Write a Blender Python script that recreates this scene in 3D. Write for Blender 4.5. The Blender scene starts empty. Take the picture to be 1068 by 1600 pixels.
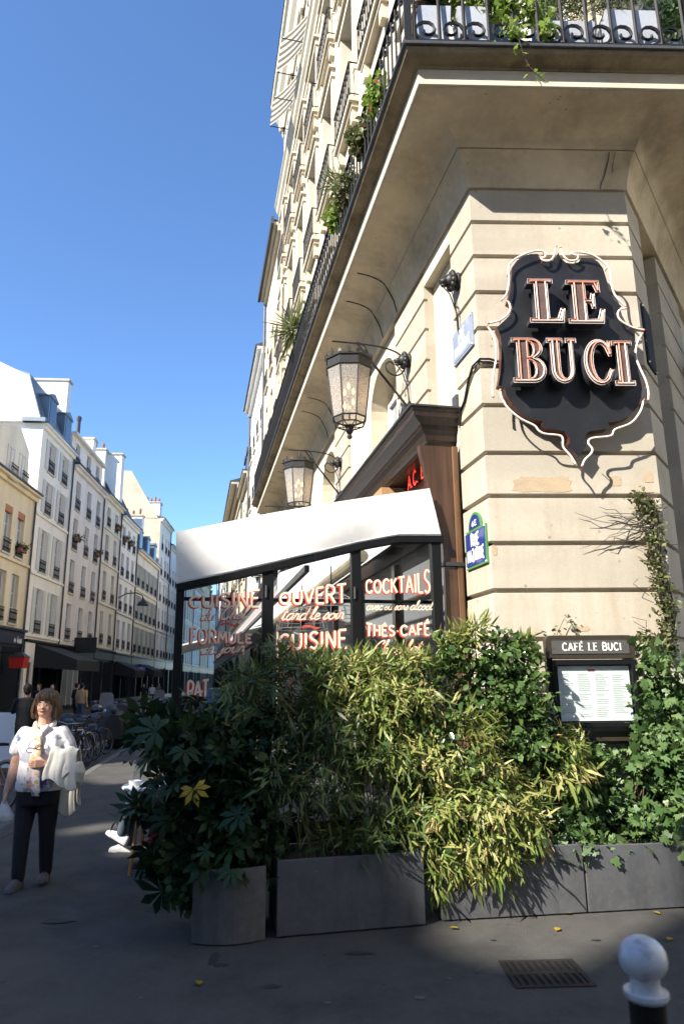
import bpy, bmesh, math, random
import numpy as np
from mathutils import Vector, Matrix
from math import radians, sin, cos, pi
random.seed(7); RNG = np.random.default_rng(7)
scene = bpy.context.scene
COL = scene.collection
# ------------------------------------------------------------------ camera, sky, sun, exposure
H = 1.68
PITCH, ROLL, FPX = radians(13.5626), radians(-0.531), 1098.54
_W = Vector((0, cos(PITCH), sin(PITCH))); _U = Vector((0, -sin(PITCH), cos(PITCH))); _R = Vector((1, 0, 0))
CR = _R * cos(ROLL) + _U * sin(ROLL); CU = _U * cos(ROLL) - _R * sin(ROLL)
CAMP = Vector((0, 0, H))
cam = bpy.data.cameras.new("camera"); camo = bpy.data.objects.new("camera", cam); COL.objects.link(camo)
cam.sensor_fit = 'VERTICAL'; cam.sensor_height = 36.0; cam.sensor_width = 24.03
cam.lens = FPX / 1600 * 36.0
cam.clip_start = 0.05; cam.clip_end = 2000
camo.matrix_world = Matrix(((CR.x, CU.x, -_W.x, 0), (CR.y, CU.y, -_W.y, 0), (CR.z, CU.z, -_W.z, H), (0, 0, 0, 1)))
cam.dof.use_dof = True; cam.dof.focus_distance = 8.0; cam.dof.aperture_fstop = 3.2
scene.camera = camo
SUN_AZ, SUN_EL = radians(47.5), radians(38)          # azimuth measured from behind the camera towards its left
world = bpy.data.worlds.new("World"); scene.world = world; world.use_nodes = True
wn = world.node_tree.nodes; wl = world.node_tree.links; wn.clear()
sky = wn.new('ShaderNodeTexSky'); sky.sky_type = 'NISHITA'; sky.sun_disc = False
sky.sun_elevation = SUN_EL; sky.sun_rotation = pi + SUN_AZ; sky.air_density = 1.0; sky.dust_density = 0.0; sky.ozone_density = 8.0
bg = wn.new('ShaderNodeBackground'); bg.inputs[1].default_value = 0.112
wo = wn.new('ShaderNodeOutputWorld'); wl.new(sky.outputs[0], bg.inputs[0]); wl.new(bg.outputs[0], wo.inputs[0])
sl = bpy.data.lights.new("sun", 'SUN'); sl.energy = 5.0; sl.angle = radians(0.53); sl.color = (1.0, 0.93, 0.82)
slo = bpy.data.objects.new("sun", sl); COL.objects.link(slo)
SDIR = Vector((-sin(SUN_AZ) * cos(SUN_EL), -cos(SUN_AZ) * cos(SUN_EL), sin(SUN_EL)))
slo.rotation_euler = SDIR.to_track_quat('Z', 'Y').to_euler(); slo.location = SDIR * 60
scene.view_settings.view_transform = 'Standard'; scene.view_settings.look = 'None'
scene.view_settings.exposure = 1.36; scene.view_settings.gamma = 1.0
scene.cycles.max_bounces = 8; scene.cycles.diffuse_bounces = 4; scene.cycles.transparent_max_bounces = 12
scene.cycles.use_denoising = True
# ------------------------------------------------------------------ frames
def az(a): a = radians(a); return Vector((sin(a), cos(a), 0))
class Frame:
    def __init__(s, o, d, n): s.o, s.d, s.n = Vector(o), Vector(d), Vector(n)
    def __call__(s, a, b, z): return s.o + s.d * a + s.n * b + Vector((0, 0, z))
    def M(s, a, b, z):
        p = s(a, b, z); d, n = s.d, s.n
        return Matrix(((d.x, n.x, 0, p.x), (d.y, n.y, 0, p.y), (d.z, n.z, 1, p.z), (0, 0, 0, 1)))
V2 = Vector((1.433, 6.701, 0)); V1 = Vector((3.162, 6.762, 0))
dA, dC, dR, dS, dP = az(-11.75), az(88), az(35.3), az(-4.32), az(78.25)
nA = Vector((-dA.y, dA.x, 0)); nC = Vector((dC.y, -dC.x, 0)); nR = Vector((dR.y, -dR.x, 0)); nS = Vector((dS.y, -dS.x, 0)); nP = Vector((dP.y, -dP.x, 0))
FA = Frame(V2, dA, nA)          # street front of the corner house: a runs away from us, b outwards
FC = Frame(V2, dC, nC)          # chamfered corner, a runs right
FR = Frame(V1, dR, nR)          # right front
FS = Frame((-14.903, 0, 0), dS, nS)   # houses across the street
W0 = Frame((0, 0, 0), (1, 0, 0), (0, 1, 0))
SE = V2 + dA * 0.70
FP = Frame(SE, -dP, nP)         # end screen of the terrace: a runs outwards from the house, b towards us
def ray(x, y): return _W + CR * ((x - 534) / FPX) - CU * ((y - 800) / FPX)
def on(fr, x, y, b=0.0):        # point of the photograph on the plane at offset b of a frame, in that frame's coordinates
    d = ray(x, y); p = fr.o + fr.n * b
    q = CAMP + d * ((p - CAMP).dot(fr.n) / d.dot(fr.n)) - fr.o
    return q.dot(fr.d), q.z
def gnd(x, y, z=0.0):
    d = ray(x, y); return CAMP + d * ((z - H) / d.z)
# ------------------------------------------------------------------ materials
MATS = {}
def mat(name, col, rough=0.7, metal=0.0, var=0.0, vscale=3.0, bump=0.0, bscale=40.0, spec=0.5, stain=None, stain_amt=0.0, stain_scale=0.6, streak=False, coat=0.0, emit=None, estr=0.0, pits=0.0, grain=0.0, course=0.0):
    m = bpy.data.materials.new(name); m.use_nodes = True; nt = m.node_tree; N = nt.nodes; L = nt.links
    b = N['Principled BSDF']; b.inputs['Roughness'].default_value = rough; b.inputs['Metallic'].default_value = metal
    b.inputs['Specular IOR Level'].default_value = spec
    if coat: b.inputs['Coat Weight'].default_value = coat; b.inputs['Coat Roughness'].default_value = 0.08
    c = (*col, 1); b.inputs['Base Color'].default_value = c
    if emit: b.inputs['Emission Color'].default_value = (*emit, 1); b.inputs['Emission Strength'].default_value = estr
    tc = N.new('ShaderNodeTexCoord'); src = None
    def noise(scale, det=6, rg=0.55, stretch=None):
        n = N.new('ShaderNodeTexNoise'); n.inputs['Scale'].default_value = scale; n.inputs['Detail'].default_value = det; n.inputs['Roughness'].default_value = rg
        if stretch:
            mp = N.new('ShaderNodeMapping'); mp.inputs['Scale'].default_value = stretch; L.new(tc.outputs['Object'], mp.inputs[0]); L.new(mp.outputs[0], n.inputs[0])
        else: L.new(tc.outputs['Object'], n.inputs[0])
        return n
    def mix(f, a, bcol):
        x = N.new('ShaderNodeMix'); x.data_type = 'RGBA'
        if isinstance(f, float): x.inputs[0].default_value = f
        else: L.new(f, x.inputs[0])
        if a is None: x.inputs[6].default_value = c
        else: L.new(a, x.inputs[6])
        x.inputs[7].default_value = (*bcol, 1); return x.outputs[2]
    def ramp(o, lo, hi, top=1.0):
        r = N.new('ShaderNodeMapRange'); r.inputs[1].default_value = lo; r.inputs[2].default_value = hi; r.inputs[4].default_value = top; L.new(o, r.inputs[0]); return r.outputs[0]
    if var:
        n = noise(vscale); src = mix(ramp(n.outputs[0], 0.35, 0.7), src, tuple(max(0, v * (1 - var)) for v in col))
        n2 = noise(vscale * 7.3, 8, 0.65); src = mix(ramp(n2.outputs[0], 0.45, 0.75, 0.7), src, tuple(min(1, v * (1 + var * 0.6)) for v in col))
    if stain:
        n3 = noise(stain_scale, 7, 0.62, (3.0, 3.0, 0.35) if streak else None); src = mix(ramp(n3.outputs[0], 0.48, 0.72, stain_amt), src, stain)
    if pits:
        v = N.new('ShaderNodeTexVoronoi'); v.inputs['Scale'].default_value = 7; L.new(tc.outputs['Object'], v.inputs[0])
        nz = noise(3.1, 3); mk = N.new('ShaderNodeMath'); mk.operation = 'MULTIPLY'; L.new(ramp(v.outputs['Distance'], pits, pits * 0.5, 0.75), mk.inputs[0]); L.new(ramp(nz.outputs[0], 0.5, 0.62), mk.inputs[1])
        src = mix(mk.outputs[0], src, tuple(v_ * 0.3 for v_ in col))
    if course:   # each stone course a little different in tone
        nc = noise(1.0, 1, 0.5, (0.35, 0.35, 2.3)); src = mix(ramp(nc.outputs[0], 0.42, 0.6, course), src, tuple(v_ * .74 for v_ in col))
    if grain:
        ng = noise(170, 3, 0.7); src = mix(ramp(ng.outputs[0], 0.45, 0.62, grain), src, tuple(min(1, v_ * 2.1) for v_ in col))
    if src: L.new(src, b.inputs['Base Color'])
    if bump:
        nb = noise(bscale, 7, 0.65); bp = N.new('ShaderNodeBump'); bp.inputs['Strength'].default_value = bump; bp.inputs['Distance'].default_value = 0.02
        L.new(nb.outputs[0], bp.inputs['Height']); L.new(bp.outputs[0], b.inputs['Normal'])
    MATS[name] = m; return m
def glassmat(name, tint=(0.9, 0.95, 0.95), refl=0.5, dark=0.0, rough=0.0):
    """window glass: clear sheet with mirror reflection, no caustics needed"""
    m = bpy.data.materials.new(name); m.use_nodes = True; nt = m.node_tree; N = nt.nodes; L = nt.links; N.clear()
    o = N.new('ShaderNodeOutputMaterial'); t = N.new('ShaderNodeBsdfTransparent'); t.inputs[0].default_value = (*tint, 1)
    g = N.new('ShaderNodeBsdfGlossy'); g.inputs['Roughness'].default_value = rough; fr = N.new('ShaderNodeLayerWeight'); fr.inputs[0].default_value = 0.5
    pw = N.new('ShaderNodeMath'); pw.operation = 'POWER'; pw.inputs[1].default_value = 4.0; L.new(fr.outputs['Facing'], pw.inputs[0])
    mu = N.new('ShaderNodeMath'); mu.operation = 'MULTIPLY_ADD'; mu.inputs[1].default_value = refl; mu.inputs[2].default_value = 0.05 * refl; L.new(pw.outputs[0], mu.inputs[0])
    x = N.new('ShaderNodeMixShader'); L.new(mu.outputs[0], x.inputs[0]); L.new(t.outputs[0], x.inputs[1]); L.new(g.outputs[0], x.inputs[2]); L.new(x.outputs[0], o.inputs[0])
    MATS[name] = m; return m
def leafmat(name, cols, tip=None, tipamt=0.0, rough=0.35, trans=0.35, spec=0.5):
    """cols: leaf colours picked per leaf through the 'tint' attribute; u runs along the leaf"""
    m = bpy.data.materials.new(name); m.use_nodes = True; nt = m.node_tree; N = nt.nodes; L = nt.links
    b = N['Principled BSDF']; b.inputs['Roughness'].default_value = rough; b.inputs['Specular IOR Level'].default_value = spec
    at = N.new('ShaderNodeAttribute'); at.attribute_name = 'tint'
    cr = N.new('ShaderNodeValToRGB'); e = cr.color_ramp.elements
    while len(e) < len(cols): e.new(0.5)
    for i, cc in enumerate(cols): e[i].position = i / max(1, len(cols) - 1); e[i].color = (*cc, 1)
    L.new(at.outputs['Fac'], cr.inputs[0]); col = cr.outputs[0]
    if tip:
        au = N.new('ShaderNodeAttribute'); au.attribute_name = 'u'
        r = N.new('ShaderNodeMapRange'); r.inputs[1].default_value = 0.45; r.inputs[2].default_value = 0.95; L.new(au.outputs['Fac'], r.inputs[0])
        r2 = N.new('ShaderNodeMapRange'); r2.inputs[1].default_value = 1 - tipamt; r2.inputs[2].default_value = min(1.0, 1.15 - tipamt); L.new(at.outputs['Fac'], r2.inputs[0])
        mu = N.new('ShaderNodeMath'); mu.operation = 'MULTIPLY'; L.new(r.outputs[0], mu.inputs[0]); L.new(r2.outputs[0], mu.inputs[1])
        x = N.new('ShaderNodeMix'); x.data_type = 'RGBA'; L.new(mu.outputs[0], x.inputs[0]); L.new(col, x.inputs[6]); x.inputs[7].default_value = (*tip, 1); col = x.outputs[2]
    L.new(col, b.inputs['Base Color'])
    tr = N.new('ShaderNodeBsdfTranslucent'); L.new(col, tr.inputs[0]); x = N.new('ShaderNodeMixShader'); x.inputs[0].default_value = trans
    L.new(b.outputs[0], x.inputs[1]); L.new(tr.outputs[0], x.inputs[2]); L.new(x.outputs[0], N['Material Output'].inputs[0])
    MATS[name] = m; return m
def clothmat(name, col, trans=0.3, rough=0.9, col2=None, period=0.0, axis=0):
    m = mat(name, col, rough, var=0.08, vscale=2.0); nt = m.node_tree; N = nt.nodes; L = nt.links; b = N['Principled BSDF']
    src = b.inputs['Base Color'].links[0].from_socket
    if col2:
        a = N.new('ShaderNodeAttribute'); a.attribute_name = 'u'
        md = N.new('ShaderNodeMath'); md.operation = 'PINGPONG'; md.inputs[1].default_value = period; L.new(a.outputs['Fac'], md.inputs[0])
        gt = N.new('ShaderNodeMath'); gt.operation = 'GREATER_THAN'; gt.inputs[1].default_value = period * 0.5; L.new(md.outputs[0], gt.inputs[0])
        x = N.new('ShaderNodeMix'); x.data_type = 'RGBA'; L.new(gt.outputs[0], x.inputs[0]); L.new(src, x.inputs[6]); x.inputs[7].default_value = (*col2, 1); src = x.outputs[2]; L.new(src, b.inputs['Base Color'])
    tr = N.new('ShaderNodeBsdfTranslucent'); L.new(src, tr.inputs[0]); x = N.new('ShaderNodeMixShader'); x.inputs[0].default_value = trans
    L.new(b.outputs[0], x.inputs[1]); L.new(tr.outputs[0], x.inputs[2]); L.new(x.outputs[0], N['Material Output'].inputs[0]); return m
mat('stone', (0.44, 0.40, 0.33), 0.85, var=0.14, vscale=2.3, bump=0.12, bscale=35, spec=0.2, stain=(0.30, 0.235, 0.155), stain_amt=0.55, stain_scale=1.3, streak=True, pits=0.14, course=0.7, grain=0.12)
mat('stone_soffit', (0.64, 0.54, 0.39), 0.9, var=0.22, vscale=1.1, bump=0.12, bscale=25, spec=0.15, stain=(0.16, 0.125, 0.085), stain_amt=0.55, stain_scale=1.3, pits=0.1)  # base colour lightened to stand in for light bounced off the street
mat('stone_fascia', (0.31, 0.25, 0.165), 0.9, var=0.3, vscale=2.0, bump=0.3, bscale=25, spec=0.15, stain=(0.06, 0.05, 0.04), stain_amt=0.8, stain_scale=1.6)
mat('stone_up', (0.58, 0.52, 0.41), 0.85, var=0.12, vscale=0.9, bump=0.2, bscale=14, spec=0.2, stain=(0.38, 0.31, 0.2), stain_amt=0.35, stain_scale=0.5, streak=True)
mat('patch', (0.41, 0.32, 0.215), 0.9, var=0.15, vscale=8, bump=0.2)
mat('groove', (0.07, 0.058, 0.042), 0.95)
mat('iron', (0.008, 0.0085, 0.0105), 0.6, spec=.25, metal=0.0, var=0.3, vscale=30, bump=0.1)
mat('iron_grey', (0.05, 0.05, 0.055), 0.5, metal=0.3, var=0.3, vscale=20, bump=0.2, bscale=60)
mat('black_paint', (0.006, 0.0065, 0.0075), 0.5, spec=.2)
mat('lead', (0.06, 0.065, 0.075), 0.5, var=0.3, vscale=6, bump=0.1)
mat('slate', (0.05, 0.055, 0.065), 0.6, var=0.4, vscale=8, bump=0.3, bscale=30)
mat('zinc_roof', (0.16, 0.20, 0.24), 0.45, metal=0.4, var=0.2, vscale=2)
mat('zinc_planter', (0.088, 0.091, 0.098), 0.6, metal=0.1, var=0.3, vscale=2.5, bump=0.12, bscale=30, stain=(0.04, 0.042, 0.046), stain_amt=0.8, stain_scale=2.4, streak=True)
mat('zinc_pot', (0.42, 0.45, 0.50), 0.5, metal=0.2, var=0.2, vscale=5)
mat('white_paint', (0.72, 0.71, 0.68), 0.5, var=0.08, vscale=3)
mat('window_white', (0.62, 0.62, 0.6), 0.5)
mat('pane', (0.035, 0.042, 0.05), 0.06, spec=0.9)
mat('pane_pale', (0.30, 0.31, 0.33), 0.12, spec=0.6, var=0.25, vscale=0.8)
mat('concrete', (0.071, 0.069, 0.064), 0.9, var=0.3, vscale=2.2, bump=0.5, bscale=110, spec=0.2, stain=(0.03, 0.029, 0.029), stain_amt=0.75, stain_scale=1.1, pits=0.13, grain=0.35)
mat('asphalt', (0.05, 0.05, 0.052), 0.9, var=0.25, vscale=2, bump=0.3, bscale=120, spec=0.3)
mat('kerb', (0.095, 0.092, 0.087), 0.85, var=0.2, vscale=3, bump=0.2)
mat('soil', (0.02, 0.014, 0.01), 0.95)
mat('trim_red', (0.5, 0.04, 0.03), 0.6)
glassmat('glass', (0.86, 0.9, 0.9), 0.95)
clothmat('canvas', (0.78, 0.775, 0.76), 0.12)
clothmat('canvas_roof', (0.8, 0.795, 0.78), 0.62)
def woodmat(name, c1, c2, sc=1.0):
    m = mat(name, c1, 0.38, coat=0.12, bump=0.05); nt = m.node_tree; N = nt.nodes; L = nt.links; b = N['Principled BSDF']
    tc = N.new('ShaderNodeTexCoord'); mp = N.new('ShaderNodeMapping'); mp.inputs['Scale'].default_value = (14 * sc, 14 * sc, 0.7 * sc); L.new(tc.outputs['Object'], mp.inputs[0])
    n = N.new('ShaderNodeTexNoise'); n.inputs['Scale'].default_value = 1.6; n.inputs['Detail'].default_value = 7; L.new(mp.outputs[0], n.inputs[0])
    cr = N.new('ShaderNodeValToRGB'); cr.color_ramp.elements[0].position = 0.3; cr.color_ramp.elements[1].position = 0.75
    cr.color_ramp.elements[0].color = (*c1, 1); cr.color_ramp.elements[1].color = (*c2, 1); L.new(n.outputs[0], cr.inputs[0]); L.new(cr.outputs[0], b.inputs['Base Color'])
woodmat('wood_dark', (0.011, 0.006, 0.004), (0.036, 0.019, 0.012))
woodmat('wood_mid', (0.036, 0.018, 0.011), (0.085, 0.043, 0.026))
woodmat('wood_orange', (0.085, 0.042, 0.021), (0.19, 0.105, 0.055))
woodmat('wood_pale', (0.36, 0.2, 0.1), (0.5, 0.3, 0.16))
# ------------------------------------------------------------------ mesh builder
WORLD = {}
class MB:
    def __init__(s): s.v = []; s.f = []; s.m = []; s.cur = 0; s.u = None
    def add(s, vs, fs):
        k = len(s.v); s.v += [tuple(p) for p in vs]
        for f in fs: s.f.append(tuple(k + i for i in f)); s.m.append(s.cur)
        return s
    def box(s, fr, a0, a1, b0, b1, z0, z1):
        P = [fr(a, b, z) for z in (z0, z1) for b in (b0, b1) for a in (a0, a1)]
        return s.add(P, [(0, 2, 3, 1), (4, 5, 7, 6), (0, 1, 5, 4), (2, 6, 7, 3), (0, 4, 6, 2), (1, 3, 7, 5)])
    def poly(s, pts): return s.add(pts, [tuple(range(len(pts)))])
    def prism(s, pts, vec):
        n = len(pts); vec = Vector(vec); P = [Vector(p) for p in pts]; P += [p + vec for p in P]
        return s.add(P, [tuple(range(n)), tuple(range(2 * n - 1, n - 1, -1))] + [(i, (i + 1) % n, (i + 1) % n + n, i + n) for i in range(n)])
    def tube(s, pts, r, n=6, closed=False, cap=True):
        pts = [Vector(p) for p in pts]; m = len(pts); rs = r if isinstance(r, (list, tuple)) else [r] * m
        k = len(s.v); prev = None
        for i, p in enumerate(pts):
            a = pts[(i - 1) % m] if (closed or i > 0) else p; b = pts[(i + 1) % m] if (closed or i < m - 1) else p
            t = (b - a).normalized() if (b - a).length > 1e-9 else Vector((0, 0, 1))
            if prev is None: x = t.orthogonal().normalized()
            else:
                x = prev - t * prev.dot(t); x = x.normalized() if x.length > 1e-6 else t.orthogonal().normalized()
            prev = x; y = t.cross(x)
            for j in range(n): s.v.append(tuple(p + (x * cos(2 * pi * j / n) + y * sin(2 * pi * j / n)) * rs[i]))
        for i in range(m if closed else m - 1):
            for j in range(n):
                i2 = (i + 1) % m; s.f.append((k + i * n + j, k + i * n + (j + 1) % n, k + i2 * n + (j + 1) % n, k + i2 * n + j)); s.m.append(s.cur)
        if cap and not closed:
            s.f.append(tuple(k + j for j in range(n - 1, -1, -1))); s.m.append(s.cur)
            s.f.append(tuple(k + (m - 1) * n + j for j in range(n))); s.m.append(s.cur)
        return s
    def lathe(s, c, prof, n=16, ax=None, phase=0.0):
        """prof: (radius, height along axis)"""
        c = Vector(c); ax = Vector(ax or (0, 0, 1)).normalized(); x = ax.orthogonal().normalized() if abs(ax.z) < 0.999 else Vector((1, 0, 0)); y = ax.cross(x)
        k = len(s.v); m = len(prof)
        for r, h in prof:
            for j in range(n):
                a = 2 * pi * j / n + phase; s.v.append(tuple(c + ax * h + (x * cos(a) + y * sin(a)) * r))
        for i in range(m - 1):
            for j in range(n): s.f.append((k + i * n + j, k + i * n + (j + 1) % n, k + (i + 1) * n + (j + 1) % n, k + (i + 1) * n + j)); s.m.append(s.cur)
        s.f.append(tuple(k + j for j in range(n - 1, -1, -1))); s.m.append(s.cur)
        s.f.append(tuple(k + (m - 1) * n + j for j in range(n))); s.m.append(s.cur)
        return s
    def ball(s, c, r, n=12, sc=(1, 1, 1), rot=None):
        c = Vector(c); k = len(s.v); h = n // 2
        for i in range(h + 1):
            t = pi * i / h
            for j in range(n):
                a = 2 * pi * j / n; p = Vector((sin(t) * cos(a) * sc[0], sin(t) * sin(a) * sc[1], cos(t) * sc[2])) * r
                if rot: p = rot @ p
                s.v.append(tuple(c + p))
        for i in range(h):
            for j in range(n): s.f.append((k + i * n + j, k + (i + 1) * n + j, k + (i + 1) * n + (j + 1) % n, k + i * n + (j + 1) % n)); s.m.append(s.cur)
        return s
    def loft(s, rings, cap=True):
        k = len(s.v); n = len(rings[0])
        for r in rings: s.v += [tuple(p) for p in r]
        for i in range(len(rings) - 1):
            for j in range(n): s.f.append((k + i * n + j, k + i * n + (j + 1) % n, k + (i + 1) * n + (j + 1) % n, k + (i + 1) * n + j)); s.m.append(s.cur)
        if cap:
            s.f.append(tuple(k + j for j in range(n - 1, -1, -1))); s.m.append(s.cur)
            s.f.append(tuple(k + (len(rings) - 1) * n + j for j in range(n))); s.m.append(s.cur)
        return s
    def sweep(s, path, prof, cap=True):
        """path: [(xy point, offset vector)], prof: closed polygon [(d, z)]; mitred run of a moulding"""
        return s.loft([[Vector((p[0].x + p[1].x * d, p[0].y + p[1].y * d, z)) for d, z in prof] for p in path], cap)
    def build(s, name, mats, parent=None, smooth=False, M=None, bevel=0.0, recalc=True, auto=None):
        me = bpy.data.meshes.new(name)
        me.from_pydata([tuple(p) for p in s.v], [], s.f)
        mats = mats if isinstance(mats, (list, tuple)) else [mats]
        for q in mats: me.materials.append(MATS[q] if isinstance(q, str) else q)
        if any(s.m): me.polygons.foreach_set('material_index', s.m)
        if recalc:
            bm = bmesh.new(); bm.from_mesh(me); bmesh.ops.recalc_face_normals(bm, faces=bm.faces); bm.to_mesh(me); bm.free()
        if smooth: me.shade_smooth()
        if auto is not None and smooth:
            try: me.set_sharp_from_angle(angle=radians(auto))
            except Exception: pass
        if s.u is not None:
            at = me.attributes.new('u', 'FLOAT', 'POINT'); at.data.foreach_set('value', s.u)
        o = link(name, me, parent, M)
        if bevel:
            bv = o.modifiers.new('bevel', 'BEVEL'); bv.width = bevel; bv.segments = 2; bv.limit_method = 'ANGLE'; bv.angle_limit = radians(40)
        return o
def link(name, data, parent=None, M=None):
    o = bpy.data.objects.new(name, data); COL.objects.link(o)
    if M is not None: o.matrix_basis = M
    if parent is not None: o.parent = parent; o.matrix_parent_inverse = WORLD[parent.name].inverted()
    WORLD[o.name] = M.copy() if M is not None else Matrix(); return o
def thing(name, label, cat, loc=(0, 0, 0), group=None, rz=0.0):
    o = link(name, None, None, Matrix.Translation(Vector(loc)) @ Matrix.Rotation(rz, 4, 'Z')); o.empty_display_size = 0.2
    return tag(o, label, cat, group)
def tag(o, label, cat, group=None):
    o['label'] = label; o['category'] = cat
    if group: o['group'] = group
    return o
def struct(o): o['kind'] = 'structure'; return o
def dup_tree(root, M, label=None, parent=None):
    """copy of a thing with copies of its parts and sub-parts, moved to M"""
    r = root.copy(); COL.objects.link(r); r.matrix_basis = M; WORLD[r.name] = M.copy()
    if label: r['label'] = label
    for ch in list(root.children):
        c = ch.copy(); COL.objects.link(c); c.parent = r; c.matrix_parent_inverse = ch.matrix_parent_inverse.copy()
        for g in list(ch.children):
            d = g.copy(); COL.objects.link(d); d.parent = c; d.matrix_parent_inverse = g.matrix_parent_inverse.copy()
    return r
def part_copy(proto, M, parent, label=None):
    """copy of one part (and its sub-parts) placed at M under another thing"""
    c = proto.copy(); COL.objects.link(c); c.matrix_basis = M; c.parent = parent; c.matrix_parent_inverse = WORLD[parent.name].inverted()
    WORLD[c.name] = M.copy()
    for g in list(proto.children):
        d = g.copy(); COL.objects.link(d); d.parent = c; d.matrix_parent_inverse = g.matrix_parent_inverse.copy()
    return c
def spiral(c, ux, uy, r0, r1, a0, turns, n=20):
    out = []
    for i in range(n + 1):
        t = i / n; a = a0 + turns * 2 * pi * t; r = r0 + (r1 - r0) * t; out.append(c + ux * (cos(a) * r) + uy * (sin(a) * r))
    return out
Z = Vector((0, 0, 1))
def smooth3(P, n=5):
    P = [Vector(p) for p in P]; out = []
    for i in range(len(P) - 1):
        a, b, c, d = P[max(i - 1, 0)], P[i], P[i + 1], P[min(i + 2, len(P) - 1)]
        for k in range(n):
            t = k / n; out.append(.5 * ((2 * b) + (c - a) * t + (2 * a - 5 * b + 4 * c - d) * t * t + (3 * b - a - 3 * c + d) * t ** 3))
    return out + [P[-1]]
# ------------------------------------------------------------------ ground
mb = MB(); mb.box(W0, -400, 400, -120, 700, -0.6, -0.125); struct(mb.build('road', 'asphalt'))
KA = gnd(150, 1195); KB = gnd(200, 1165); kd = (KB - KA).normalized(); kn = Vector((-kd.y, kd.x, 0))
FK = Frame(Vector((KA.x, KA.y, 0)), kd, kn)          # kerb line of our pavement, b towards the road
mb = MB(); mb.box(FK, -60, 140, -60, -0.16, -0.3, 0.0); struct(mb.build('pavement', 'concrete'))
mb = MB(); [mb.box(FK, -60 + i * 1.2, -60 + i * 1.2 + 1.192, -0.157, 0, -0.3, 0.004) for i in range(165)]; struct(mb.build('kerb', 'kerb', bevel=0.012))
mb = MB(); mb.box(FS, 0, 200, -4, 2.2, -0.3, 0.0); struct(mb.build('far_pavement', 'concrete'))
# ------------------------------------------------------------------ the corner house
def wall_grid(mb, fr, a0, a1, z0, z1, holes, b=0.0, depth=0.25):
    A_ = sorted({a0, a1} | {h[i] for h in holes for i in (0, 1)}); Z_ = sorted({z0, z1} | {h[i] for h in holes for i in (2, 3)})
    for i in range(len(A_) - 1):
        for j in range(len(Z_) - 1):
            am, zm = (A_[i] + A_[i + 1]) / 2, (Z_[j] + Z_[j + 1]) / 2
            if any(h[0] < am < h[1] and h[2] < zm < h[3] for h in holes): continue
            mb.poly([fr(A_[i], b, Z_[j]), fr(A_[i + 1], b, Z_[j]), fr(A_[i + 1], b, Z_[j + 1]), fr(A_[i], b, Z_[j + 1])])
    for h in holes:
        for p, q in (((h[0], h[2]), (h[1], h[2])), ((h[1], h[2]), (h[1], h[3])), ((h[1], h[3]), (h[0], h[3])), ((h[0], h[3]), (h[0], h[2]))):
            mb.poly([fr(p[0], b, p[1]), fr(q[0], b, q[1]), fr(q[0], b - depth, q[1]), fr(p[0], b - depth, p[1])])
def miter(n1, n2): return (n1 + n2) / (1 + n1.dot(n2))
mL, mR = miter(nA, nC), miter(nC, nR)
AEND, REND = 18.3, 22.0
RUN = [(FA(AEND, 0, 0), nA), (V2, mL), (V1, mR), (FR(REND, 0, 0), nR)]
house = thing('corner_house', 'tall cream stone corner house with a long balcony and a cafe on its ground floor', 'building', V2)
# rusticated corner, with real grooves
GZ = [6.53, 6.11, 5.68, 5.26, 4.83, 4.40, 3.89, 3.445, 2.97, 2.51, 2.05, 1.58, 1.12, 0.65]
def rustic(a, zlo, zhi, zs, d=0.0, back=-0.3):
    pr = [(back, zlo), (d, zlo)]
    for z in sorted(zs):
        if zlo + .05 < z < zhi - .05: pr += [(d, z - .026), (d - .008, z - .021), (d - .05, z - .017), (d - .05, z + .017), (d - .008, z + .021), (d, z + .026)]
    return pr + [(d, zhi), (back, zhi)]
mb = MB()
mb.sweep([(FA(0.66, 0, 0), nA), (V2, mL), (V1, mR), (FR(0.62, 0, 0), nR)], rustic(0, 0, 6.94, GZ))
for k in range(4):
    c = 2.33 + 4.72 * k
    if c + .7 < AEND: mb.sweep([(FA(c + .69, 0, 0), nA), (FA(c - .69, 0, 0), nA)], rustic(0, 0, 6.9, [6.53, 6.11, 5.68, 5.26, 4.83]))
for k in range(4):
    c = 2.2 + 4.9 * k; mb.sweep([(FR(c - .75, 0, 0), nR), (FR(c + .75, 0, 0), nR)], rustic(0, 0, 6.9, [6.53, 6.11, 5.68, 5.26, 4.83]))
wall = mb.build('wall', ['stone'], house)
# plain bays between the piers: back wall, arched openings
mb = MB()
def arch_bay(fr, a0, a1, zs, zt, ztop, b=-0.05, depth=0.32, n=14):
    """wall with a round-headed opening from z 0 up to zt between a0 and a1 inside it"""
    c, r = (a0 + a1) / 2, (a1 - a0) / 2; P = []
    for i in range(n + 1):
        t = pi * i / n; P.append((c - r * cos(t), zs + (zt - zs) * sin(t)))
    for i in range(n):
        (x0, y0), (x1, y1) = P[i], P[i + 1]
        mb.poly([fr(x0, b, y0), fr(x1, b, y1), fr(x1, b, ztop), fr(x0, b, ztop)])
        mb.poly([fr(x0, b, y0), fr(x1, b, y1), fr(x1, b - depth, y1), fr(x0, b - depth, y0)])
    for x in (a0, a1): mb.poly([fr(x, b, 0), fr(x, b, zs), fr(x, b - depth, zs), fr(x, b - depth, 0)])
    Q = [fr(a0, b - depth, 0), fr(a1, b - depth, 0)] + [fr(x, b - depth, y) for x, y in reversed(P)]
    mb.poly(Q)
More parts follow.
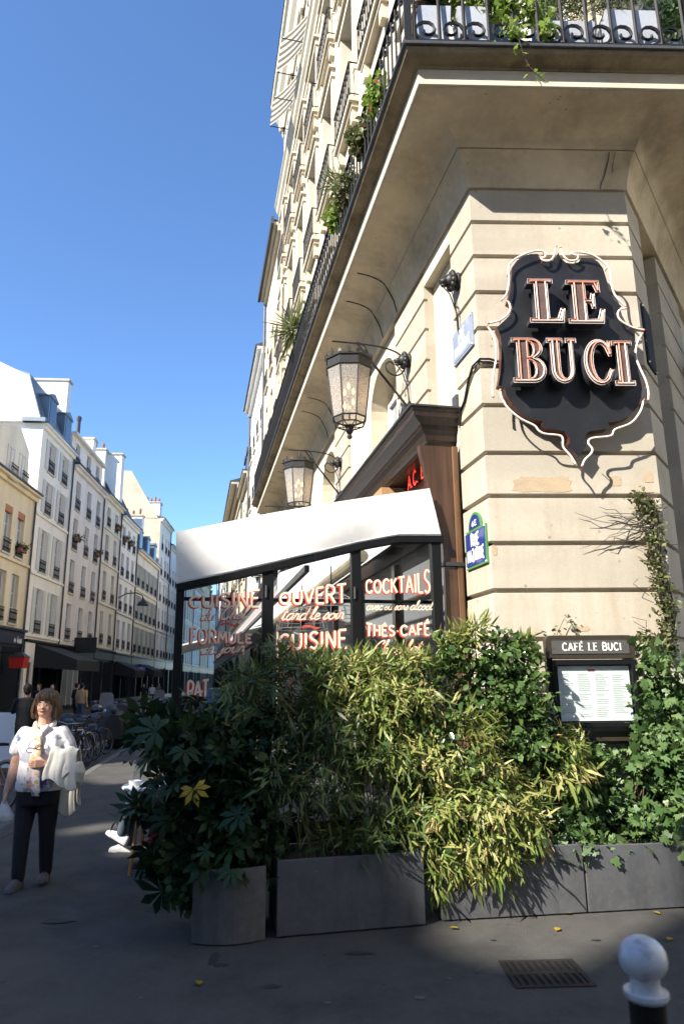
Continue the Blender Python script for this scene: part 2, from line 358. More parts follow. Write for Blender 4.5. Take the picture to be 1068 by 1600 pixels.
for k in range(4):
    c = 2.33 + 4.72 * k; e = min(c + 4.72 - .69, AEND)
    s0 = c + .69
    if e - s0 < 2: continue
    arch_bay(FA, s0 + .12, s0 + 1.75, 6.05, 6.72, 6.94)
    mb.poly([FA(s0, -.05, 0), FA(s0 + .12, -.05, 0), FA(s0 + .12, -.05, 6.94), FA(s0, -.05, 6.94)])
    mb.poly([FA(s0 + 1.75, -.05, 0), FA(e, -.05, 0), FA(e, -.05, 6.94), FA(s0 + 1.75, -.05, 6.94)])
mb.poly([FA(.66, -.13, 0), FA(1.64, -.13, 0), FA(1.64, -.13, 6.94), FA(.66, -.13, 6.94)])
mb.box(FA, .662, 1.638, -.129, -.002, 6.72, 6.938)
for k in range(4):
    c = 2.2 + 4.9 * k
    arch_bay(FR, c + 1.2, c + 3.4, 5.6, 6.5, 6.94)
    mb.poly([FR(c + .75, -.05, 0), FR(c + 1.2, -.05, 0), FR(c + 1.2, -.05, 6.94), FR(c + .75, -.05, 6.94)])
    mb.poly([FR(c + 3.4, -.05, 0), FR(c + 4.15, -.05, 0), FR(c + 4.15, -.05, 6.94), FR(c + 3.4, -.05, 6.94)])
mb.poly([FR(.62, -.17, 0), FR(1.45, -.17, 0), FR(1.45, -.17, 6.94), FR(.62, -.17, 6.94)])
mb.poly([FA(AEND, -.3, 0), FA(AEND, -10, 0), FA(AEND, -10, 24), FA(AEND, -.3, 24)])
mb.build('bay_wall', 'stone_up', house, recalc=False)
# frieze, cove, fascia, slab
FRZ = [(-.3, 6.945), (.03, 6.945), (.045, 7.02), (.075, 7.14), (.12, 7.26), (.165, 7.325), (-.3, 7.325)]
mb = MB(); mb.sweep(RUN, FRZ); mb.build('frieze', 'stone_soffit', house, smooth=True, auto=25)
cove = [(.15, 7.335), (.172, 7.338)] + [(.19 + .53 * (1 - cos(t)), 7.345 + .205 * sin(t)) for t in [radians(x) for x in (5, 18, 32, 46, 60, 75, 90)]] + [(.745, 7.5535), (.745, 7.556), (.15, 7.556)]
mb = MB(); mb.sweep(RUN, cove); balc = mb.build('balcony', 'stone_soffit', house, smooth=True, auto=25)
mb = MB(); mb.sweep(RUN, [(.1, 7.558), (.755, 7.558), (.765, 7.568), (.765, 7.745), (.1, 7.745)]); mb.build('fillet', 'stone_up', balc)
fas = [(.1, 7.746), (.775, 7.746), (.785, 7.765), (.83, 7.775), (.88, 7.79), (.915, 7.815), (.93, 7.845), (.93, 7.86), (.1, 7.86)]
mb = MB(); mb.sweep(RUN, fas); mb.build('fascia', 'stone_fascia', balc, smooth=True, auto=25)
mb = MB(); mb.sweep(RUN, [(.0, 7.862), (.962, 7.862), (.965, 7.885), (.955, 7.9), (.0, 7.9)]); mb.build('lead_edge', 'lead', balc)
# cracks and joints in the cove (curved saw joints seen above the lanterns)
for s0 in (2.75, 3.55, 7.5, 8.3, 12.2, 13.0):
    mb = MB(); pts = [FA(s0, .19 + .53 * (1 - cos(t)), 7.345 + .205 * sin(t) - .004) for t in [radians(x) for x in (10, 25, 40, 55, 68, 80)]]
    mb.tube([FA(s0, .035, 6.96), FA(s0, .08, 7.14), FA(s0, .168, 7.32)] + pts, .011, 4); mb.build('soffit_joint', 'groove', balc)
mb = MB(); pts = [FC(1.53, .165, 7.31), FC(1.535, .12, 7.24), FC(1.51, .085, 7.15), FC(1.50, .07, 7.1), FC(1.46, .05, 7.0), FC(1.45, .035, 6.95)]; mb.tube(pts, .0045, 4)
pts = [FC(1.60, .165, 7.315), FC(1.585, .1, 7.2), FC(1.59, .075, 7.12)]; mb.tube(pts, .003, 4); mb.build('crack', 'groove', house)
# ochre repair patches on the chamfer
mb = MB()
def blotch(fr, a, z, w, h, b, seed):
    r = random.Random(seed); P = []
    for i in range(22):
        t = 2 * pi * i / 22; q = 1 + r.uniform(-.12, .12); ex = lambda v: math.copysign(abs(v) ** .55, v)
        P.append(fr(a + ex(cos(t)) * w / 2 * q, b, z + ex(sin(t)) * h / 2 * q))
    mb.poly(P)
for px_, py_, w, h in ((846, 757, .62, .16), (1012, 745, .1, .12), (960, 752, .12, .1), (910, 982, .12, .05), (962, 1006, .1, .05), (772, 860, .05, .1)):
    mb = MB(); a, z = on(FC, px_, py_); blotch(FC, a, z, w, h, .0025, px_); mb.build('repair_patch', 'patch', house)
# upper walls
COLS = [0.48 + 2.28 * k for k in range(8)]
holes = []
for n0 in COLS:
    c = n0 + .78
    holes += [(c - .55, c + .55, 8.0, 10.9), (c - .55, c + .55, 13.0, 15.75), (c - .55, c + .55, 16.95, 19.1)]
mb = MB(); wall_grid(mb, FA, 0, AEND, 7.9, 19.45, holes, 0.0, .32)
wall_grid(mb, FC, 0, (V1 - V2).length, 7.9, 19.45, [(.33, 1.4, 7.95, 10.8), (.33, 1.4, 13, 15.75)], 0, .3)
wall_grid(mb, FR, 0, REND, 7.9, 19.45, [(1.2 + 2.6 * k, 2.4 + 2.6 * k, z0, z0 + 2.7) for k in range(7) for z0 in (8.0, 13.0, 16.5)], 0, .3)
mb.sweep(RUN, [(-3, 23.95), (-.05, 23.95), (-.05, 20.2), (-3, 20.2)], cap=False)
mb.build('upper_wall', 'stone_up', house, recalc=False)
mb = MB(); mb.sweep(RUN, [(-.3, 19.45), (.04, 19.45), (.06, 19.6), (.1, 19.62), (.12, 19.8), (.2, 19.9), (.24, 20.05), (.3, 20.12), (.3, 20.2), (-.3, 20.2)]); mb.build('cornice', 'stone_up', house); mb = MB(); mb.sweep(RUN, [(-.3, 23.5), (.0, 23.5), (.06, 23.75), (.14, 23.78), (.2, 24.1), (.34, 24.3), (.4, 24.7), (.5, 24.8), (.52, 25.0), (-.3, 25.0)])
mb.build('cornice', 'stone_up', house)
for k in range(14): mb = MB(); mb.box(FA, .35 + 1.28 * k, .62 + 1.28 * k, -.049, .2, 22.9, 23.499); mb.build('console_block', 'stone_up', house)
mb = MB(); mb.sweep(RUN, [(-3, 25.01), (.55, 25.01), (.5, 25.12), (-1.5, 27.5), (-3, 27.5)]); roof = mb.build('roof', 'slate', house)
# windows of the upper floors (one of each kind, then copies)
def french_window(w, h, name='window'):
    f = MB()
    for a in (-w / 2, w / 2 - .07): f.box(W0, a, a + .07, -.05, .02, 0, h)
    f.box(W0, -.05, .05, -.05, .03, .07, h - .07)
    for z in (0, h - .07): f.box(W0, -w / 2 + .07, w / 2 - .07, -.05, .02, z, z + .07)
    for z in (h * .32, h * .62):
        for a0, a1 in ((-w / 2 + .07, -.05), (.05, w / 2 - .07)): f.box(W0, a0, a1, -.04, .0, z, z + .035)
    p = MB(); p.poly([W0(-w / 2 + .02, -.03, .02), W0(w / 2 - .02, -.03, .02), W0(w / 2 - .02, -.03, h - .02), W0(-w / 2 + .02, -.03, h - .02)])
    return f, p
def surround(w, h):
    s = MB(); s.box(W0, -w / 2 - .16, -w / 2, 0.001, .07, 0, h); s.box(W0, w / 2, w / 2 + .16, 0.001, .07, 0, h); s.box(W0, -w / 2 - .2, w / 2 + .2, 0.001, .1, h, h + .2)
    s.box(W0, -w / 2 - .26, w / 2 + .26, .001, .17, h + .2, h + .27)
    return s
def rail_panel(mbx, fr, a0, a1, b, z0, h, n, scroll=True, r=.011, big=.42):
    """a run of wrought-iron railing: bars, rails and C-scrolls"""
    mbx.box(fr, a0, a1, b - .018, b + .018, z0 + .06, z0 + .085); mbx.box(fr, a0, a1, b - .022, b + .022, z0 + h - .03, z0 + h)
    d = (a1 - a0) / n
    for i in range(n + 1):
        a = a0 + d * i; mbx.tube([fr(a, b, z0), fr(a, b, z0 + h - .03)], r, 5, cap=False)
        if scroll and i < n:
            c = fr(a + d * .5, b, z0 + .21); q = d * big
            sgn = 1 if i % 2 else -1
            mbx.tube(spiral(c, fr.d * sgn, Z, q, q * .25, -pi / 2, 1.25, 14), r * .95, 4)
            c2 = fr(a + d * .5, b, z0 + h - .2); mbx.tube(spiral(c2, fr.d * -sgn, Z, q * .9, q * .25, pi / 2, 1.25, 12), r * .9, 4)
def balconet(w):
    s = MB(); s.box(W0, -w / 2, w / 2, .001, .2, -.1, 0); s.box(W0, -w / 2 + .05, w / 2 - .05, .001, .14, -.2, -.1)
    for a in (-w / 2 + .1, w / 2 - .28): s.box(W0, a, a + .18, .001, .12, -.5, -.2)
    r = MB(); rail_panel(r, W0, -w / 2 + .03, w / 2 - .03, .18, 0, .85, 10, r=.012)
    for e in (-w / 2 + .03, w / 2 - .03): r.tube([W0(e, .0, .83), W0(e, .18, .83)], .015, 5); r.tube([W0(e, .0, .08), W0(e, .18, .08)], .012, 5)
    return s, r
PR = {}
def add_window(parent, fr, c, z, w, h, depth, frame_mat='window_white', pane_mat='pane', name='window'):
    key = (w, h, frame_mat, pane_mat); M = fr.M(c, -depth, z)
    if key in PR: return part_copy(PR[key], M, parent)
    f, p = french_window(w, h); o = f.build(name, frame_mat, parent, M=M); p.build('pane', pane_mat, o, M=M); PR[key] = o; return o
def add_proto(key, parent, M, fn):
    if key in PR: return part_copy(PR[key], M, parent)
    PR[key] = fn(parent, M); return PR[key]
def mk_surround(w, h): return lambda par, M: surround(w, h).build('window_surround', 'stone_up', par, M=M)
def mk_balconet(w):
    def f(par, M):
        s, r = balconet(w); o = s.build('balconet', 'stone_up', par, M=M); r.build('railing', 'iron', o, M=M); return o
    return f
for i, n0 in enumerate(COLS):
    c = n0 + .78
    for z, h in ((8.0, 2.9), (13.0, 2.75), (16.95, 2.15)):
        add_window(house, FA, c, z, 1.1, h, .24, pane_mat='pane_pale'); add_proto(('sur', h), house, FA.M(c, 0, z), mk_surround(1.1, h))
        if z > 12: add_proto('balconet', house, FA.M(c, 0, z - .05), mk_balconet(1.6))
add_window(house, FC, .865, 7.95, 1.07, 2.85, .22); add_proto(('sur', 2.85), house, FC.M(.865, 0, 7.95), mk_surround(1.07, 2.85))
for k in range(4): add_window(house, FR, 1.8 + 2.6 * k, 8.0, 1.2, 2.7, .22)
# mezzanine windows in the arched bays
for k in range(3):
    c = 2.33 + 4.72 * k + .69 + .12 + .815
    add_window(house, FA, c - .1, 4.3, 1.2, 1.9, .29, pane_mat='pane_pale'); rr = MB(); rail_panel(rr, FA, c - .7, c + .7, -.12, 4.55, .45, 9, r=.01); rr.build('window_railing', 'iron', house)
for k in range(2):
    c = 2.2 + 4.9 * k + 2.3; add_window(house, FR, c, 0.2, 1.9, 5.0, .33)
# attic windows
for k in range(7):
    c = 1.6 + 2.5 * k; add_window(house, FA, c, 20.5, 1.1, 2.2, -.03, pane_mat='pane'); add_proto(('sur', 2.2), house, FA.M(c, -.05, 20.5), mk_surround(1.1, 2.2))
# iron railing of the long balcony
mb = MB(); rb = .88
a1 = (V1 - V2).length; tl = mL.dot(dC) * rb; trr = mR.dot(dC) * rb
rail_panel(mb, FC, tl + .06, a1 + trr - .06, rb, 7.9, 1.0, 11, r=.019, big=.56)
rail_panel(mb, FA, -.62, AEND - .1, rb, 7.9, 1.0, 118, r=.012)
rail_panel(mb, FR, .35, 9, rb, 7.9, 1.0, 50, r=.012)
for p in (V2 + mL * rb, V1 + mR * rb): mb.box(Frame(p, dC, nC), -.028, .028, -.028, .028, 7.9, 9.05)
mb.build('railing', 'iron', balc)
# pipe on the street front
mb = MB(); pts = [FA(16.9, .12, 19.4), FA(16.9, .12, 8.0)]; mb.tube(pts, .06, 8); mb.build('downpipe', mat('pipe_pink', (0.5, 0.36, 0.27), 0.6, var=.1), house)
# ------------------------------------------------------------------ wooden shop front of the cafe
mb = MB()
CORN = [(-.3, 4.20), (.0, 4.20), (.02, 4.24), (.045, 4.26), (.06, 4.33), (.10, 4.37), (.115, 4.42), (.17, 4.46), (.21, 4.49), (.215, 4.545), (.235, 4.56), (.24, 4.59), (-.3, 4.59)]
o1 = -dA * .75
path = [(FA(.76, .0, 0), o1), (FA(.76, .32, 0), o1 + nA), (FA(17.5, .32, 0), nA)]
prof = [(max(d, -.02), z) for d, z in CORN]
mb.sweep(path, prof); shop = mb.build('shopfront', 'wood_dark', house, smooth=True, auto=20)
mb = MB(); mb.box(FA, .76, 17.4, .0, .31, 4.2, 4.23); mb.build('soffit_board', 'wood_dark', shop)
mb = MB(); mb.sweep(path, [(-.02, 4.591), (.26, 4.591), (.265, 4.61), (.0, 4.64), (-.02, 4.64)]); mb.build('lead_flashing', 'lead', shop)
mb = MB(); mb.box(FA, .62, .75, -.02, .03, 4.592, 4.78); mb.build('flashing_upstand', 'lead', shop)
mb = MB()
con = [(.07, 4.199), (.44, 4.199), (.43, 4.12), (.395, 3.95), (.35, 3.68), (.29, 3.4), (.235, 3.2), (.215, 3.1), (.21, 2.9), (.07, 2.9)]
mb.prism([FA(.74, b, z) for b, z in con], dA * .09); mb.build('console', 'wood_mid', shop, bevel=.006)
mb = MB(); mb.box(FA, .715, .8, .0, .068, 0, 4.199); mb.build('edge_strip', 'wood_orange', shop, bevel=.006); mb = MB(); mb.box(FA, .725, .79, .069, .21, 0, 2.86); mb.build('pilaster', 'wood_mid', shop, bevel=.006)
mb = MB(); mb.box(FA, .70, .83, -.005, .23, 2.86, 2.9); mb.build('pilaster_capital', 'iron_grey', shop)
mb = MB(); mb.box(FA, .83, 17.4, .02, .1, 3.3, 4.199); mb.build('fascia_board', 'wood_dark', shop)
mb = MB(); mb.prism([FA(2.45, .1, 4.19), FA(2.45, .42, 4.19), FA(2.45, .33, 3.5), FA(2.45, .1, 3.5)], dA * 1.6); mb.build('panel', 'wood_pale', shop)
mb = MB(); mb.box(FA, .83, 2.44, .1, .34, 3.38, 3.44); mb.build('sign_ledge', 'lead', shop)
mb = MB(); mb.box(FA, .83, 17.4, -.04, .04, 0, 3.3); mb.build('dark_front', 'black_paint', shop)
mb = MB()
for k in range(7):
    a = 1.0 + 2.2 * k; mb.poly([FA(a, .05, .5), FA(a + 1.8, .05, .5), FA(a + 1.8, .05, 3.1), FA(a, .05, 3.1)])
mb.build('shop_window', 'pane', shop)
mb = MB()
for k in range(8): mb.box(FA, .85 + 2.2 * k, 1.0 + 2.2 * k, .041, .1, 0.05, 3.25)
mb.build('mullion', 'wood_mid', shop)
# ------------------------------------------------------------------ brush lettering
CAPS = {
 'A': (.62, [[(0, 0), (.3, 1), (.62, 0)], [(.1, .34), (.53, .34)]]), 'B': (.55, [[(.05, 0), (.05, 1), (.35, 1), (.5, .87), (.48, .64), (.33, .54), (.05, .54)], [(.33, .54), (.55, .42), (.55, .14), (.38, 0), (.05, 0)]]),
 'C': (.6, [[(.58, .82), (.45, .97), (.28, 1), (.1, .82), (.03, .5), (.1, .16), (.28, 0), (.46, .03), (.6, .17)]]), 'E': (.5, [[(.5, 1), (.05, 1), (.05, 0), (.52, 0)], [(.05, .53), (.42, .53)]]),
 'F': (.48, [[(.5, 1), (.05, 1), (.05, 0)], [(.05, .52), (.4, .52)]]), 'G': (.6, [[(.57, .84), (.42, 1), (.25, .98), (.08, .8), (.03, .5), (.1, .15), (.3, 0), (.5, .06), (.57, .2), (.57, .42), (.36, .42)]]),
 'H': (.55, [[(.05, 1), (.05, 0)], [(.52, 1), (.52, 0)], [(.05, .5), (.52, .5)]]), 'I': (.16, [[(.08, 1), (.08, 0)]]), 'K': (.55, [[(.05, 1), (.05, 0)], [(.52, 1), (.07, .45)], [(.2, .6), (.56, 0)]]),
 'L': (.48, [[(.05, 1), (.05, 0), (.48, 0)]]), 'M': (.72, [[(.03, 0), (.1, 1), (.36, .3), (.62, 1), (.7, 0)]]), 'N': (.6, [[(.05, 0), (.05, 1), (.55, 0), (.55, 1)]]),
 'O': (.66, [[(.33, 1), (.12, .86), (.03, .5), (.12, .14), (.33, 0), (.54, .14), (.63, .5), (.54, .86), (.33, 1)]]), 'P': (.52, [[(.05, 0), (.05, 1), (.36, 1), (.52, .84), (.5, .6), (.34, .46), (.05, .46)]]),
 'R': (.56, [[(.05, 0), (.05, 1), (.36, 1), (.52, .84), (.5, .62), (.34, .5), (.05, .5)], [(.26, .5), (.58, 0)]]), 'S': (.5, [[(.48, .88), (.34, 1), (.16, .98), (.05, .82), (.1, .62), (.38, .42), (.48, .24), (.4, .06), (.22, 0), (.03, .1)]]),
 'T': (.56, [[(0, 1), (.58, 1)], [(.29, 1), (.29, 0)]]), 'U': (.58, [[(.05, 1), (.05, .3), (.14, .06), (.3, 0), (.46, .06), (.54, .3), (.54, 1)]]), 'V': (.56, [[(0, 1), (.28, 0), (.57, 1)]]), 'Z': (.55, [[(.03, 1), (.52, 1), (.03, 0), (.55, 0)]]),
 '.': (.12, [[(.03, .0), (.09, .06)]]), '·': (.25, [[(.1, .42), (.15, .5)]]), '6': (.5, [[(.42, .95), (.18, .75), (.05, .35), (.12, .06), (.3, 0), (.45, .12), (.45, .38), (.28, .5), (.08, .36)]]), ' ': (.3, []), "'": (.1, [[(.05, 1), (.02, .8)]])}
CAPS['É'] = (CAPS['E'][0], CAPS['E'][1] + [[(.2, 1.1), (.38, 1.28)]])
LOW = {'a': (.46, [[(.36, .42), (.2, .46), (.06, .3), (.05, .1), (.16, 0), (.3, .1), (.38, .44), (.36, .08), (.46, .06)]]), 'b': (.4, [[(.02, .1), (.2, .9), (.1, .95), (.08, .1), (.22, 0), (.36, .2), (.3, .4), (.2, .38)]]),
 'c': (.36, [[(.33, .36), (.2, .45), (.06, .28), (.08, .06), (.22, 0), (.38, .1)]]), 'd': (.46, [[(.34, .42), (.2, .45), (.05, .25), (.08, .03), (.22, .02), (.36, .2), (.44, 1), (.36, .1), (.46, .05)]]),
 'e': (.36, [[(.03, .18), (.26, .26), (.28, .4), (.16, .45), (.06, .28), (.08, .06), (.2, 0), (.38, .12)]]), 'f': (.32, [[(.0, .1), (.24, .7), (.26, .95), (.16, .9), (.1, .0), (.05, -.35), (-.03, -.3), (.2, .05), (.34, .12)]]),
 'h': (.44, [[(.0, .1), (.22, .9), (.12, .98), (.06, 0), (.12, .28), (.24, .45), (.33, .38), (.3, .06), (.45, .06)]]), 'i': (.2, [[(.02, .1), (.1, .44), (.08, .04), (.22, .08)], [(.13, .62), (.15, .68)]]), 'j': (.2, [[(.02, .1), (.14, .44), (.08, -.3), (-.04, -.35), (-.06, -.2), (.22, .08)], [(.16, .62), (.18, .68)]]),
 'l': (.24, [[(.0, .1), (.2, .8), (.16, .98), (.07, .7), (.08, .06), (.26, .08)]]), 'n': (.44, [[(.02, .36), (.08, .44), (.06, 0), (.12, .28), (.24, .45), (.33, .36), (.3, .06), (.45, .06)]]), 'm': (.6, [[(.02, .36), (.08, .44), (.06, 0), (.2, .44), (.28, .36), (.26, 0), (.4, .44), (.48, .36), (.46, .05), (.6, .06)]]),
 'o': (.4, [[(.22, .45), (.06, .28), (.06, .08), (.2, 0), (.34, .14), (.32, .36), (.2, .45), (.28, .34), (.42, .38)]]), 'q': (.4, [[(.34, .4), (.2, .45), (.05, .25), (.1, .02), (.3, .12), (.38, .44), (.3, -.35)]]), 'r': (.34, [[(.02, .1), (.1, .48), (.14, .4), (.26, .4), (.24, .06), (.36, .06)]]),
 's': (.34, [[(.02, .08), (.22, .48), (.3, .2), (.2, 0), (.05, .04), (.36, .1)]]), 't': (.28, [[(.02, .1), (.16, .8), (.1, .06), (.28, .08)], [(.02, .56), (.26, .58)]]), 'u': (.44, [[(.02, .4), (.08, .44), (.07, .1), (.18, 0), (.32, .12), (.36, .44), (.33, .06), (.46, .07)]]),
 'v': (.4, [[(.02, .36), (.1, .44), (.14, .02), (.3, .14), (.34, .42), (.42, .38)]]), 'x': (.36, [[(.03, .44), (.32, 0)], [(.32, .44), (.02, 0)]]), ' ': (.2, []), 'C': (.6, [[(.5, .75), (.56, .95), (.4, 1), (.15, .75), (.05, .35), (.15, .03), (.36, 0), (.56, .2)]])}
LOW['è'] = (LOW['e'][0], LOW['e'][1] + [[(.1, .7), (.22, .58)]])
def smooth_line(P, n=4):
    if len(P) < 3: return P
    out = []
    for i in range(len(P) - 1):
        p0, p1, p2, p3 = P[max(i - 1, 0)], P[i], P[i + 1], P[min(i + 2, len(P) - 1)]
        for k in range(n):
            t = k / n; out.append(tuple(.5 * ((2 * p1[j]) + (-p0[j] + p2[j]) * t + (2 * p0[j] - 5 * p1[j] + 4 * p2[j] - p3[j]) * t * t + (-p0[j] + 3 * p1[j] - 3 * p2[j] + p3[j]) * t ** 3) for j in (0, 1)))
    return out + [P[-1]]
def ribbon(mb, P, w, f):
    n = len(P)
    if n < 2: return
    A, B = [], []
    for i in range(n):
        a, b = P[max(i - 1, 0)], P[min(i + 1, n - 1)]; dx, dy = b[0] - a[0], b[1] - a[1]; l = math.hypot(dx, dy) or 1e-6; nx, ny = -dy / l, dx / l
        A.append(f(P[i][0] + nx * w / 2, P[i][1] + ny * w / 2)); B.append(f(P[i][0] - nx * w / 2, P[i][1] - ny * w / 2))
    k = len(mb.v); mb.v += [tuple(p) for p in A + B]
    for i in range(n - 1): mb.f.append((k + i, k + i + 1, k + n + i + 1, k + n + i)); mb.m.append(mb.cur)
CURVY = set('BCGOPRSU6J')
def lettering(mb, text, fmap, width, h, stroke, font=CAPS, gap=.16, slant=0.0, curve=None, serif=0.0):
    """strokes of a word, scaled to a width and height; fmap(x, y) puts them on a surface"""
    tot = 0
    for ch in text: tot += font[ch][0] + gap
    tot -= gap; sx = width / tot; x = 0
    for ch in text:
        w, st = font[ch]
        for P in st:
            Q = smooth_line(P, 5) if (font is LOW or ch in CURVY) else P
            pts = [((x + q[0] + slant * q[1]) * sx, q[1] * h) for q in Q]
            if curve: pts = [(p[0], p[1] * curve(p[0] / width)) for p in pts]
            if font is not LOW and ch not in CURVY and len(pts) > 2:
                for i in range(len(pts) - 1):
                    v_ = abs(pts[i + 1][1] - pts[i][1]) > 1.2 * abs(pts[i + 1][0] - pts[i][0]); ribbon(mb, pts[i:i + 2], stroke if v_ or not serif else stroke * .45, fmap)
                    if serif and v_ and abs(pts[i + 1][1] - pts[i][1]) > .6 * h:
                        for p_ in pts[i:i + 2]: ribbon(mb, [(p_[0] - serif, p_[1]), (p_[0] + serif, p_[1])], stroke * .4, fmap)
            else: ribbon(mb, pts, stroke, fmap)
        x += w + gap
mat('paint_cream', (0.80, 0.66, 0.50), 0.6); mat('paint_red', (0.62, 0.05, 0.035), 0.55)
# ------------------------------------------------------------------ glazed end screen of the terrace
screen = thing('terrace_screen', 'black framed glass end screen of the cafe terrace with white canvas and painted words', 'glass screen', FP(1.6, 0, 0))
def sp(x, y): return on(FP, x, y, 0.0)
TOPL = [sp(x, y) for x, y in ((276, 913), (345, 899), (420, 882), (490, 866), (560, 849), (620, 838), (690, 838))]   # lower edge of the canvas
def top_at(o):
    P = sorted(TOPL)
    for (a, b), (c, d) in zip(P, P[1:]):
        if a <= o <= c: return b + (d - b) * (o - a) / (c - a)
    return P[0][1] if o < P[0][0] else P[-1][1]
POSTS = [sp(x, 950)[0] for x in (281, 418, 556, 683)]
PW = [.075, .11, .10, .10]
mb = MB()
for o, w in zip(POSTS, PW): mb.prism([FP(o - w / 2, -.05, 0.0), FP(o + w / 2, -.05, 0.0), FP(o + w / 2, -.05, top_at(o + w / 2) - .004), FP(o - w / 2, -.05, top_at(o - w / 2) - .004)], nP * .09)
P = sorted(TOPL)
for (a, b), (c, d) in zip(P, P[1:]):
    mb.prism([FP(a, -.045, b - .075), FP(c, -.045, d - .075), FP(c, -.045, d - .002), FP(a, -.045, b - .002)], nP * .105)
for i in range(3):
    a, b = POSTS[i + 1] + PW[i + 1] / 2, POSTS[i] - PW[i] / 2
    mb.box(FP, a, b, -.03, .02, .35, .42); mb.box(FP, a, b, -.03, .02, 0.02, .09)
    mb.prism([FP(a, -.03, .09), FP(b, -.03, .09), FP(b, -.03, .35), FP(a, -.03, .35)], nP * .02)
frame_ = mb.build('frame', 'black_paint', screen, bevel=.004)
mb = MB(); mb.box(FP, POSTS[3], POSTS[0], -.16, -.13, 2.47, 2.505); mb.build('cross_rail', 'black_paint', screen)
mb = MB()
for o in POSTS[1:3]:
    for z in (2.55, 1.9): mb.tube([FP(o + .02, .045, z - .06), FP(o + .02, .045, z + .06)], .012, 8)
mb.build('hinge', 'iron_grey', screen)
panes = []
for i in range(3):
    a, b = POSTS[i + 1] + PW[i + 1] / 2 - .01, POSTS[i] - PW[i] / 2 + .01; ns = 8; mb = MB(); mb.cur = 0
    top = [(a + (b - a) * k / ns, top_at(a + (b - a) * k / ns) - .07) for k in range(ns + 1)]
    mb.poly([FP(a, -.012, .42)] + [FP(b, -.012, .42)] + [FP(o, -.012, z) for o, z in reversed(top)])
    panes.append(mb.build('pane', 'glass', screen))
# canvas panel over the glass: slopes down outwards, slightly bowed
UP = [sp(x, y) for x, y in ((275, 833), (345, 819), (420, 804), (500, 790), (585, 777), (668, 765))]
def up_at(o):
    P = sorted(UP)
    for (a, b), (c, d) in zip(P, P[1:]):
        if a <= o <= c: return b + (d - b) * (o - a) / (c - a)
    return P[0][1] if o < P[0][0] else P[-1][1]
mb = MB(); N_ = 24; o_lo, o_hi = TOPL[-1][0] + .03, TOPL[0][0]; rows = 6; grid = []
for j in range(rows + 1):
    t = j / rows; row = []
    for i in range(N_ + 1):
        s = i / N_; oL = (o_lo * (1 - t) + (UP[-1][0]) * t); oR = (o_hi * (1 - t) + UP[0][0] * t); o = oL + (oR - oL) * s
        z = top_at(o) * (1 - t) + up_at(o) * t; bulge = .03 * sin(pi * t) * sin(pi * min(1, s * 1.2)) + .008 * sin(s * 15 + t * 4) * (1 - t * .5) + .006 * sin(s * 37 - t * 6) * (1 - t)
        row.append((o, bulge, z))
    grid.append(row)
for sgn, off in ((1, .058), (-1, .03)):
    k = len(mb.v)
    for row in grid:
        for o, bu, z in row: mb.v.append(tuple(FP(o, off + bu, z)))
    for j in range(rows):
        for i in range(N_): q = k + j * (N_ + 1) + i; mb.f.append((q, q + 1, q + N_ + 2, q + N_ + 1)); mb.m.append(0)
mb.build('canvas_panel', 'canvas', screen, smooth=True)
mb = MB(); mb.tube([FP(o, .062 + bu, z) for o, bu, z in [((a[0] * .82 + b[0] * .18), (a[1] * .82 + b[1] * .18), (a[2] * .82 + b[2] * .18)) for a, b in zip(grid[0], grid[1])]], .003, 5); mb.build('hem', 'canvas', screen)
mb = MB()
for k in range(7): o = o_lo + (o_hi - o_lo) * (k + .5) / 7; mb.ball(FP(o, .062, top_at(o) + .03), .004, 6)
for k in range(4): mb.ball(FP(o_hi - .03, .062, 2.68 + k * .11), .004, 6)
mb.build('stud', 'iron_grey', screen)
# painted words, on the glass
def words(pane, rows_):
    for text, x0, y0, x1, y1, hpx, st, font, kind in rows_:
        a0, z0 = sp(x0, y0); a1, z1 = sp(x1, y1); _, zt = sp(x0, y0 - hpx); h = zt - z0; wdt = a0 - a1; sk = (z1 - z0) / wdt
        def fm(off, da, dz): return lambda x, y: FP(a0 - x - da, off, z0 + y + sk * x + dz)
        sl = .35 if font is LOW else 0.0; hh = h * (1.0 if font is CAPS else 1.0)
        cv = kind if callable(kind) else None; r_, c_ = MB(), MB()
        if kind != 'light': lettering(r_, text, fm(.004, -.012, -.010), wdt, hh, st * 1.25, font, slant=sl, gap=.16 if font is CAPS else 0.0, curve=cv)
        lettering(c_, text, fm(.007, 0, 0), wdt, hh, st, font, slant=sl, gap=.16 if font is CAPS else 0.0, curve=cv)
        if kind != 'light': r_.build('red_lettering', 'paint_red', pane)
        c_.build('cream_lettering', 'paint_cream', pane)
words(panes[0], [('CUISINE', 296, 948, 405, 948, 20, .020, CAPS, lambda t: 0.75 + .6 * t), ('du', 313, 969, 334, 968, 20, .010, LOW, 0), ('Chef', 343, 968, 384, 966, 20, .012, LOW, 0),
                 ('FORMULE', 298, 1006, 393, 1004, 24, .019, CAPS, lambda t: 1.1 - .6 * t), ('du jour', 313, 1022, 380, 1018, 18, .010, LOW, 0), ('PAT', 293, 1092, 325, 1088, 26, .02, CAPS, 0)])
words(panes[1], [('OUVERT', 437, 944, 540, 942, 20, .024, CAPS, lambda t: .82 + .7 * t), ('tard le soir', 438, 969, 535, 967, 21, .013, LOW, 0),
                 ('CUISINE', 436, 1014, 541, 1012, 24, .024, CAPS, lambda t: .9 + .3 * t)])
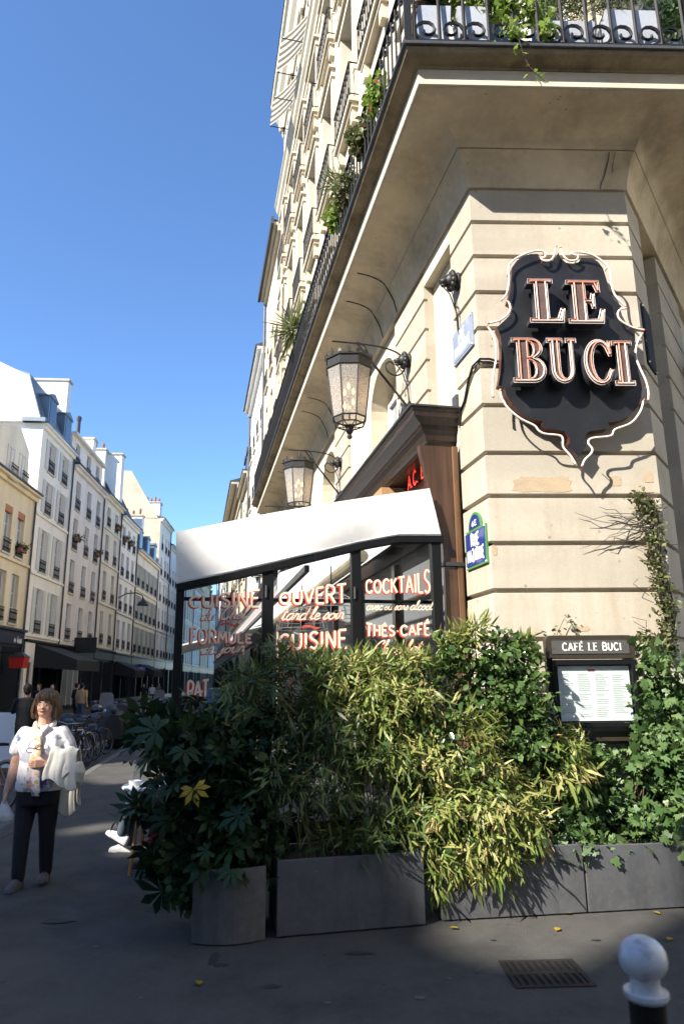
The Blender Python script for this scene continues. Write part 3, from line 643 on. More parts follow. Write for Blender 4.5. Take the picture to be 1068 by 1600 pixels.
words(panes[2], [('COCKTAILS', 571, 926, 671, 926, 21, .022, CAPS, lambda t: .9 + .85 * t ** 2), ('avec', 571, 953, 596, 953, 15, .011, LOW, 'light'), ('ou', 599, 953, 611, 953, 12, .008, LOW, 'light'), ('sans', 615, 953, 636, 953, 14, .010, LOW, 'light'), ('alcool', 639, 953, 674, 953, 15, .011, LOW, 'light'),
                 ('THÉS·CAFÉ', 571, 994, 671, 992, 20, .021, CAPS, lambda t: 1.0 - .25 * sin(pi * t)), ('Chocolat', 580, 1024, 656, 1020, 22, .013, LOW, 0)])
for pane_x, y in ((345, 977), (472, 981)):
    mb = MB(); Pq = [sp(pane_x + dx, y + dy) for dx, dy in ((0, 0), (6, -3), (14, -2), (20, 1), (26, 0))]
    ribbon(mb, [(-a, z) for a, z in smooth_line(Pq)], .018, lambda x, y: FP(-x, .006, y)); mb.build('flourish', 'paint_red', screen)
# ------------------------------------------------------------------ retractable awning behind the screen
aw = thing('awning', 'white fabric terrace awning with a red scalloped hem, seen through the glass screen', 'awning', FA(1, .5, 3.3))
clothmat('canvas_stripe', (0.74, 0.73, 0.7), 0.5)
mb = MB()
A0, A1 = .95, 11.0
mb.poly([FA(A0, .36, 3.36), FA(A1, .36, 3.36), FA(A1, 1.95, 2.78), FA(A0, 1.95, 2.78)])
mb.build('fabric', 'canvas_roof', aw)
mb = MB(); mb.box(FA, A0, A1, 1.95, 2.03, 2.74, 2.81); mb.box(FA, A0, A1, 1.62, 1.67, 2.80, 2.87); mb.box(FA, A0, A1, .30, .42, 3.37, 3.5); mb.build('bar', 'iron_grey', aw)
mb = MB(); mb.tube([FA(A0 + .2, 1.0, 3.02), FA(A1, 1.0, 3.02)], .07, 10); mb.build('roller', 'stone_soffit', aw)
mb = MB(); nn = 100
for k in range(nn):
    a, b = A0 + (A1 - A0) * k / nn, A0 + (A1 - A0) * (k + 1) / nn; m_ = (a + b) / 2
    mb.poly([FA(a, 1.955, 2.74), FA(b, 1.955, 2.74), FA(b, 1.955, 2.62), FA(m_, 1.955, 2.57), FA(a, 1.955, 2.62)])
val = mb.build('valance', 'canvas_roof', aw)
mb = MB()
for k in range(nn):
    a, b = A0 + (A1 - A0) * k / nn, A0 + (A1 - A0) * (k + 1) / nn; m_ = (a + b) / 2
    mb.poly([FA(a, 1.96, 2.62), FA(m_, 1.96, 2.57), FA(m_, 1.96, 2.552), FA(a, 1.96, 2.602)]); mb.poly([FA(m_, 1.96, 2.57), FA(b, 1.96, 2.62), FA(b, 1.96, 2.602), FA(m_, 1.96, 2.552)])
mb.build('red_hem', 'trim_red', val)
# wire lamp shades hung under the awning
for k, (a, b, z) in enumerate(((2.2, 1.15, 2.45), (3.6, 1.3, 2.4))):
    t = thing('wire_lamp', ['white wire dome lamp hanging behind the lettered glass, the nearer one', 'white wire dome lamp hanging farther under the terrace awning'][k], 'lamp', FA(a, b, z), 'wire dome lamps under the awning')
    mb = MB(); c = FA(a, b, z)
    for i in range(12):
        q = 2 * pi * i / 12; mb.tube([c + Vector((cos(q) * .36 * cos(e), sin(q) * .36 * cos(e), .3 * sin(e))) for e in [radians(x) for x in (0, 25, 50, 75, 90)]], .006, 4)
    for e in (0, 20, 40, 60): mb.tube([c + Vector((cos(q) * .36 * cos(radians(e)), sin(q) * .36 * cos(radians(e)), .3 * sin(radians(e)))) for q in [2 * pi * j / 18 for j in range(18)]], .006, 4, closed=True)
    mb.build('cage', 'white_paint', t)
    mb = MB(); mb.tube([c + Vector((0, 0, .3)), FA(a, b, 3.36 - (b - .36) * .365)], .008, 5); mb.build('cord', 'iron', t)
    mb = MB(); mb.lathe(c, [(.02, .3), (.05, .2), (.05, .1), (.02, .05)], 10); mb.build('bulb_holder', 'iron', t)
# ------------------------------------------------------------------ the neon sign on the corner
sign = thing('neon_sign', 'large black shield sign reading LE BUCI with neon tube outlines on the stone corner', 'neon sign', FC(.95, 0, 3.7))
SB = .15
def zc(x, y, b=SB): a, z = on(FC, 660 + x / 2.6176, 360 + y / 2.6176, b); return a, z
OUT = [(553, 90), (562, 112), (585, 132), (612, 136), (636, 130), (648, 112), (690, 113), (716, 128), (736, 155), (750, 200), (762, 250), (782, 288), (812, 310), (797, 325), (793, 348), (806, 374), (850, 400), (866, 414), (868, 445), (864, 485), (868, 530), (884, 590), (896, 645), (890, 690), (870, 732), (838, 765), (800, 780), (755, 785), (763, 799), (752, 812), (718, 816), (680, 822), (662, 838), (658, 866), (668, 880), (655, 900), (636, 928),
       (618, 905), (602, 890), (590, 879), (600, 868), (598, 845), (580, 822), (545, 813), (505, 808), (486, 795), (490, 780), (440, 768), (400, 745), (365, 710), (340, 670), (332, 640), (308, 632), (316, 590), (320, 540), (322, 480), (318, 430), (303, 396), (330, 372), (352, 350), (367, 322), (366, 300), (346, 288), (356, 255), (362, 200), (364, 152), (384, 124), (410, 107), (440, 96), (470, 96), (482, 116), (500, 130), (528, 124), (545, 108)]
SH = [FC(*((lambda q: (q[0], SB, q[1]))(zc(x, y)))) for x, y in OUT]
mb = MB(); mb.prism([p - nC * .105 for p in SH], nC * .105); mat('sign_black', (0.011, 0.012, 0.015), 0.42, var=.3, vscale=4, stain=(0.03, 0.03, 0.034), stain_amt=.5, stain_scale=3); mat('sign_side', (0.10, 0.028, 0.018), 0.5, var=.4, vscale=5)
for i in range(len(mb.f)):
    if i >= 2: mb.m[i] = 1
mb.m[0] = mb.m[1] = 0
panel = mb.build('shield_panel', ['sign_black', 'sign_side'], sign)
mb = MB()
for a, z in ((.55, 5.4), (1.35, 5.4), (.6, 4.4), (1.3, 4.4)): mb.tube([FC(a, 0, z), FC(a, .05, z)], .02, 6)
mb.build('mounting_bracket', 'iron', sign)
mat('neon_pale', (0.80, 0.68, 0.60), 0.25, coat=.5); mat('neon_orange', (0.66, 0.28, 0.19), 0.3, coat=.4); mat('sign_rim', (0.30, 0.17, 0.13), .5)
NEON = [[(626, 958), (604, 922), (574, 886), (572, 852), (556, 838), (500, 832), (474, 819), (456, 798), (400, 770), (350, 728), (325, 690), (316, 650)], [(288, 683), (285, 640), (290, 580), (300, 520), (296, 455), (280, 415), (260, 388)], [(262, 381), (310, 370), (345, 346), (358, 320), (352, 296), (340, 288)], [(318, 288), (343, 258), (353, 200), (350, 150), (374, 120), (410, 100), (450, 86), (486, 84), (502, 96), (495, 112), (478, 106)], [(478, 106), (490, 122), (512, 126), (534, 108), (545, 62)],
        [(560, 66), (575, 104), (600, 124), (628, 120), (634, 105), (615, 99), (603, 93), (640, 90), (690, 100), (730, 124), (763, 162), (772, 228), (790, 272), (832, 314)], [(834, 318), (803, 326), (797, 350), (815, 374), (860, 398), (906, 408)], [(898, 420), (876, 460), (870, 512), (886, 560), (910, 612), (922, 660), (920, 696)], [(902, 690), (890, 738), (850, 788), (785, 814), (768, 840), (690, 850), (676, 870), (692, 892), (688, 912), (662, 938), (650, 966)]]
def c3(P, b): return [FC(*((lambda q: (q[0], b, q[1]))(zc(x, y, b)))) for x, y in smooth_line(P, 4)]
for k, P in enumerate(NEON):
    mb = MB(); pts = c3(P, .215); mb.tube(pts, .0105, 8); mb.cur = 1
    mb.tube([pts[0] + Z * .002, pts[1]], .0125, 8); mb.tube([pts[-1], pts[-2]], .0125, 8)
    for q in (len(pts) // 4, 3 * len(pts) // 4): mb.tube([pts[q], pts[q] - nC * .075], .005, 5)
    mb.build('neon_outline', ['neon_pale', 'neon_orange'], sign, smooth=True)
# letters: open channels with neon inside
def big(poly, holes=()):
    cu = bpy.data.curves.new('letter', 'CURVE'); cu.dimensions = '2D'; cu.fill_mode = 'BOTH'; cu.extrude = .055
    for P in [poly] + list(holes):
        sp_ = cu.splines.new('POLY'); sp_.points.add(len(P) - 1); sp_.use_cyclic_u = True
        for i, (x, y) in enumerate(P): sp_.points[i].co = (x, y, 0, 1)
    ob = bpy.data.objects.new('tmp', cu); COL.objects.link(ob); dg = bpy.context.evaluated_depsgraph_get(); me = bpy.data.meshes.new_from_object(ob.evaluated_get(dg)); bpy.data.objects.remove(ob); return me
def arcp(cx, cy, rx, ry, a0, a1, n=10): return [(cx + rx * cos(radians(a0 + (a1 - a0) * i / n)), cy + ry * sin(radians(a0 + (a1 - a0) * i / n))) for i in range(n + 1)]
LET = {'L': ([(0, 0), (.72, 0), (.76, .33), (.68, .33), (.6, .1), (.42, .1), (.42, .9), (.54, .9), (.54, 1), (0, 1), (0, .9), (.14, .9), (.14, .1), (0, .1)], []),
 'E': ([(0, 0), (.78, 0), (.82, .33), (.73, .33), (.66, .1), (.42, .1), (.42, .46), (.52, .46), (.55, .34), (.62, .34), (.62, .7), (.55, .7), (.52, .56), (.42, .56), (.42, .9), (.6, .9), (.67, .72), (.75, .72), (.74, 1), (0, 1), (0, .9), (.14, .9), (.14, .1), (0, .1)], []),
 'B': ([(0, 0)] + [(.45, 0)] + arcp(.5, .28, .3, .28, -90, 75, 9) + arcp(.46, .77, .28, .23, -50, 90, 8) + [(0, 1), (0, .9), (.13, .9), (.13, .1), (0, .1)], [[(.4, .1)] + arcp(.44, .29, .12, .19, -90, 90, 6) + [(.4, .48)], [(.4, .57)] + arcp(.42, .735, .11, .165, -90, 90, 6) + [(.4, .9)]]),
 'U': ([(0, 1), (0, .9), (.12, .9), (.12, .3)] + arcp(.47, .3, .35, .3, 180, 360, 12) + [(.82, .9), (.93, .9), (.93, 1), (.6, 1), (.6, .9), (.71, .9), (.71, .3)] + arcp(.55, .3, .16, .2, 0, -180, 8) + [(.39, .9), (.5, .9), (.5, 1)], []),
 'C': (arcp(.45, .5, .43, .5, 52, 308, 18) + [(.83, .34), (.74, .36)] + arcp(.5, .5, .23, .4, 308, 52, 14) + [(.73, .63), (.79, .63), (.8, .97), (.72, .97)], []),
 'I': ([(0, 0), (.54, 0), (.54, .1), (.41, .1), (.41, .9), (.54, .9), (.54, 1), (0, 1), (0, .9), (.13, .9), (.13, .1), (0, .1)], [])}
mat('letter_face', (0.13, 0.085, 0.075), 0.35, var=.4, vscale=12, coat=.3); mat('letter_side', (0.03, 0.032, 0.037), 0.5); mat('letter_rim', (0.52, 0.42, 0.4), .4)
LB = .31
for ch, tl, tr, bl in (('L', (428, 200), (505, 200), (438, 377)), ('E', (582, 205), (728, 205), (598, 380)), ('B', (360, 440), (495, 440), (372, 622)), ('U', (500, 442), (645, 442), (520, 625)), ('C', (652, 447), (785, 447), (660, 632)), ('I', (768, 453), (850, 453), (790, 634))):
    P, Hs = LET[ch]; a0, z1 = zc(tl[0], tl[1], LB); b0, z0 = zc(bl[0], bl[1], LB)
    W_ = {'L': .76, 'E': .8, 'B': .8, 'U': .93, 'C': .85, 'I': .54}[ch]
    aL = (a0 + b0) / 2; br = {'L': (585, 377), 'E': (745, 380), 'B': (508, 622), 'U': (640, 625), 'C': (790, 632), 'I': (870, 634)}[ch]; wd = zc(br[0], br[1], LB)[0] - aL; hh = z1 - z0; sx, sy = wd / W_, hh
    tp = lambda q: (q[0] * sx, q[1] * sy)
    me = big([tp(q) for q in P], [[tp(q) for q in h] for h in Hs])
    M = Matrix(((dC.x, 0, nC.x, 0), (dC.y, 0, nC.y, 0), (0, 1, 0, 0), (0, 0, 0, 1))); M = Matrix.Translation(FC(aL, LB - .055, z0)) @ M
    me.materials.clear(); me.materials.append(MATS['letter_face']); me.materials.append(MATS['letter_side'])
    for pl_ in me.polygons: pl_.material_index = 0 if pl_.normal.z > .9 else 1
    lo = link('letter', me, sign, M)
    rim, tub, org = MB(), MB(), MB(); F3 = lambda x, y, b: FC(aL + x, LB + b, z0 + y)
    for Q in [P] + Hs:
        R_ = [tp(q) for q in Q]; rim.tube([F3(x, y, .003) for x, y in R_], .0055, 4, closed=True)
    # inner neon loop: the outline drawn in towards the stroke's middle
    R_ = [Vector((*tp(q), 0)) for q in P]; n = len(R_); area = sum(R_[i].x * R_[(i + 1) % n].y - R_[(i + 1) % n].x * R_[i].y for i in range(n)); s_ = 1 if area > 0 else -1; I_ = []
    for i in range(n):
        e0 = (R_[i] - R_[i - 1]).normalized(); e1 = (R_[(i + 1) % n] - R_[i]).normalized(); n0 = Vector((-e0.y, e0.x, 0)) * s_; n1 = Vector((-e1.y, e1.x, 0)) * s_; mm = n0 + n1
        mm = mm / max(.5, 1 + n0.dot(n1)); I_.append(R_[i] + mm * .020)
    pts = [F3(p.x, p.y, .012) for p in I_]; h_ = n // 2
    tub.tube(pts[:h_ + 1], .0075, 6); org.tube(pts[h_:] + [pts[0]], .0075, 6)
    for h in Hs:
        cx = sum(tp(q)[0] for q in h) / len(h); cy = sum(tp(q)[1] for q in h) / len(h)
        org.tube([F3(cx + (tp(q)[0] - cx) * 1.22 + (.0 if tp(q)[0] > cx else -.008), cy + (tp(q)[1] - cy) * 1.14, .012) for q in h], .0065, 6, closed=True)
    rim.build('letter_edge', 'letter_rim', lo); tub.build('neon_tube', 'neon_pale', lo); org.build('neon_tube', 'neon_orange', lo)
# cable from the sign round the corner
mb = MB(); pts = [FC(.22, .03, 4.86), FC(.1, .025, 4.9), FC(.0, .025, 4.9), FA(.12, .03, 4.88), FA(.28, .02, 4.78), FA(.42, .015, 4.62), FA(.55, .015, 4.55), FA(.6, .015, 4.4)]
mb.tube([Vector(q) for q in pts], .012, 6); mb.tube([Vector(q) - Z * .03 for q in pts], .008, 6); mb.build('cable', 'iron', sign)
# ------------------------------------------------------------------ lanterns on wall brackets
glassmat('lantern_glass', (0.62, 0.6, 0.52), 0.8, rough=.25)
lm = MATS['lantern_glass']; N = lm.node_tree.nodes; L = lm.node_tree.links   # rippled pale glass: part clear, part milky
dfu = N.new('ShaderNodeBsdfTranslucent'); dfu.inputs[0].default_value = (.78, .77, .72, 1); df2 = N.new('ShaderNodeBsdfDiffuse'); df2.inputs[0].default_value = (.62, .63, .61, 1)
ad = N.new('ShaderNodeMixShader'); ad.inputs[0].default_value = .5; L.new(dfu.outputs[0], ad.inputs[1]); L.new(df2.outputs[0], ad.inputs[2])
mxx = N.new('ShaderNodeMixShader'); outn = [q for q in N if q.type == 'OUTPUT_MATERIAL'][0]; prev = outn.inputs[0].links[0].from_socket
tcx = N.new('ShaderNodeTexCoord'); nzx = N.new('ShaderNodeTexNoise'); nzx.inputs['Scale'].default_value = 60; L.new(tcx.outputs['Object'], nzx.inputs[0]); mrx = N.new('ShaderNodeMapRange'); mrx.inputs[1].default_value = .3; mrx.inputs[2].default_value = .7; mrx.inputs[3].default_value = .35; mrx.inputs[4].default_value = .85; L.new(nzx.outputs[0], mrx.inputs[0])
L.new(mrx.outputs[0], mxx.inputs[0]); L.new(prev, mxx.inputs[1]); L.new(ad.outputs[0], mxx.inputs[2]); L.new(mxx.outputs[0], outn.inputs[0])
mat('bulb', (0.9, 0.6, 0.3), 0.3, emit=(1.0, 0.45, 0.15), estr=5.0); mat('cast', (0.028, 0.028, 0.028), 0.5, metal=.3, var=.3, vscale=15, bump=.15)
def lantern(fr, s, label):
    t = thing('wall_lantern', label, 'lantern', fr(s, .85, 4.83), 'iron lanterns on wall brackets')
    cx = .85; c = fr(s, cx, 0); oc = 8
    ring = lambda r, z, ph=pi / 8: [c + Vector((cos(2 * pi * i / oc + ph) * r, sin(2 * pi * i / oc + ph) * r, z)) for i in range(oc)]
    T, B = ring(.315, 5.78), ring(.232, 5.10)
    mb = MB()
    for i in range(oc): mb.poly([T[i], T[(i + 1) % oc], B[(i + 1) % oc], B[i]])
    mb.build('glass', 'lantern_glass', t)
    mb = MB()
    for i in range(oc): mb.tube([T[i], B[i]], .009, 5)
    for R_, rr in ((B, .013), (ring(.2, 5.02), .011)): mb.tube(R_, rr, 5, closed=True)
    for i in range(oc): mb.tube([B[i], ring(.2, 5.02)[i]], .009, 4); mb.tube([ring(.2, 5.02)[i], c + Z * 4.98], .007, 4)
    mb.lathe(c, [(.315, 5.775), (.335, 5.785), (.335, 5.81), (.315, 5.82), (.315, 5.91), (.335, 5.92), (.335, 5.945), (.30, 5.95), (.12, 5.99), (.03, 6.0)], 8, phase=pi / 8)
    mb.lathe(c, [(.012, 4.82), (.032, 4.835), (.036, 4.86), (.02, 4.885), (.035, 4.9), (.06, 4.95), (.05, 4.98), (.07, 5.0), (.02, 5.03)], 12)
    for i in range(16):
        q = 2 * pi * i / 16; p = c + Vector((cos(q) * .318, sin(q) * .318, 5.95)); tall = i % 2 == 0; tn = Vector((-sin(q), cos(q), 0)); rd = Vector((cos(q), sin(q), 0)); h_ = .085 if tall else .05; w_ = .04
        mb.prism([p - tn * w_ * .5, p + tn * w_ * .5, p + tn * w_ * .75 + Z * h_ * .45, p + tn * w_ * .25 + Z * h_ * .6, p + tn * w_ * .35 + Z * h_ * .85, p + Z * h_, p - tn * w_ * .35 + Z * h_ * .85, p - tn * w_ * .25 + Z * h_ * .6, p - tn * w_ * .75 + Z * h_ * .45], rd * .008)
    mb.tube([c + Z * 6.0, c + Z * 6.22], .01, 6); mb.build('iron_frame', 'cast', t)
    mb = MB()
    mb.tube(smooth3([fr(s, 1.08, 6.225), fr(s, .55, 6.215), fr(s, .25, 6.17), fr(s, .09, 6.08), fr(s, .05, 5.95), fr(s, .1, 5.83), fr(s, .2, 5.79), fr(s, .3, 5.84), fr(s, .33, 5.93), fr(s, .27, 5.99), fr(s, .2, 5.95)]), .0125, 6)
    mb.tube([fr(s, .72, 6.21), fr(s, .02, 5.32)], .017, 6); mb.tube([fr(s, .82, 6.22), fr(s, .70, 6.235), fr(s, .62, 6.19), fr(s, .56, 6.05)], .012, 6); mb.box(fr, s - .05, s + .05, 0, .03, 5.22, 5.4)
    mb.build('bracket', 'cast', t)
    b_ = MB()
    for k, (q, z) in enumerate(((0.6, 5.52), (2.6, 5.5), (4.6, 5.55), (1.6, 5.3), (3.6, 5.28), (5.6, 5.33))):
        p = c + Vector((cos(q) * .07, sin(q) * .07, z)); b_.lathe(p, [(.006, -.045), (.02, -.02), (.018, .01), (.004, .05)], 8)
    bo = b_.build('bulbs', 'bulb', t, smooth=True)
    mb = MB(); mb.tube([c + Z * 5.1, c + Z * 5.45], .01, 6)
    for q, z in ((0.6, 5.47), (2.6, 5.45), (4.6, 5.5), (1.6, 5.25), (3.6, 5.23), (5.6, 5.28)): mb.tube([c + Z * (z - .06), c + Vector((cos(q) * .07, sin(q) * .07, z - .02))], .008, 5)
    mb.build('lamp_holder', 'cast', t)
    return t
for k in range(4): lantern(FA, 2.4 + 4.72 * k, ['iron lantern with rippled glass on the bracket nearest the wooden cornice corner, the largest seen', 'second iron wall lantern from the corner, above the middle of the white canvas panel', 'third iron wall lantern, its crown just showing over the white canvas panel', 'farthest iron wall lantern under the long balcony'][k])
lantern(FR, 2.75, 'iron wall lantern on the right hand front, its scroll bracket at the picture edge')
# lion heads
def lion(fr, s, z, label, cable=True):
    t = thing('lion_head', label, 'ornament', fr(s, 0, z), 'cast lion heads on the piers'); mb = MB(); c = fr(s, .09, z); n = fr.n
    up = (Z * .95 - n * .0).normalized(); rot = Matrix((fr.d, n, Z)).transposed()
    mb.lathe(fr(s, 0, z), [(.1, 0), (.105, .02), (.09, .04), (.07, .06)], 12, ax=n); mb.ball(c, .085, 12, (1, .95, 1.05), rot)
    for k in range(11): q = 2 * pi * k / 11; mb.ball(c + (fr.d * cos(q) + Z * sin(q)) * .085 - n * .01, .038, 7, (1, 1, 1.1), rot)
    mb.ball(c + n * .08 - Z * .02, .05, 10, (1.05, 1.1, .85), rot); mb.ball(c + n * .125 - Z * .005, .018, 7, (1.3, 1, .8), rot); mb.ball(c + n * .085 - Z * .065, .034, 8, (.9, 1.1, .7), rot)
    for e in (-1, 1): mb.ball(c + n * .055 + Z * .035 + fr.d * .035 * e, .02, 6, (1.3, 1, .7), rot); mb.ball(c + Z * .085 + fr.d * .065 * e, .024, 6)
    mb.build('head', 'cast', t, smooth=True)
    if cable:
        m2 = MB(); m2.tube([c + n * .1 - Z * .07, fr(s - .06, .13, z - .2), fr(s - .04, .05, z - .42), fr(s, .015, z - .75)], .008, 5); m2.tube([c - Z * .08, fr(s + .03, .03, z - .3), fr(s + .03, .015, z - .8)], .006, 5); m2.build('cable', 'iron', t)
    return t
lion(FA, .46, 6.08, 'dark cast lion head on the corner pier above the faded street plaque')
lion(FA, 2.35, 6.0, 'dark cast lion head beside the scroll of the nearest lantern bracket'); lion(FA, 7.07, 6.0, 'dark cast lion head beside the second lantern bracket'); lion(FR, 2.75, 5.75, 'dark cast lion head on the shaded right hand front', False)
# ------------------------------------------------------------------ street plaques
mat('enamel_blue', (0.018, 0.035, 0.20), 0.25, coat=.5, var=.15, vscale=8); mat('enamel_green', (0.07, 0.22, 0.06), 0.3, coat=.4, var=.2, vscale=10); mat('enamel_white', (0.75, 0.75, 0.72), .4); mat('old_blue', (0.24, 0.28, 0.38), 0.5, var=.25, vscale=5, stain=(.45, .45, .45), stain_amt=.5, stain_scale=4); mat('old_navy', (0.045, 0.05, 0.06), .85, var=.2, spec=.1)
def plaque(fr, corners, arch, text, bcol, fcol, label, tcol='enamel_white', arr=None):
    (a0, z0), (a1, z1) = corners; t = thing('street_sign', label, 'street sign', fr(a0, .02, z0), 'street name plaques'); g = lambda a, z, b: fr(a, b, z); w = .025
    lo, hi = min(a0, a1), max(a0, a1); c = (lo + hi) / 2; mb = MB(); P = [(lo, z0), (hi, z0), (hi, z1)]
    if arch: P += [(c + .17 * cos(q), z1 + .17 * sin(q)) for q in [pi * i / 12 for i in range(13)]]
    P += [(lo, z1)]; mb.prism([g(a, z, .0) for a, z in P], fr.n * .022); mb.build('border', bcol, t, bevel=.003)
    mb = MB(); mb.prism([g(a, z, .0221) for a, z in ((lo + w, z0 + w), (hi - w, z0 + w), (hi - w, z1 - w), (lo + w, z1 - w))], fr.n * .004)
    if arch: mb.prism([g(a, z, .0221) for a, z in [(c + .14 * cos(q), z1 + .005 + .14 * sin(q)) for q in [pi * i / 12 for i in range(13)]]], fr.n * .004)
    f = mb.build('field', fcol, t)
    for k, (tx, wd) in enumerate(text):
        h_ = (z1 - z0 - 2 * w) / (len(text) + .9); zb = z1 - w - h_ * (k + 1) - h_ * .3 * (k + .8); s_ = 1 if a1 > a0 else -1; x0 = c - s_ * wd / 2
        mb = MB(); lettering(mb, tx, lambda x, y: fr(x0 + s_ * x, .028, zb + y), wd, h_, h_ * .2, gap=.2); mb.build('lettering', tcol, f)
    if arr: mb = MB(); lettering(mb, arr, lambda x, y: fr(c + .06 - x, .028, z1 + .03 + y), .12, .05, .012, CAPS); mb.build('lettering', tcol, f)
    for a in (lo + .02, hi - .02):
        for z in (z0 + .02, z1 - .02): mb = MB(); mb.ball(fr(a, .024, z), .011, 6); mb.build('screw', 'enamel_white', t)
plaque(FA, ((.585, 2.79), (.045, 3.185)), True, (('RUE', .2), ('MAZARINE', .42)), 'enamel_green', 'enamel_blue', 'blue enamel street sign with green border and arched top reading RUE MAZARINE', arr='6E')
a0, z0 = on(FA, 706, 562, .02); a1, z1 = on(FA, 739, 483, .02)
plaque(FA, ((.66, 5.12), (.09, 5.50)), False, (('RUE', .16), ('MAZARINE', .44)), 'old_blue', 'old_blue', 'faded pale blue old street plaque high on the sunny side of the corner')
plaque(FR, ((.12, 4.92), (.5, 5.62)), False, (), 'old_navy', 'old_navy', 'dark old plaque high on the shaded right side of the corner')
# ------------------------------------------------------------------ menu board on its post
menu = thing('menu_board', 'bronze framed menu case reading CAFÉ LE BUCI in front of the stone corner', 'menu board', FC(.62, .45, 0)); MBo = .42
mat('bronze', (0.045, 0.036, 0.026), 0.45, metal=.25, var=.3, vscale=10); mat('paper', (0.76, 0.77, 0.76), 0.7); mat('print_grey', (0.52, 0.53, 0.54), 0.8); mat('print_dark', (0.07, 0.06, 0.06), .8); mat('print_red', (0.3, 0.03, 0.05), .8)
q = lambda x, y: on(FC, x, y, MBo)
(aL, zT), (aR, _), (_, zB) = q(850, 993), q(989, 991), q(870, 1137); aL2 = q(866, 1100)[0]
zH = q(868, 1030)[1]
def rrect(a0, a1, z0, z1, r, both=False, n=5):
    P = [(a0, z0), (a1, z0)] + [(a1 - r + r * cos(t), z1 - r + r * sin(t)) for t in [pi / 2 * i / n for i in range(n + 1)]] + [(a0 + r - r * sin(t), z1 - r + r * cos(t)) for t in [pi / 2 * i / n for i in range(n + 1)]]
    return P
mb = MB(); mb.prism([FC(a, MBo - .07, z) for a, z in rrect(aL, aR, zH, zT, .05)], nC * .07); mb.build('header', 'bronze', menu, bevel=.006)
mb = MB(); mb.prism([FC(a, MBo + .0003, z) for a, z in rrect(aL + .055, aR - .055, zH + .045, zT - .045, .01)], nC * .006); hd = mb.build('nameplate', mat('plate', (0.07, 0.068, 0.064), .5), menu)
mb = MB(); wd = .52; x0 = (aL + aR) / 2 - wd / 2 + .01; lettering(mb, 'CAFÉ LE BUCI', lambda x, y: FC(x0 + x, MBo + .0085, zH + .075 + y), wd, .062, .0115, gap=.24, serif=.011); mb.build('lettering', 'enamel_white', hd)
zt2 = zH - .005; aa, bb = aL + .06, aR - .01; mb = MB()
for a0_, a1_, z0_, z1_ in ((aa, aa + .035, zB, zt2), (bb - .035, bb, zB, zt2), (aa + .035, bb - .035, zB, zB + .04), (aa + .035, bb - .035, zt2 - .045, zt2)): mb.box(FC, a0_, a1_, MBo - .07, MBo - .005, z0_, z1_)
mb.box(FC, aa + .035, bb - .035, MBo - .07, MBo - .055, zB + .04, zt2 - .045); mb.build('case', 'black_paint', menu, bevel=.003)
mb = MB(); pa0, pa1, pz0, pz1 = aa + .045, bb - .045, zB + .05, zt2 - .055; mb.box(FC, pa0, pa1, MBo - .0545, MBo - .05, pz0, pz1); pp = mb.build('paper', 'paper', menu)
mb = MB(); r_ = random.Random(3); pw = (pa1 - pa0)
for col_, nl in ((0.03, 22), (.27, 24), (.51, 24), (.75, 22)):
    for k in range(nl):
        z = pz1 - .07 - k * .0155; a = pa0 + pw * col_; l = pw * .19 * r_.uniform(.55, 1)
        if r_.random() < .12: continue
        mb.poly([FC(a, MBo - .0475, z), FC(a + l, MBo - .0475, z), FC(a + l, MBo - .0475, z + .005), FC(a, MBo - .0475, z + .005)])
mb.build('print', 'print_grey', pp)
mb = MB(); mb.poly([FC(pa0 + pw * .42, MBo - .0475, pz1 - .045), FC(pa0 + pw * .52, MBo - .0475, pz1 - .045), FC(pa0 + pw * .52, MBo - .0475, pz1 - .028), FC(pa0 + pw * .42, MBo - .0475, pz1 - .028)]); mb.build('heading', 'print_red', pp)
mb = MB(); mb.poly([FC(aa + .03, MBo - .02, zB + .03), FC(bb - .03, MBo - .02, zB + .03), FC(bb - .03, MBo - .02, zt2 - .04), FC(aa + .03, MBo - .02, zt2 - .04)]); mb.build('glazing', 'glass', menu)
mb = MB(); mb.box(FC, aL + .02, aL + .075, MBo - .12, MBo - .071, 0, zT - .05); mb.box(FC, aR - .075, aR - .02, MBo - .12, MBo - .071, 0, zT - .05); mb.box(FC, aL + .075, aR - .075, MBo - .11, MBo - .08, zB - .12, zB - .04); mb.build('post', 'bronze', menu)
# red neon words inside the shop fascia
nb = thing('neon_lettering', 'small red neon lettering reading A.C. BAR glowing in the dark shop fascia', 'neon sign', FA(1.3, .15, 3.6)); mat('neon_red', (0.8, .03, .02), .4, emit=(1, .03, .015), estr=1.1)
aL_, zL_ = on(FA, 637, 764, .2); aR_, zR_ = on(FA, 662, 740, .2)
mb = MB(); lettering(mb, 'A.C. BAR', lambda x, y: FA(aL_ - x, .2, zL_ - .02 + y), aL_ - aR_ + .3, .17, .022, gap=.2); mb.build('red_tubes', 'neon_red', nb)
mb = MB(); mb.box(FA, aR_ - .3, aL_ + .05, .11, .13, zL_ + .05, zL_ + .09); mb.build('backing_bar', 'iron', nb)
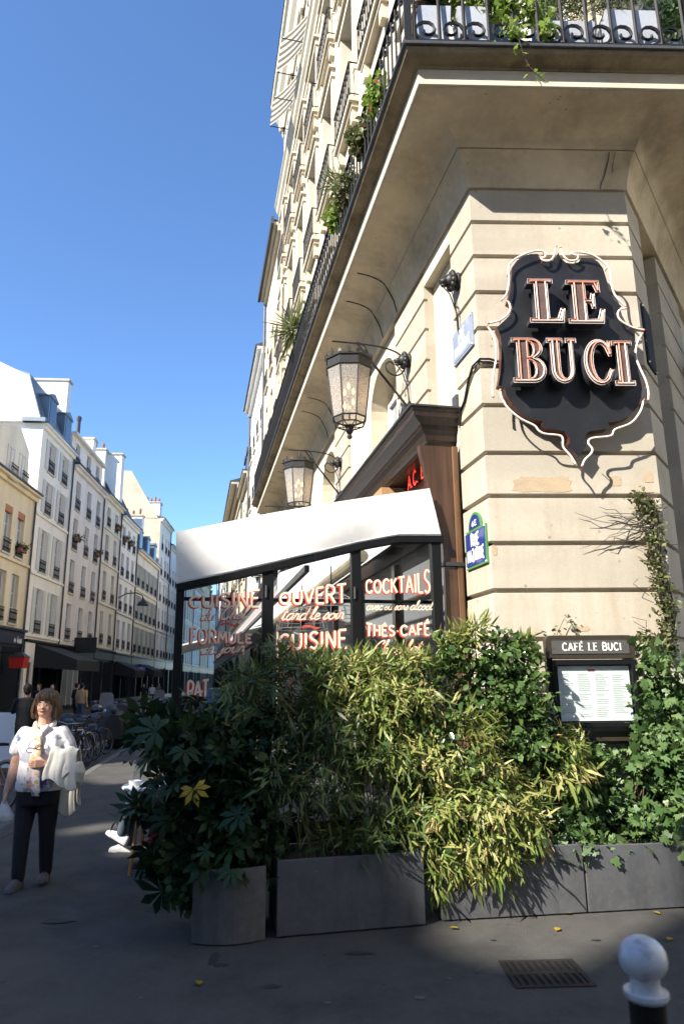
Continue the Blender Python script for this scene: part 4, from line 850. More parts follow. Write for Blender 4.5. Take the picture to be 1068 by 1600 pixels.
# ------------------------------------------------------------------ planters
PL0 = gnd(297, 1470); FL = Frame((PL0.x, PL0.y, 0), dP, nP)
def atb(x, y, b):   # point on the planter row's plane, moved b towards us
    a, z = on(FL, x, y, b); return FL(a, b, z)
def planter_box(p0, p1, h, depth, label):
    p0, p1 = Vector((p0.x, p0.y, 0)), Vector((p1.x, p1.y, 0)); d = (p1 - p0).normalized(); n = Vector((d.y, -d.x, 0)); L_ = (p1 - p0).length; fr = Frame(p0, d, n)
    t = thing('planter', label, 'planter', p0, 'slate grey zinc planters along the terrace'); mb = MB(); w = .022
    mb.box(fr, 0, L_, -w, 0, .01, h); mb.box(fr, 0, L_, -depth, -depth + w, .01, h); mb.box(fr, 0, w, -depth + w, -w, .01, h); mb.box(fr, L_ - w, L_, -depth + w, -w, .01, h)
    b = mb.build('box', 'zinc_planter', t, bevel=.005); mb = MB(); mb.box(fr, w, L_ - w, -depth + w, -w, .02, h - .05); mb.build('soil', 'soil', t); return t, fr, L_
p2 = planter_box(gnd(432, 1467), gnd(665, 1447), .485, .5, 'dark square zinc planter in the shade, second from the left end')
p3 = planter_box(gnd(691, 1441), gnd(917, 1428), .475, .55, 'sunlit zinc planter under the spilling bamboo, with leaf shadows on its front')
p4 = planter_box(gnd(920, 1428), gnd(1130, 1416), .46, .55, 'zinc planter at the right picture edge, under the ivy')
t = thing('planter', 'zinc planter with a rounded front at the left end of the row', 'planter', gnd(350, 1480), 'slate grey zinc planters along the terrace')
a = gnd(298, 1476); b = gnd(414, 1470); a.z = b.z = 0; d = (b - a).normalized(); n = Vector((d.y, -d.x, 0)); L_ = (b - a).length; fr = Frame(a, d, n); mb = MB()
arc = lambda off: [fr(off + (L_ - 2 * off) * i / 14, (.07 - off * .5) * sin(pi * i / 14) - off, 0) for i in range(15)]
P = arc(0) + [fr(L_, -.5, 0), fr(0, -.5, 0)]; Q = arc(.022) + [fr(L_ - .022, -.478, 0), fr(.022, -.478, 0)]; k = len(P)
mb.loft([[p + Z * .01 for p in P], [p + Z * .46 for p in P], [p + Z * .46 for p in Q], [p + Z * .38 for p in Q]], cap=False); mb.poly([p + Z * .4 for p in Q]); mb.build('box', 'zinc_planter', t, bevel=.004)
mb = MB(); mb.poly([p + Z * .42 for p in Q]); mb.build('soil', 'soil', t)
# ------------------------------------------------------------------ leaves
def leaf_mesh(name, m, tv, tu, tf, pos, dr, nr, size, tint, wscale=None):
    """many leaves: template verts (x along, y across, z out of the blade) set at pos, pointing along dr, facing nr"""
    tv = np.array(tv, float); n = len(pos)
    dr = dr / (np.linalg.norm(dr, axis=1, keepdims=True) + 1e-9); s = np.cross(nr, dr); s /= (np.linalg.norm(s, axis=1, keepdims=True) + 1e-9); nn = np.cross(dr, s)
    ws = np.ones(n) if wscale is None else wscale
    V = pos[:, None, :] + size[:, None, None] * (tv[None, :, 0:1] * dr[:, None, :] + (tv[None, :, 1:2] * ws[:, None, None]) * s[:, None, :] + tv[None, :, 2:3] * nn[:, None, :])
    k = len(tv); F = []
    for f in tf: F.append(np.array(f)[None, :] + (np.arange(n) * k)[:, None])
    me = bpy.data.meshes.new(name); V = V.reshape(-1, 3); nf = sum(len(x) for x in F); loops = np.concatenate([x.reshape(-1) for x in F]); tot = np.concatenate([np.full(len(x), x.shape[1]) for x in F]); st = np.concatenate([[0], np.cumsum(tot)[:-1]])
    me.vertices.add(len(V)); me.vertices.foreach_set('co', V.ravel()); me.loops.add(len(loops)); me.loops.foreach_set('vertex_index', loops.astype(np.int32)); me.polygons.add(nf); me.polygons.foreach_set('loop_start', st.astype(np.int32)); me.polygons.foreach_set('loop_total', tot.astype(np.int32)); me.update(calc_edges=True); me.validate()
    at = me.attributes.new('u', 'FLOAT', 'POINT'); at.data.foreach_set('value', np.tile(np.array(tu, float), n)); at = me.attributes.new('tint', 'FLOAT', 'POINT'); at.data.foreach_set('value', np.repeat(tint, k)); me.materials.append(MATS[m]); return me
BLADE = ([(0, 0, 0), (.3, .5, .02), (.3, -.5, .02), (.68, .38, -.02), (.68, -.38, -.02), (1, 0, -.1)], [0, .3, .3, .68, .68, 1], [(0, 2, 1), (1, 2, 4, 3), (3, 4, 5)])
OVAL = ([(0, 0, 0), (.25, .36, .05), (.25, -.36, .05), (.4, 0, -.02), (.65, .42, .04), (.65, -.42, .04), (1, 0, -.08)], [0, .25, .25, .4, .65, .65, 1], [(0, 3, 1), (0, 2, 3), (1, 3, 4), (3, 2, 5), (3, 6, 4), (3, 5, 6)])
def palm(lobes, spread, w, back=.25):
    v, u, f = [(0, 0, 0)], [0], []
    for i in range(lobes):
        a = radians(-spread / 2 + spread * i / (lobes - 1)); L_ = 1 - .35 * abs(i - (lobes - 1) / 2) / ((lobes - 1) / 2); dx, dy = cos(a), sin(a); k = len(v)
        for r, ww, zz in ((.33, w * .5, .03), (.62, w, .02)):
            v += [(r * L_ * dx - ww * dy, r * L_ * dy + ww * dx, zz), (r * L_ * dx + ww * dy, r * L_ * dy - ww * dx, zz)]; u += [r, r]
        v.append((L_ * dx, L_ * dy, -.12)); u.append(1); f += [(0, k + 1, k), (k, k + 1, k + 3, k + 2), (k + 2, k + 3, k + 4)]
    return v, u, f
FATSIA = palm(7, 230, .14)
IVY = ([(0, 0, 0), (-.12, .42, 0), (.2, .62, -.03), (.38, .34, .04), (.78, .42, -.03), (.7, .16, .03), (1.05, 0, -.08), (.7, -.16, .03), (.78, -.42, -.03), (.38, -.34, .04), (.2, -.62, -.03), (-.12, -.42, 0)], [0] * 3 + [.4, .8, .7, 1, .7, .8, .4] + [0] * 2, [(0, 3, 2, 1), (0, 5, 4, 3), (0, 7, 6, 5), (0, 9, 8, 7), (0, 11, 10, 9)])
def blob_points(blobs, n, shell=.55, front=None):
    """points in a union of ellipsoids (centre, radii), biased to the outer shell; returns points and outward directions"""
    vol = np.array([max(.02, b[1][0] * b[1][2] + b[1][1] * b[1][2]) for b in blobs]); idx = RNG.choice(len(blobs), n, p=vol / vol.sum()); d = RNG.normal(size=(n, 3)); d /= np.linalg.norm(d, axis=1, keepdims=True)
    r = 1 - shell * RNG.random(n) ** 1.6; c = np.array([list(b[0]) for b in blobs])[idx]; R_ = np.array([b[1] for b in blobs])[idx]; ax = np.array([[list(dP), list(nP), [0, 0, 1]]])[0]
    loc = d * R_ * r[:, None]; P = c + loc @ ax; out = (d / R_) @ ax; out /= np.linalg.norm(out, axis=1, keepdims=True)
    return P, out
def spray(name, parent, m, tmpl, blobs, clusters, per, size, width, up=-.3, fan=.9, jitter=.03, shell=.55, zmin=.03, keep=None, face=.5, sizevar=.35, clumps=0, spread=.09):
    C, out = blob_points(blobs, clusters, shell)
    if clumps:   # leaves gather in sprays, with dark gaps between them
        K, ko = blob_points(blobs, clumps, .35); w_ = RNG.random(clumps) ** 1.5 + .1; i_ = RNG.choice(clumps, clusters, p=w_ / w_.sum()); k_ = int(clusters * .88); C[:k_] = K[i_[:k_]] + RNG.normal(size=(k_, 3)) * spread * np.array([1, 1, .8]); out[:k_] = ko[i_[:k_]] * .8 + out[:k_] * .35
    ok = C[:, 2] > zmin
    if keep is not None: ok &= keep(C)
    C, out = C[ok], out[ok]; m_ = len(C); n = m_ * per; pos = np.repeat(C, per, 0) + RNG.normal(size=(n, 3)) * jitter; o = np.repeat(out, per, 0); base = np.repeat(RNG.normal(size=(m_, 3)) * .5, per, 0)
    dr = o * .75 + base * .6 + RNG.normal(size=(n, 3)) * fan * .6; dr[:, 2] += up; nr = np.array([0, 0, 1.0]) * (1 - face) + o * face + RNG.normal(size=(n, 3)) * .35
    sz = size * (1 + sizevar * RNG.normal(size=n)).clip(.45, 1.8); tint = np.clip(np.repeat(RNG.random(m_), per) * .7 + RNG.random(n) * .3, 0, 1)
    me = leaf_mesh(name, m, *tmpl, pos, dr, nr, sz, tint, np.full(n, width)); return link(name, me, parent)
def canes(parent, root, tips, r, m, name='stems'):
    mb = MB()
    for p in tips:
        p = Vector(p); a = Vector(root(p)); mid = (a + p) / 2 + Vector((random.uniform(-.05, .05), random.uniform(-.05, .05), .08)); mb.tube([a, (a + mid) / 2 + Vector((0, 0, .03)), mid, p], [r, r * .85, r * .7, r * .35], 5)
    return mb.build(name, m, parent)
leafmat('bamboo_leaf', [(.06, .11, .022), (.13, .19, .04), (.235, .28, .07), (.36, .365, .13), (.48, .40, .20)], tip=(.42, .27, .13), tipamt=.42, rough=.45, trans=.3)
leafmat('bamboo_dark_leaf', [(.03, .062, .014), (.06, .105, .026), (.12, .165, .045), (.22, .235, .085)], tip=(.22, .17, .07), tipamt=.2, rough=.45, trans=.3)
leafmat('fatsia_leaf', [(.008, .024, .010), (.014, .036, .013), (.022, .05, .018), (.03, .06, .015)], rough=.5, trans=.15, spec=.25)
leafmat('glossy_leaf', [(.03, .07, .02), (.055, .105, .03), (.09, .15, .04), (.15, .21, .08)], rough=.2, trans=.2, spec=.7)
leafmat('ivy_leaf', [(.035, .085, .022), (.06, .125, .034), (.11, .18, .06), (.19, .26, .11)], rough=.45, trans=.3)
leafmat('vine_leaf', [(.04, .065, .02), (.08, .10, .03), (.14, .15, .06), (.24, .23, .12)], rough=.5, trans=.35)
leafmat('yellow_leaf', [(.42, .30, .02), (.5, .34, .03)], rough=.5); leafmat('red_flower', [(.5, .03, .02), (.6, .07, .05)], rough=.6); leafmat('lime_leaf', [(.12, .2, .03), (.2, .3, .05), (.3, .36, .1)], rough=.4, trans=.45); leafmat('grass_leaf', [(.06, .10, .02), (.1, .14, .04), (.2, .2, .08)], rough=.5, trans=.3)
mat('stem', (.07, .055, .03), .8, var=.3, vscale=20); mat('twig', (.055, .042, .032), .9); mat('cane', (.16, .14, .05), .6)
def B(x, y, b, rx, rz, ry=None): return (atb(x, y, b), (rx, ry or rx * .75, rz))
# broad-leaved shrub at the left end
t = thing('fatsia_shrub', 'dark broad leaved shrub with hand shaped leaves spilling over the left end of the planters', 'shrub', atb(340, 1380, -.25))
bl = [B(318, 1185, -.3, .32, .32), B(288, 1270, -.25, .26, .38), B(360, 1280, -.15, .36, .36), B(288, 1365, -.12, .16, .2), B(330, 1340, -.1, .3, .2), B(395, 1190, -.25, .3, .34), B(262, 1165, -.35, .15, .12)]
spray('leaves', t, 'fatsia_leaf', FATSIA, bl + [B(232, 1150, -.3, .1, .06), B(224, 1260, -.2, .07, .1), B(236, 1335, -.15, .07, .08)], 900, 1, .135, 1.0, up=-.35, fan=.7, shell=.7, face=.75, clumps=110, spread=.09)
spray('small_leaves', t, 'fatsia_leaf', OVAL, bl, 900, 3, .06, .8, up=-.2, shell=.9)
link('yellow_leaf', leaf_mesh('leaf', 'yellow_leaf', *FATSIA, np.array([list(atb(303, 1232, .16))]), np.array([[.35, -.25, -1.0]]), np.array([[.15, -1.0, .25]]), np.array([.125]), np.array([.5]), np.array([1.2])), t)
P = [blob_points(bl, 26, .3)[0][i] for i in range(26)]; canes(t, lambda p: FL(.45 + random.uniform(-.2, .2), -.25, .42), P, .009, 'stem')
# bamboo: dark clump behind, bright clump in front right
t = thing('bamboo', 'shaded bamboo clump with dark narrow leaves filling the middle of the hedge', 'bamboo', atb(540, 1400, -.25), 'bamboo clumps in the planters')
bl2 = [B(430, 1100, -.35, .36, .42), B(520, 1115, -.35, .4, .44), B(470, 1230, -.22, .4, .45), B(590, 1210, -.22, .4, .5), B(560, 1310, -.16, .36, .22), B(640, 1100, -.4, .32, .44), B(375, 1120, -.35, .24, .26), B(600, 1085, -.45, .3, .24)]
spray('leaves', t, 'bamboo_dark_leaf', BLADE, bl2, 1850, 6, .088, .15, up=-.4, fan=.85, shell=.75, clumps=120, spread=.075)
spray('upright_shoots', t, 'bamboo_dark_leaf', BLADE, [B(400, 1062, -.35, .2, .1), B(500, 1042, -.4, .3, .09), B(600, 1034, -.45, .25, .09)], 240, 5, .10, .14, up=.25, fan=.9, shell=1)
P = blob_points(bl2, 60, .5)[0]; canes(t, lambda p: FL(FL.d.dot(Vector(p) - FL.o) * .8 + .28 + random.uniform(-.1, .1), -.25 + random.uniform(-.15, .1), .44), P, .006, 'cane')
t = thing('bamboo', 'sunlit yellow green bamboo arching down over the sunny planter', 'bamboo', atb(760, 1390, -.2), 'bamboo clumps in the planters')
bl3 = [B(640, 1102, -.32, .28, .34), B(700, 1180, -.18, .36, .4), B(755, 1255, -.08, .34, .32), B(680, 1280, -.1, .26, .36), B(725, 1322, .04, .2, .17), B(790, 1285, .0, .26, .2), B(610, 1150, -.25, .24, .36), B(570, 1088, -.32, .28, .22), B(860, 1190, -.2, .24, .24), B(770, 1325, .04, .16, .12)]
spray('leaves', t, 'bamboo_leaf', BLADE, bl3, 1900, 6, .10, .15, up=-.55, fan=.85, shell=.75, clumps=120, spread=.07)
spray('hanging_shoots', t, 'bamboo_leaf', BLADE, [B(684, 1372, .06, .045, .16), B(715, 1345, .07, .1, .1), B(765, 1356, .08, .1, .09), B(795, 1345, .07, .08, .07), B(835, 1300, .03, .14, .1), B(870, 1220, -.05, .1, .1)], 90, 6, .115, .16, up=-.75, fan=.9, shell=1)
spray('upright_shoots', t, 'bamboo_leaf', BLADE, [B(560, 1040, -.35, .22, .08), B(640, 1030, -.35, .25, .08), B(710, 1000, -.35, .12, .08), B(740, 985, -.3, .12, .08), B(822, 1012, -.36, .05, .05)], 260, 5, .095, .15, up=.25, fan=.9, shell=1)
P = blob_points(bl3, 70, .5)[0]; canes(t, lambda p: FL(1.95 + random.uniform(-.35, .4), -.3 + random.uniform(-.12, .1), .42), P, .006, 'cane')
spray('broad_leaves', t, 'glossy_leaf', OVAL, bl3[:7], 420, 4, .05, .75, up=.0, fan=.9, shell=.5, clumps=40, spread=.07)
# glossy evergreen behind it
t = thing('evergreen_shrub', 'glossy small leaved evergreen shrub left of the menu board', 'shrub', atb(770, 1390, -.35))
bl4 = [B(760, 1080, -.34, .30, .34), B(800, 1130, -.26, .26, .3), B(720, 1050, -.4, .22, .26), B(830, 1070, -.34, .18, .2), B(840, 1180, -.25, .24, .24), B(780, 1020, -.4, .2, .16)]
spray('leaves', t, 'glossy_leaf', OVAL, bl4, 1300, 5, .055, .75, up=.1, fan=.9, shell=.7, clumps=70, spread=.06)
P = blob_points(bl4, 40, .4)[0]; canes(t, lambda p: FL(2.2 + random.uniform(-.2, .2), -.35, .42), P, .007, 'stem')
# low shaded filler by the menu post and ivy
t = thing('ground_ivy', 'low dark ivy between the bamboo and the menu post', 'ivy', atb(900, 1340, -.25), 'ivy along the planters')
bl5 = [B(880, 1270, -.2, .26, .26), B(940, 1260, -.3, .24, .3), B(900, 1320, -.08, .3, .1), B(940, 1325, -.06, .2, .08), B(940, 1190, -.35, .14, .14)]
spray('leaves', t, 'ivy_leaf', IVY, bl5, 1300, 2, .052, .8, up=-.2, fan=.9, shell=.8, face=.75); P = blob_points(bl5, 24, .4)[0]; canes(t, lambda p: FL(3.0 + random.uniform(-.3, .3), -.3, .4), P, .005, 'stem')
t = thing('ivy', 'bright green ivy mass climbing at the right picture edge', 'ivy', atb(1040, 1330, -.25), 'ivy along the planters')
bl6 = [B(1035, 1060, -.38, .24, .28), B(1040, 1150, -.3, .28, .36), B(1040, 1240, -.2, .32, .34), B(1075, 1190, -.3, .34, .5), B(1010, 1030, -.4, .14, .16), B(1060, 1310, -.05, .26, .22), B(1120, 1120, -.3, .34, .6), B(1025, 1300, -.1, .18, .16)]
spray('leaves', t, 'ivy_leaf', IVY, bl6, 2300, 2, .066, .85, up=-.3, fan=.7, shell=.6, face=.85, clumps=95, spread=.08); P = blob_points(bl6, 40, .4)[0]; canes(t, lambda p: FL(3.6 + random.uniform(-.2, .3), -.3, .4), P, .006, 'stem')
# climber up the right corner, with bare twigs
t = thing('climbing_vine', 'thin climbing vine with bare twigs up the right edge of the stone corner', 'climber', FC(1.72, .05, 1.5))
def cw(x, y, b=.06): a, z = on(FC, x, y, b); return FC(a, b, z)
path = [(1044, 1020), (1046, 960), (1036, 900), (1026, 850), (1022, 810), (1010, 778), (1000, 768)]; mb = MB(); r_ = random.Random(5)
for k in range(5): mb.tube([cw(x + r_.uniform(-9, 9), y, .03 + r_.uniform(0, .05)) for x, y in path], [.008, .008, .007, .006, .005, .004, .003], 5)
for k in range(16):
    x, y = r_.uniform(985, 1020), r_.uniform(800, 830); pts = [(x + 25, y)]; dx = r_.uniform(-17, -9); dy = r_.uniform(-2.5, 6)
    for i in range(r_.randint(4, 8)): pts.append((pts[-1][0] + dx + r_.uniform(-5, 5), pts[-1][1] + dy + r_.uniform(-6, 6))); dy += r_.uniform(-1.6, 1.4)
    mb.tube([cw(px_, py_, .02 + .05 * r_.random()) for px_, py_ in pts], [.0035] * (len(pts) - 1) + [.0015], 4)
for k in range(14): y = r_.uniform(780, 1000); x = 1022 + r_.uniform(-15, 15); mb.tube([cw(x, y, .05), cw(x + r_.uniform(-25, 25), y - r_.uniform(5, 20), .1), cw(x + r_.uniform(-32, 32), y - r_.uniform(10, 34), .08)], .003, 4)
mb.build('stems', 'twig', t)
bl7 = [(cw(x, y, .06), (rx, .06, rz)) for x, y, rx, rz in ((1015, 800, .13, .12), (1022, 835, .10, .14), (1020, 870, .06, .12), (1030, 905, .08, .14), (1040, 945, .09, .14), (1042, 985, .10, .14), (1038, 1015, .14, .1), (998, 780, .05, .06), (1008, 1000, .08, .06))]
spray('leaves', t, 'vine_leaf', OVAL, bl7, 620, 2, .042, .7, up=-.1, fan=.9, shell=1)
t = thing('vine_sprig', 'sprig of small leaves rising behind the menu board header', 'climber', cw(880, 1000)); mb = MB(); mb.tube([cw(865, 1002), cw(872, 985), cw(880, 968), cw(893, 975), cw(898, 990)], .003, 4); mb.tube([cw(880, 968), cw(885, 962)], .002, 4); mb.build('stem', 'twig', t)
spray('leaves', t, 'vine_leaf', OVAL, [(cw(x, y), (.035, .03, .03)) for x, y in ((868, 990), (876, 976), (884, 965), (893, 975), (899, 990), (858, 1000))], 26, 1, .038, .7, shell=1)
# ------------------------------------------------------------------ balcony plants
def trough(fr, a0, a1, b, h, label, grp='zinc troughs on the balcony'):
    t = thing('balcony_trough', label, 'plant pot', fr((a0 + a1) / 2, b, 7.9), grp); mb = MB(); e = .03; k = .015
    P = lambda i, z: [fr(a0 + i, b - .13 + i, z), fr(a1 - i, b - .13 + i, z), fr(a1 - i, b + .13 - i, z), fr(a0 + i, b + .13 - i, z)]
    mb.loft([P(e, 7.905), P(0, 7.905 + h), P(k, 7.905 + h), P(k + e * .3, 7.905 + h - .05)], cap=False); mb.poly(P(e, 7.905)); mb.build('trough', 'zinc_pot', t); mb = MB(); mb.poly(P(k + .01, 7.905 + h - .04)); mb.build('soil', 'soil', t)
def cb(x, y, b=.7): a, z = on(FC, x, y, b); return a, z
for x0, x1, lab in ((652, 702, 'zinc trough at the left corner of the balcony railing'), (712, 760, 'zinc trough hidden in ivy in the left half of the balcony'), (858, 922, 'low zinc trough behind the middle scrolls of the balcony'), (940, 1022, 'zinc trough at the right corner of the balcony railing')):
    trough(FC, cb(x0, 60)[0], cb(x1, 60)[0], .7, .58 if x0 != 858 else .42, lab)
def cp(x, y, b): a, z = on(FC, x, y, b); return FC(a, b, z)
t = thing('balcony_ivy', 'light green ivy trailing through the balcony railing and hanging below it', 'ivy', cp(780, 50, .7)); bl8 = [(cp(x, y, b), (rx, .1, rz)) for x, y, b, rx, rz in ((740, 20, .7, .2, .14), (790, 20, .8, .2, .16), (800, 50, .95, .1, .09), (830, 15, .8, .18, .14), (770, 5, .75, .3, .2), (850, 50, .9, .1, .06), (720, 0, .7, .2, .2))]
spray('leaves', t, 'lime_leaf', IVY, bl8, 520, 2, .055, .8, up=-.3, shell=.9, face=.8)
mb = MB(); hang = [cp(x, y, b) for x, y, b in ((808, 55, .97), (813, 72, 1.0), (818, 88, .98), (826, 104, .97), (838, 116, .96), (852, 128, .95))]; mb.tube(hang, .004, 4); mb.build('stem', 'twig', t)
spray('hanging_leaves', t, 'lime_leaf', IVY, [(p, (.03, .03, .03)) for p in hang] + [(cp(840, 108, .97), (.05, .03, .04))], 15, 1, .042, .8, up=-.4, shell=1, face=.9)
t = thing('balcony_grass', 'tufts of green grass standing in the right balcony troughs', 'plant', cp(940, 20, .6)); bl9 = [(cp(x, y, .6), (rx, .1, .22)) for x, y, rx in ((900, 10, .2), (950, 0, .25), (1000, 0, .2), (860, 5, .15))]
spray('blades', t, 'grass_leaf', BLADE, bl9, 260, 5, .24, .045, up=.9, fan=.7, shell=1)
t = thing('balcony_shrub', 'dark green bush on the right end of the balcony', 'shrub', cp(1060, 20, .5)); spray('leaves', t, 'ivy_leaf', OVAL, [(cp(1060, 0, .4), (.35, .2, .4)), (cp(1100, 10, .4), (.4, .3, .4)), (cp(1050, 45, .5), (.12, .1, .14))], 700, 3, .06, .7, shell=.7)
t = thing('balcony_plant', 'purple leaved potted plant at the left corner of the balcony', 'plant', cp(670, 10, .6)); leafmat('purple_leaf', [(.02, .012, .012), (.05, .02, .02), (.09, .1, .03)]); spray('leaves', t, 'purple_leaf', BLADE, [(cp(680, 8, .6), (.16, .12, .14))], 120, 4, .14, .16, up=.2, shell=1)
def ap(x, y, b): a, z = on(FA, x, y, b); return FA(a, b, z)
for lab, x, y, rx, rz, m, n in (('bright green plant in the railing of the long balcony', 588, 150, .22, .16, 'lime_leaf', 110), ('variegated bush spilling over the long balcony railing', 566, 215, .3, .15, 'vine_leaf', 220), ('variegated bush farther along the long balcony', 540, 300, .45, .14, 'vine_leaf', 200), ('pale trailing plant on the long balcony, before the railing clears', 526, 340, .4, .12, 'lime_leaf', 150)):
    t = thing('balcony_plant', lab, 'plant', ap(x, y, .85), 'plants along the balcony railing'); spray('leaves', t, m, OVAL, [(ap(x, y, .88), (.13, rx, rz))], n, 3, .075, .7, shell=1)
    spray('flowers', t, 'red_flower', OVAL, [(ap(x + dx, y + dy, .95), (.05, .05, .05)) for dx, dy in ((3, -22), (-8, 14))], 3, 1, .045, .9, shell=1)
for lab, x, y, s in (('spiky fan palm leaning out of the long balcony railing', 458, 515, .5), ('small spiky palm higher up behind the long balcony railing', 532, 290, .28)):
    t = thing('potted_palm', lab, 'palm', ap(x, y, .85), 'palms on the balcony'); c = ap(x, y, .9)
    mb = MB(); mb.tube([c - Z * .55, c], .02, 6); mb.build('trunk', 'stem', t); spray('fronds', t, 'grass_leaf', BLADE, [(c, (.1, .1, .1))], 60, 4, s, .05, up=.1, fan=1.3, shell=1)
# ------------------------------------------------------------------ fallen leaves, drain grate, bollard
for k, (x, y) in enumerate(((879, 1427), (868, 1454), (1030, 1428), (716, 1450), (1048, 1465), (310, 1532))):
    p = gnd(x, y, .012); tag(link('fallen_leaf', leaf_mesh('leaf', 'yellow_leaf', *OVAL, np.array([list(p)]), np.array([[cos(k), sin(k), .1]]), np.array([[.1, .1, 1.0]]), np.array([.065]), np.array([.5]), np.array([.8]))), ['yellow leaf lying against the foot of the sunny planter', 'pale yellow leaf on the sunny pavement before the middle planter', 'yellow leaf by the planter at the right picture edge', 'pale leaf on the pavement below the gap between the planters', 'small leaf in the shade behind the white ball bollard', 'scrap of pale leaf on the dark pavement at lower left'][k], 'leaf', 'fallen leaves')
gr = thing('drain_grate', 'dark iron drain grate set in the pavement in front of the planters', 'drain', gnd(845, 1525)); A_ = gnd(778, 1503); B_ = gnd(893, 1500); C_ = gnd(790, 1546); ax_ = (B_ - A_); L_ = ax_.length; ax_.normalize(); wn_ = (C_ - A_); W_ = abs(wn_.dot(Vector((ax_.y, -ax_.x, 0)))); fg = Frame((A_.x, A_.y, 0), ax_, Vector((ax_.y, -ax_.x, 0)))
mat('rust_iron', (.035, .03, .028), .7, metal=.3, var=.4, vscale=12, bump=.3)
mb = MB(); mb.box(fg, 0, L_, 0, .03, -.02, .008); mb.box(fg, 0, L_, W_ - .03, W_, -.02, .008); mb.box(fg, 0, .03, .03, W_ - .03, -.02, .008); mb.box(fg, L_ - .03, L_, .03, W_ - .03, -.02, .008); mb.box(fg, .03, L_ - .03, W_ * .5 - .018, W_ * .5 + .018, -.02, .008)
for k in range(9): a = .03 + (L_ - .06) * (k + .5) / 9; mb.box(fg, a - .010, a + .010, .03, W_ * .5 - .018, -.02, .0075); mb.box(fg, a - .010, a + .010, W_ * .5 + .018, W_ - .03, -.02, .0075)
mb.build('bars', 'rust_iron', gr); mb = MB(); mb.box(fg, .03, L_ - .03, .03, W_ - .03, -.05, .0015); mat('painted_dark', (.004, .004, .004), .9); mb.build('dark_sheet', 'painted_dark', gr)  # black sheet level with the pavement, painted in for the dark between the bars
bc = CAMP + ray(1003, 1497) * 1.62; bo = thing('bollard', 'black bollard with a white painted ball on top, close to us at lower right', 'bollard', (bc.x, bc.y, 0)); mb = MB(); mat('bollard_white', (.42, .46, .52), .4, coat=.3, var=.2, vscale=14, stain=(.05, .055, .07), stain_amt=.9, stain_scale=16, pits=.16)
mb.lathe((bc.x, bc.y, 0), [(.035, bc.z - .066), (.032, bc.z - .05)] + [(.0545 * cos(t), bc.z + .047 * sin(t)) for t in [radians(x) for x in (-52, -35, -18, 0, 18, 35, 52, 68, 80, 88)]], 28); mb.lathe((bc.x, bc.y, 0), [(.044, bc.z - .082), (.049, bc.z - .075), (.049, bc.z - .066), (.034, bc.z - .0655)], 28); mb.build('ball', 'bollard_white', bo, smooth=True, auto=35)
mb = MB(); mb.lathe((bc.x, bc.y, 0), [(.06, 0), (.06, .03), (.042, .06), (.040, bc.z - .083)], 28); mb.build('post', 'black_paint', bo, smooth=True, auto=35)

ga = gnd(-30, 1300); gb = gnd(22, 1300); gr = thing('drain_cover', 'square iron grid cover set in the pavement beside the walking woman', 'drain', gnd(0, 1315)); fg = Frame((ga.x, ga.y, 0), Vector((1, 0, 0)), Vector((0, -1, 0))); L_ = gb.x - ga.x; mb = MB()
for k in range(13): a = L_ * k / 12; mb.box(fg, a - .008, a + .008, 0, .62, -.01, .006)
for k in range(9): b = .62 * k / 8; mb.box(fg, .008, L_ - .008, b - .008, b + .008, -.01, .0045)
mb.build('bars', 'kerb', gr); mb = MB(); mb.box(fg, 0, L_, 0, .62, -.05, .0012); mb.build('dark_sheet', 'painted_dark', gr)  # same black sheet, standing in for shade under the grid

# stains, drips and hairline cracks on the pavement
mat('pavement_dark', (.030, .029, .028), .8, var=.3, vscale=12); mat('pavement_pale', (.10, .098, .092), .9, var=.25, vscale=14)
r_ = random.Random(11)
def stain(x, y, w, h, m, seed, z):
    p = gnd(x, y); q = random.Random(seed); mb = MB(); n_ = 26; R_ = [1 + q.uniform(-.28, .28) for _ in range(n_)]; mb.poly([(p.x + w * cos(2 * pi * i / n_) * (R_[i] + R_[i - 1]) / 2, p.y + h * sin(2 * pi * i / n_) * (R_[i] + R_[i - 1]) / 2, z) for i in range(n_)]); struct(mb.build('pavement_stain', m))
for k, (x, y, w, h, m) in enumerate(((335, 1497, .03, .10, 'pavement_dark'), (345, 1508, .05, .03, 'pavement_dark'), (425, 1542, .05, .03, 'pavement_dark'), (250, 1420, .14, .07, 'pavement_dark'), (560, 1490, .1, .03, 'pavement_dark'), (655, 1560, .03, .02, 'pavement_pale'), (512, 1568, .02, .012, 'pavement_pale'), (150, 1480, .02, .014, 'pavement_pale'), (220, 1560, .016, .011, 'pavement_pale'), (700, 1530, .02, .012, 'pavement_pale'), (930, 1470, .03, .015, 'pavement_dark'), (770, 1470, .02, .012, 'pavement_dark'), (90, 1440, .12, .06, 'pavement_dark'))): stain(x, y, w, h, m, k, .002 + .0004 * k)
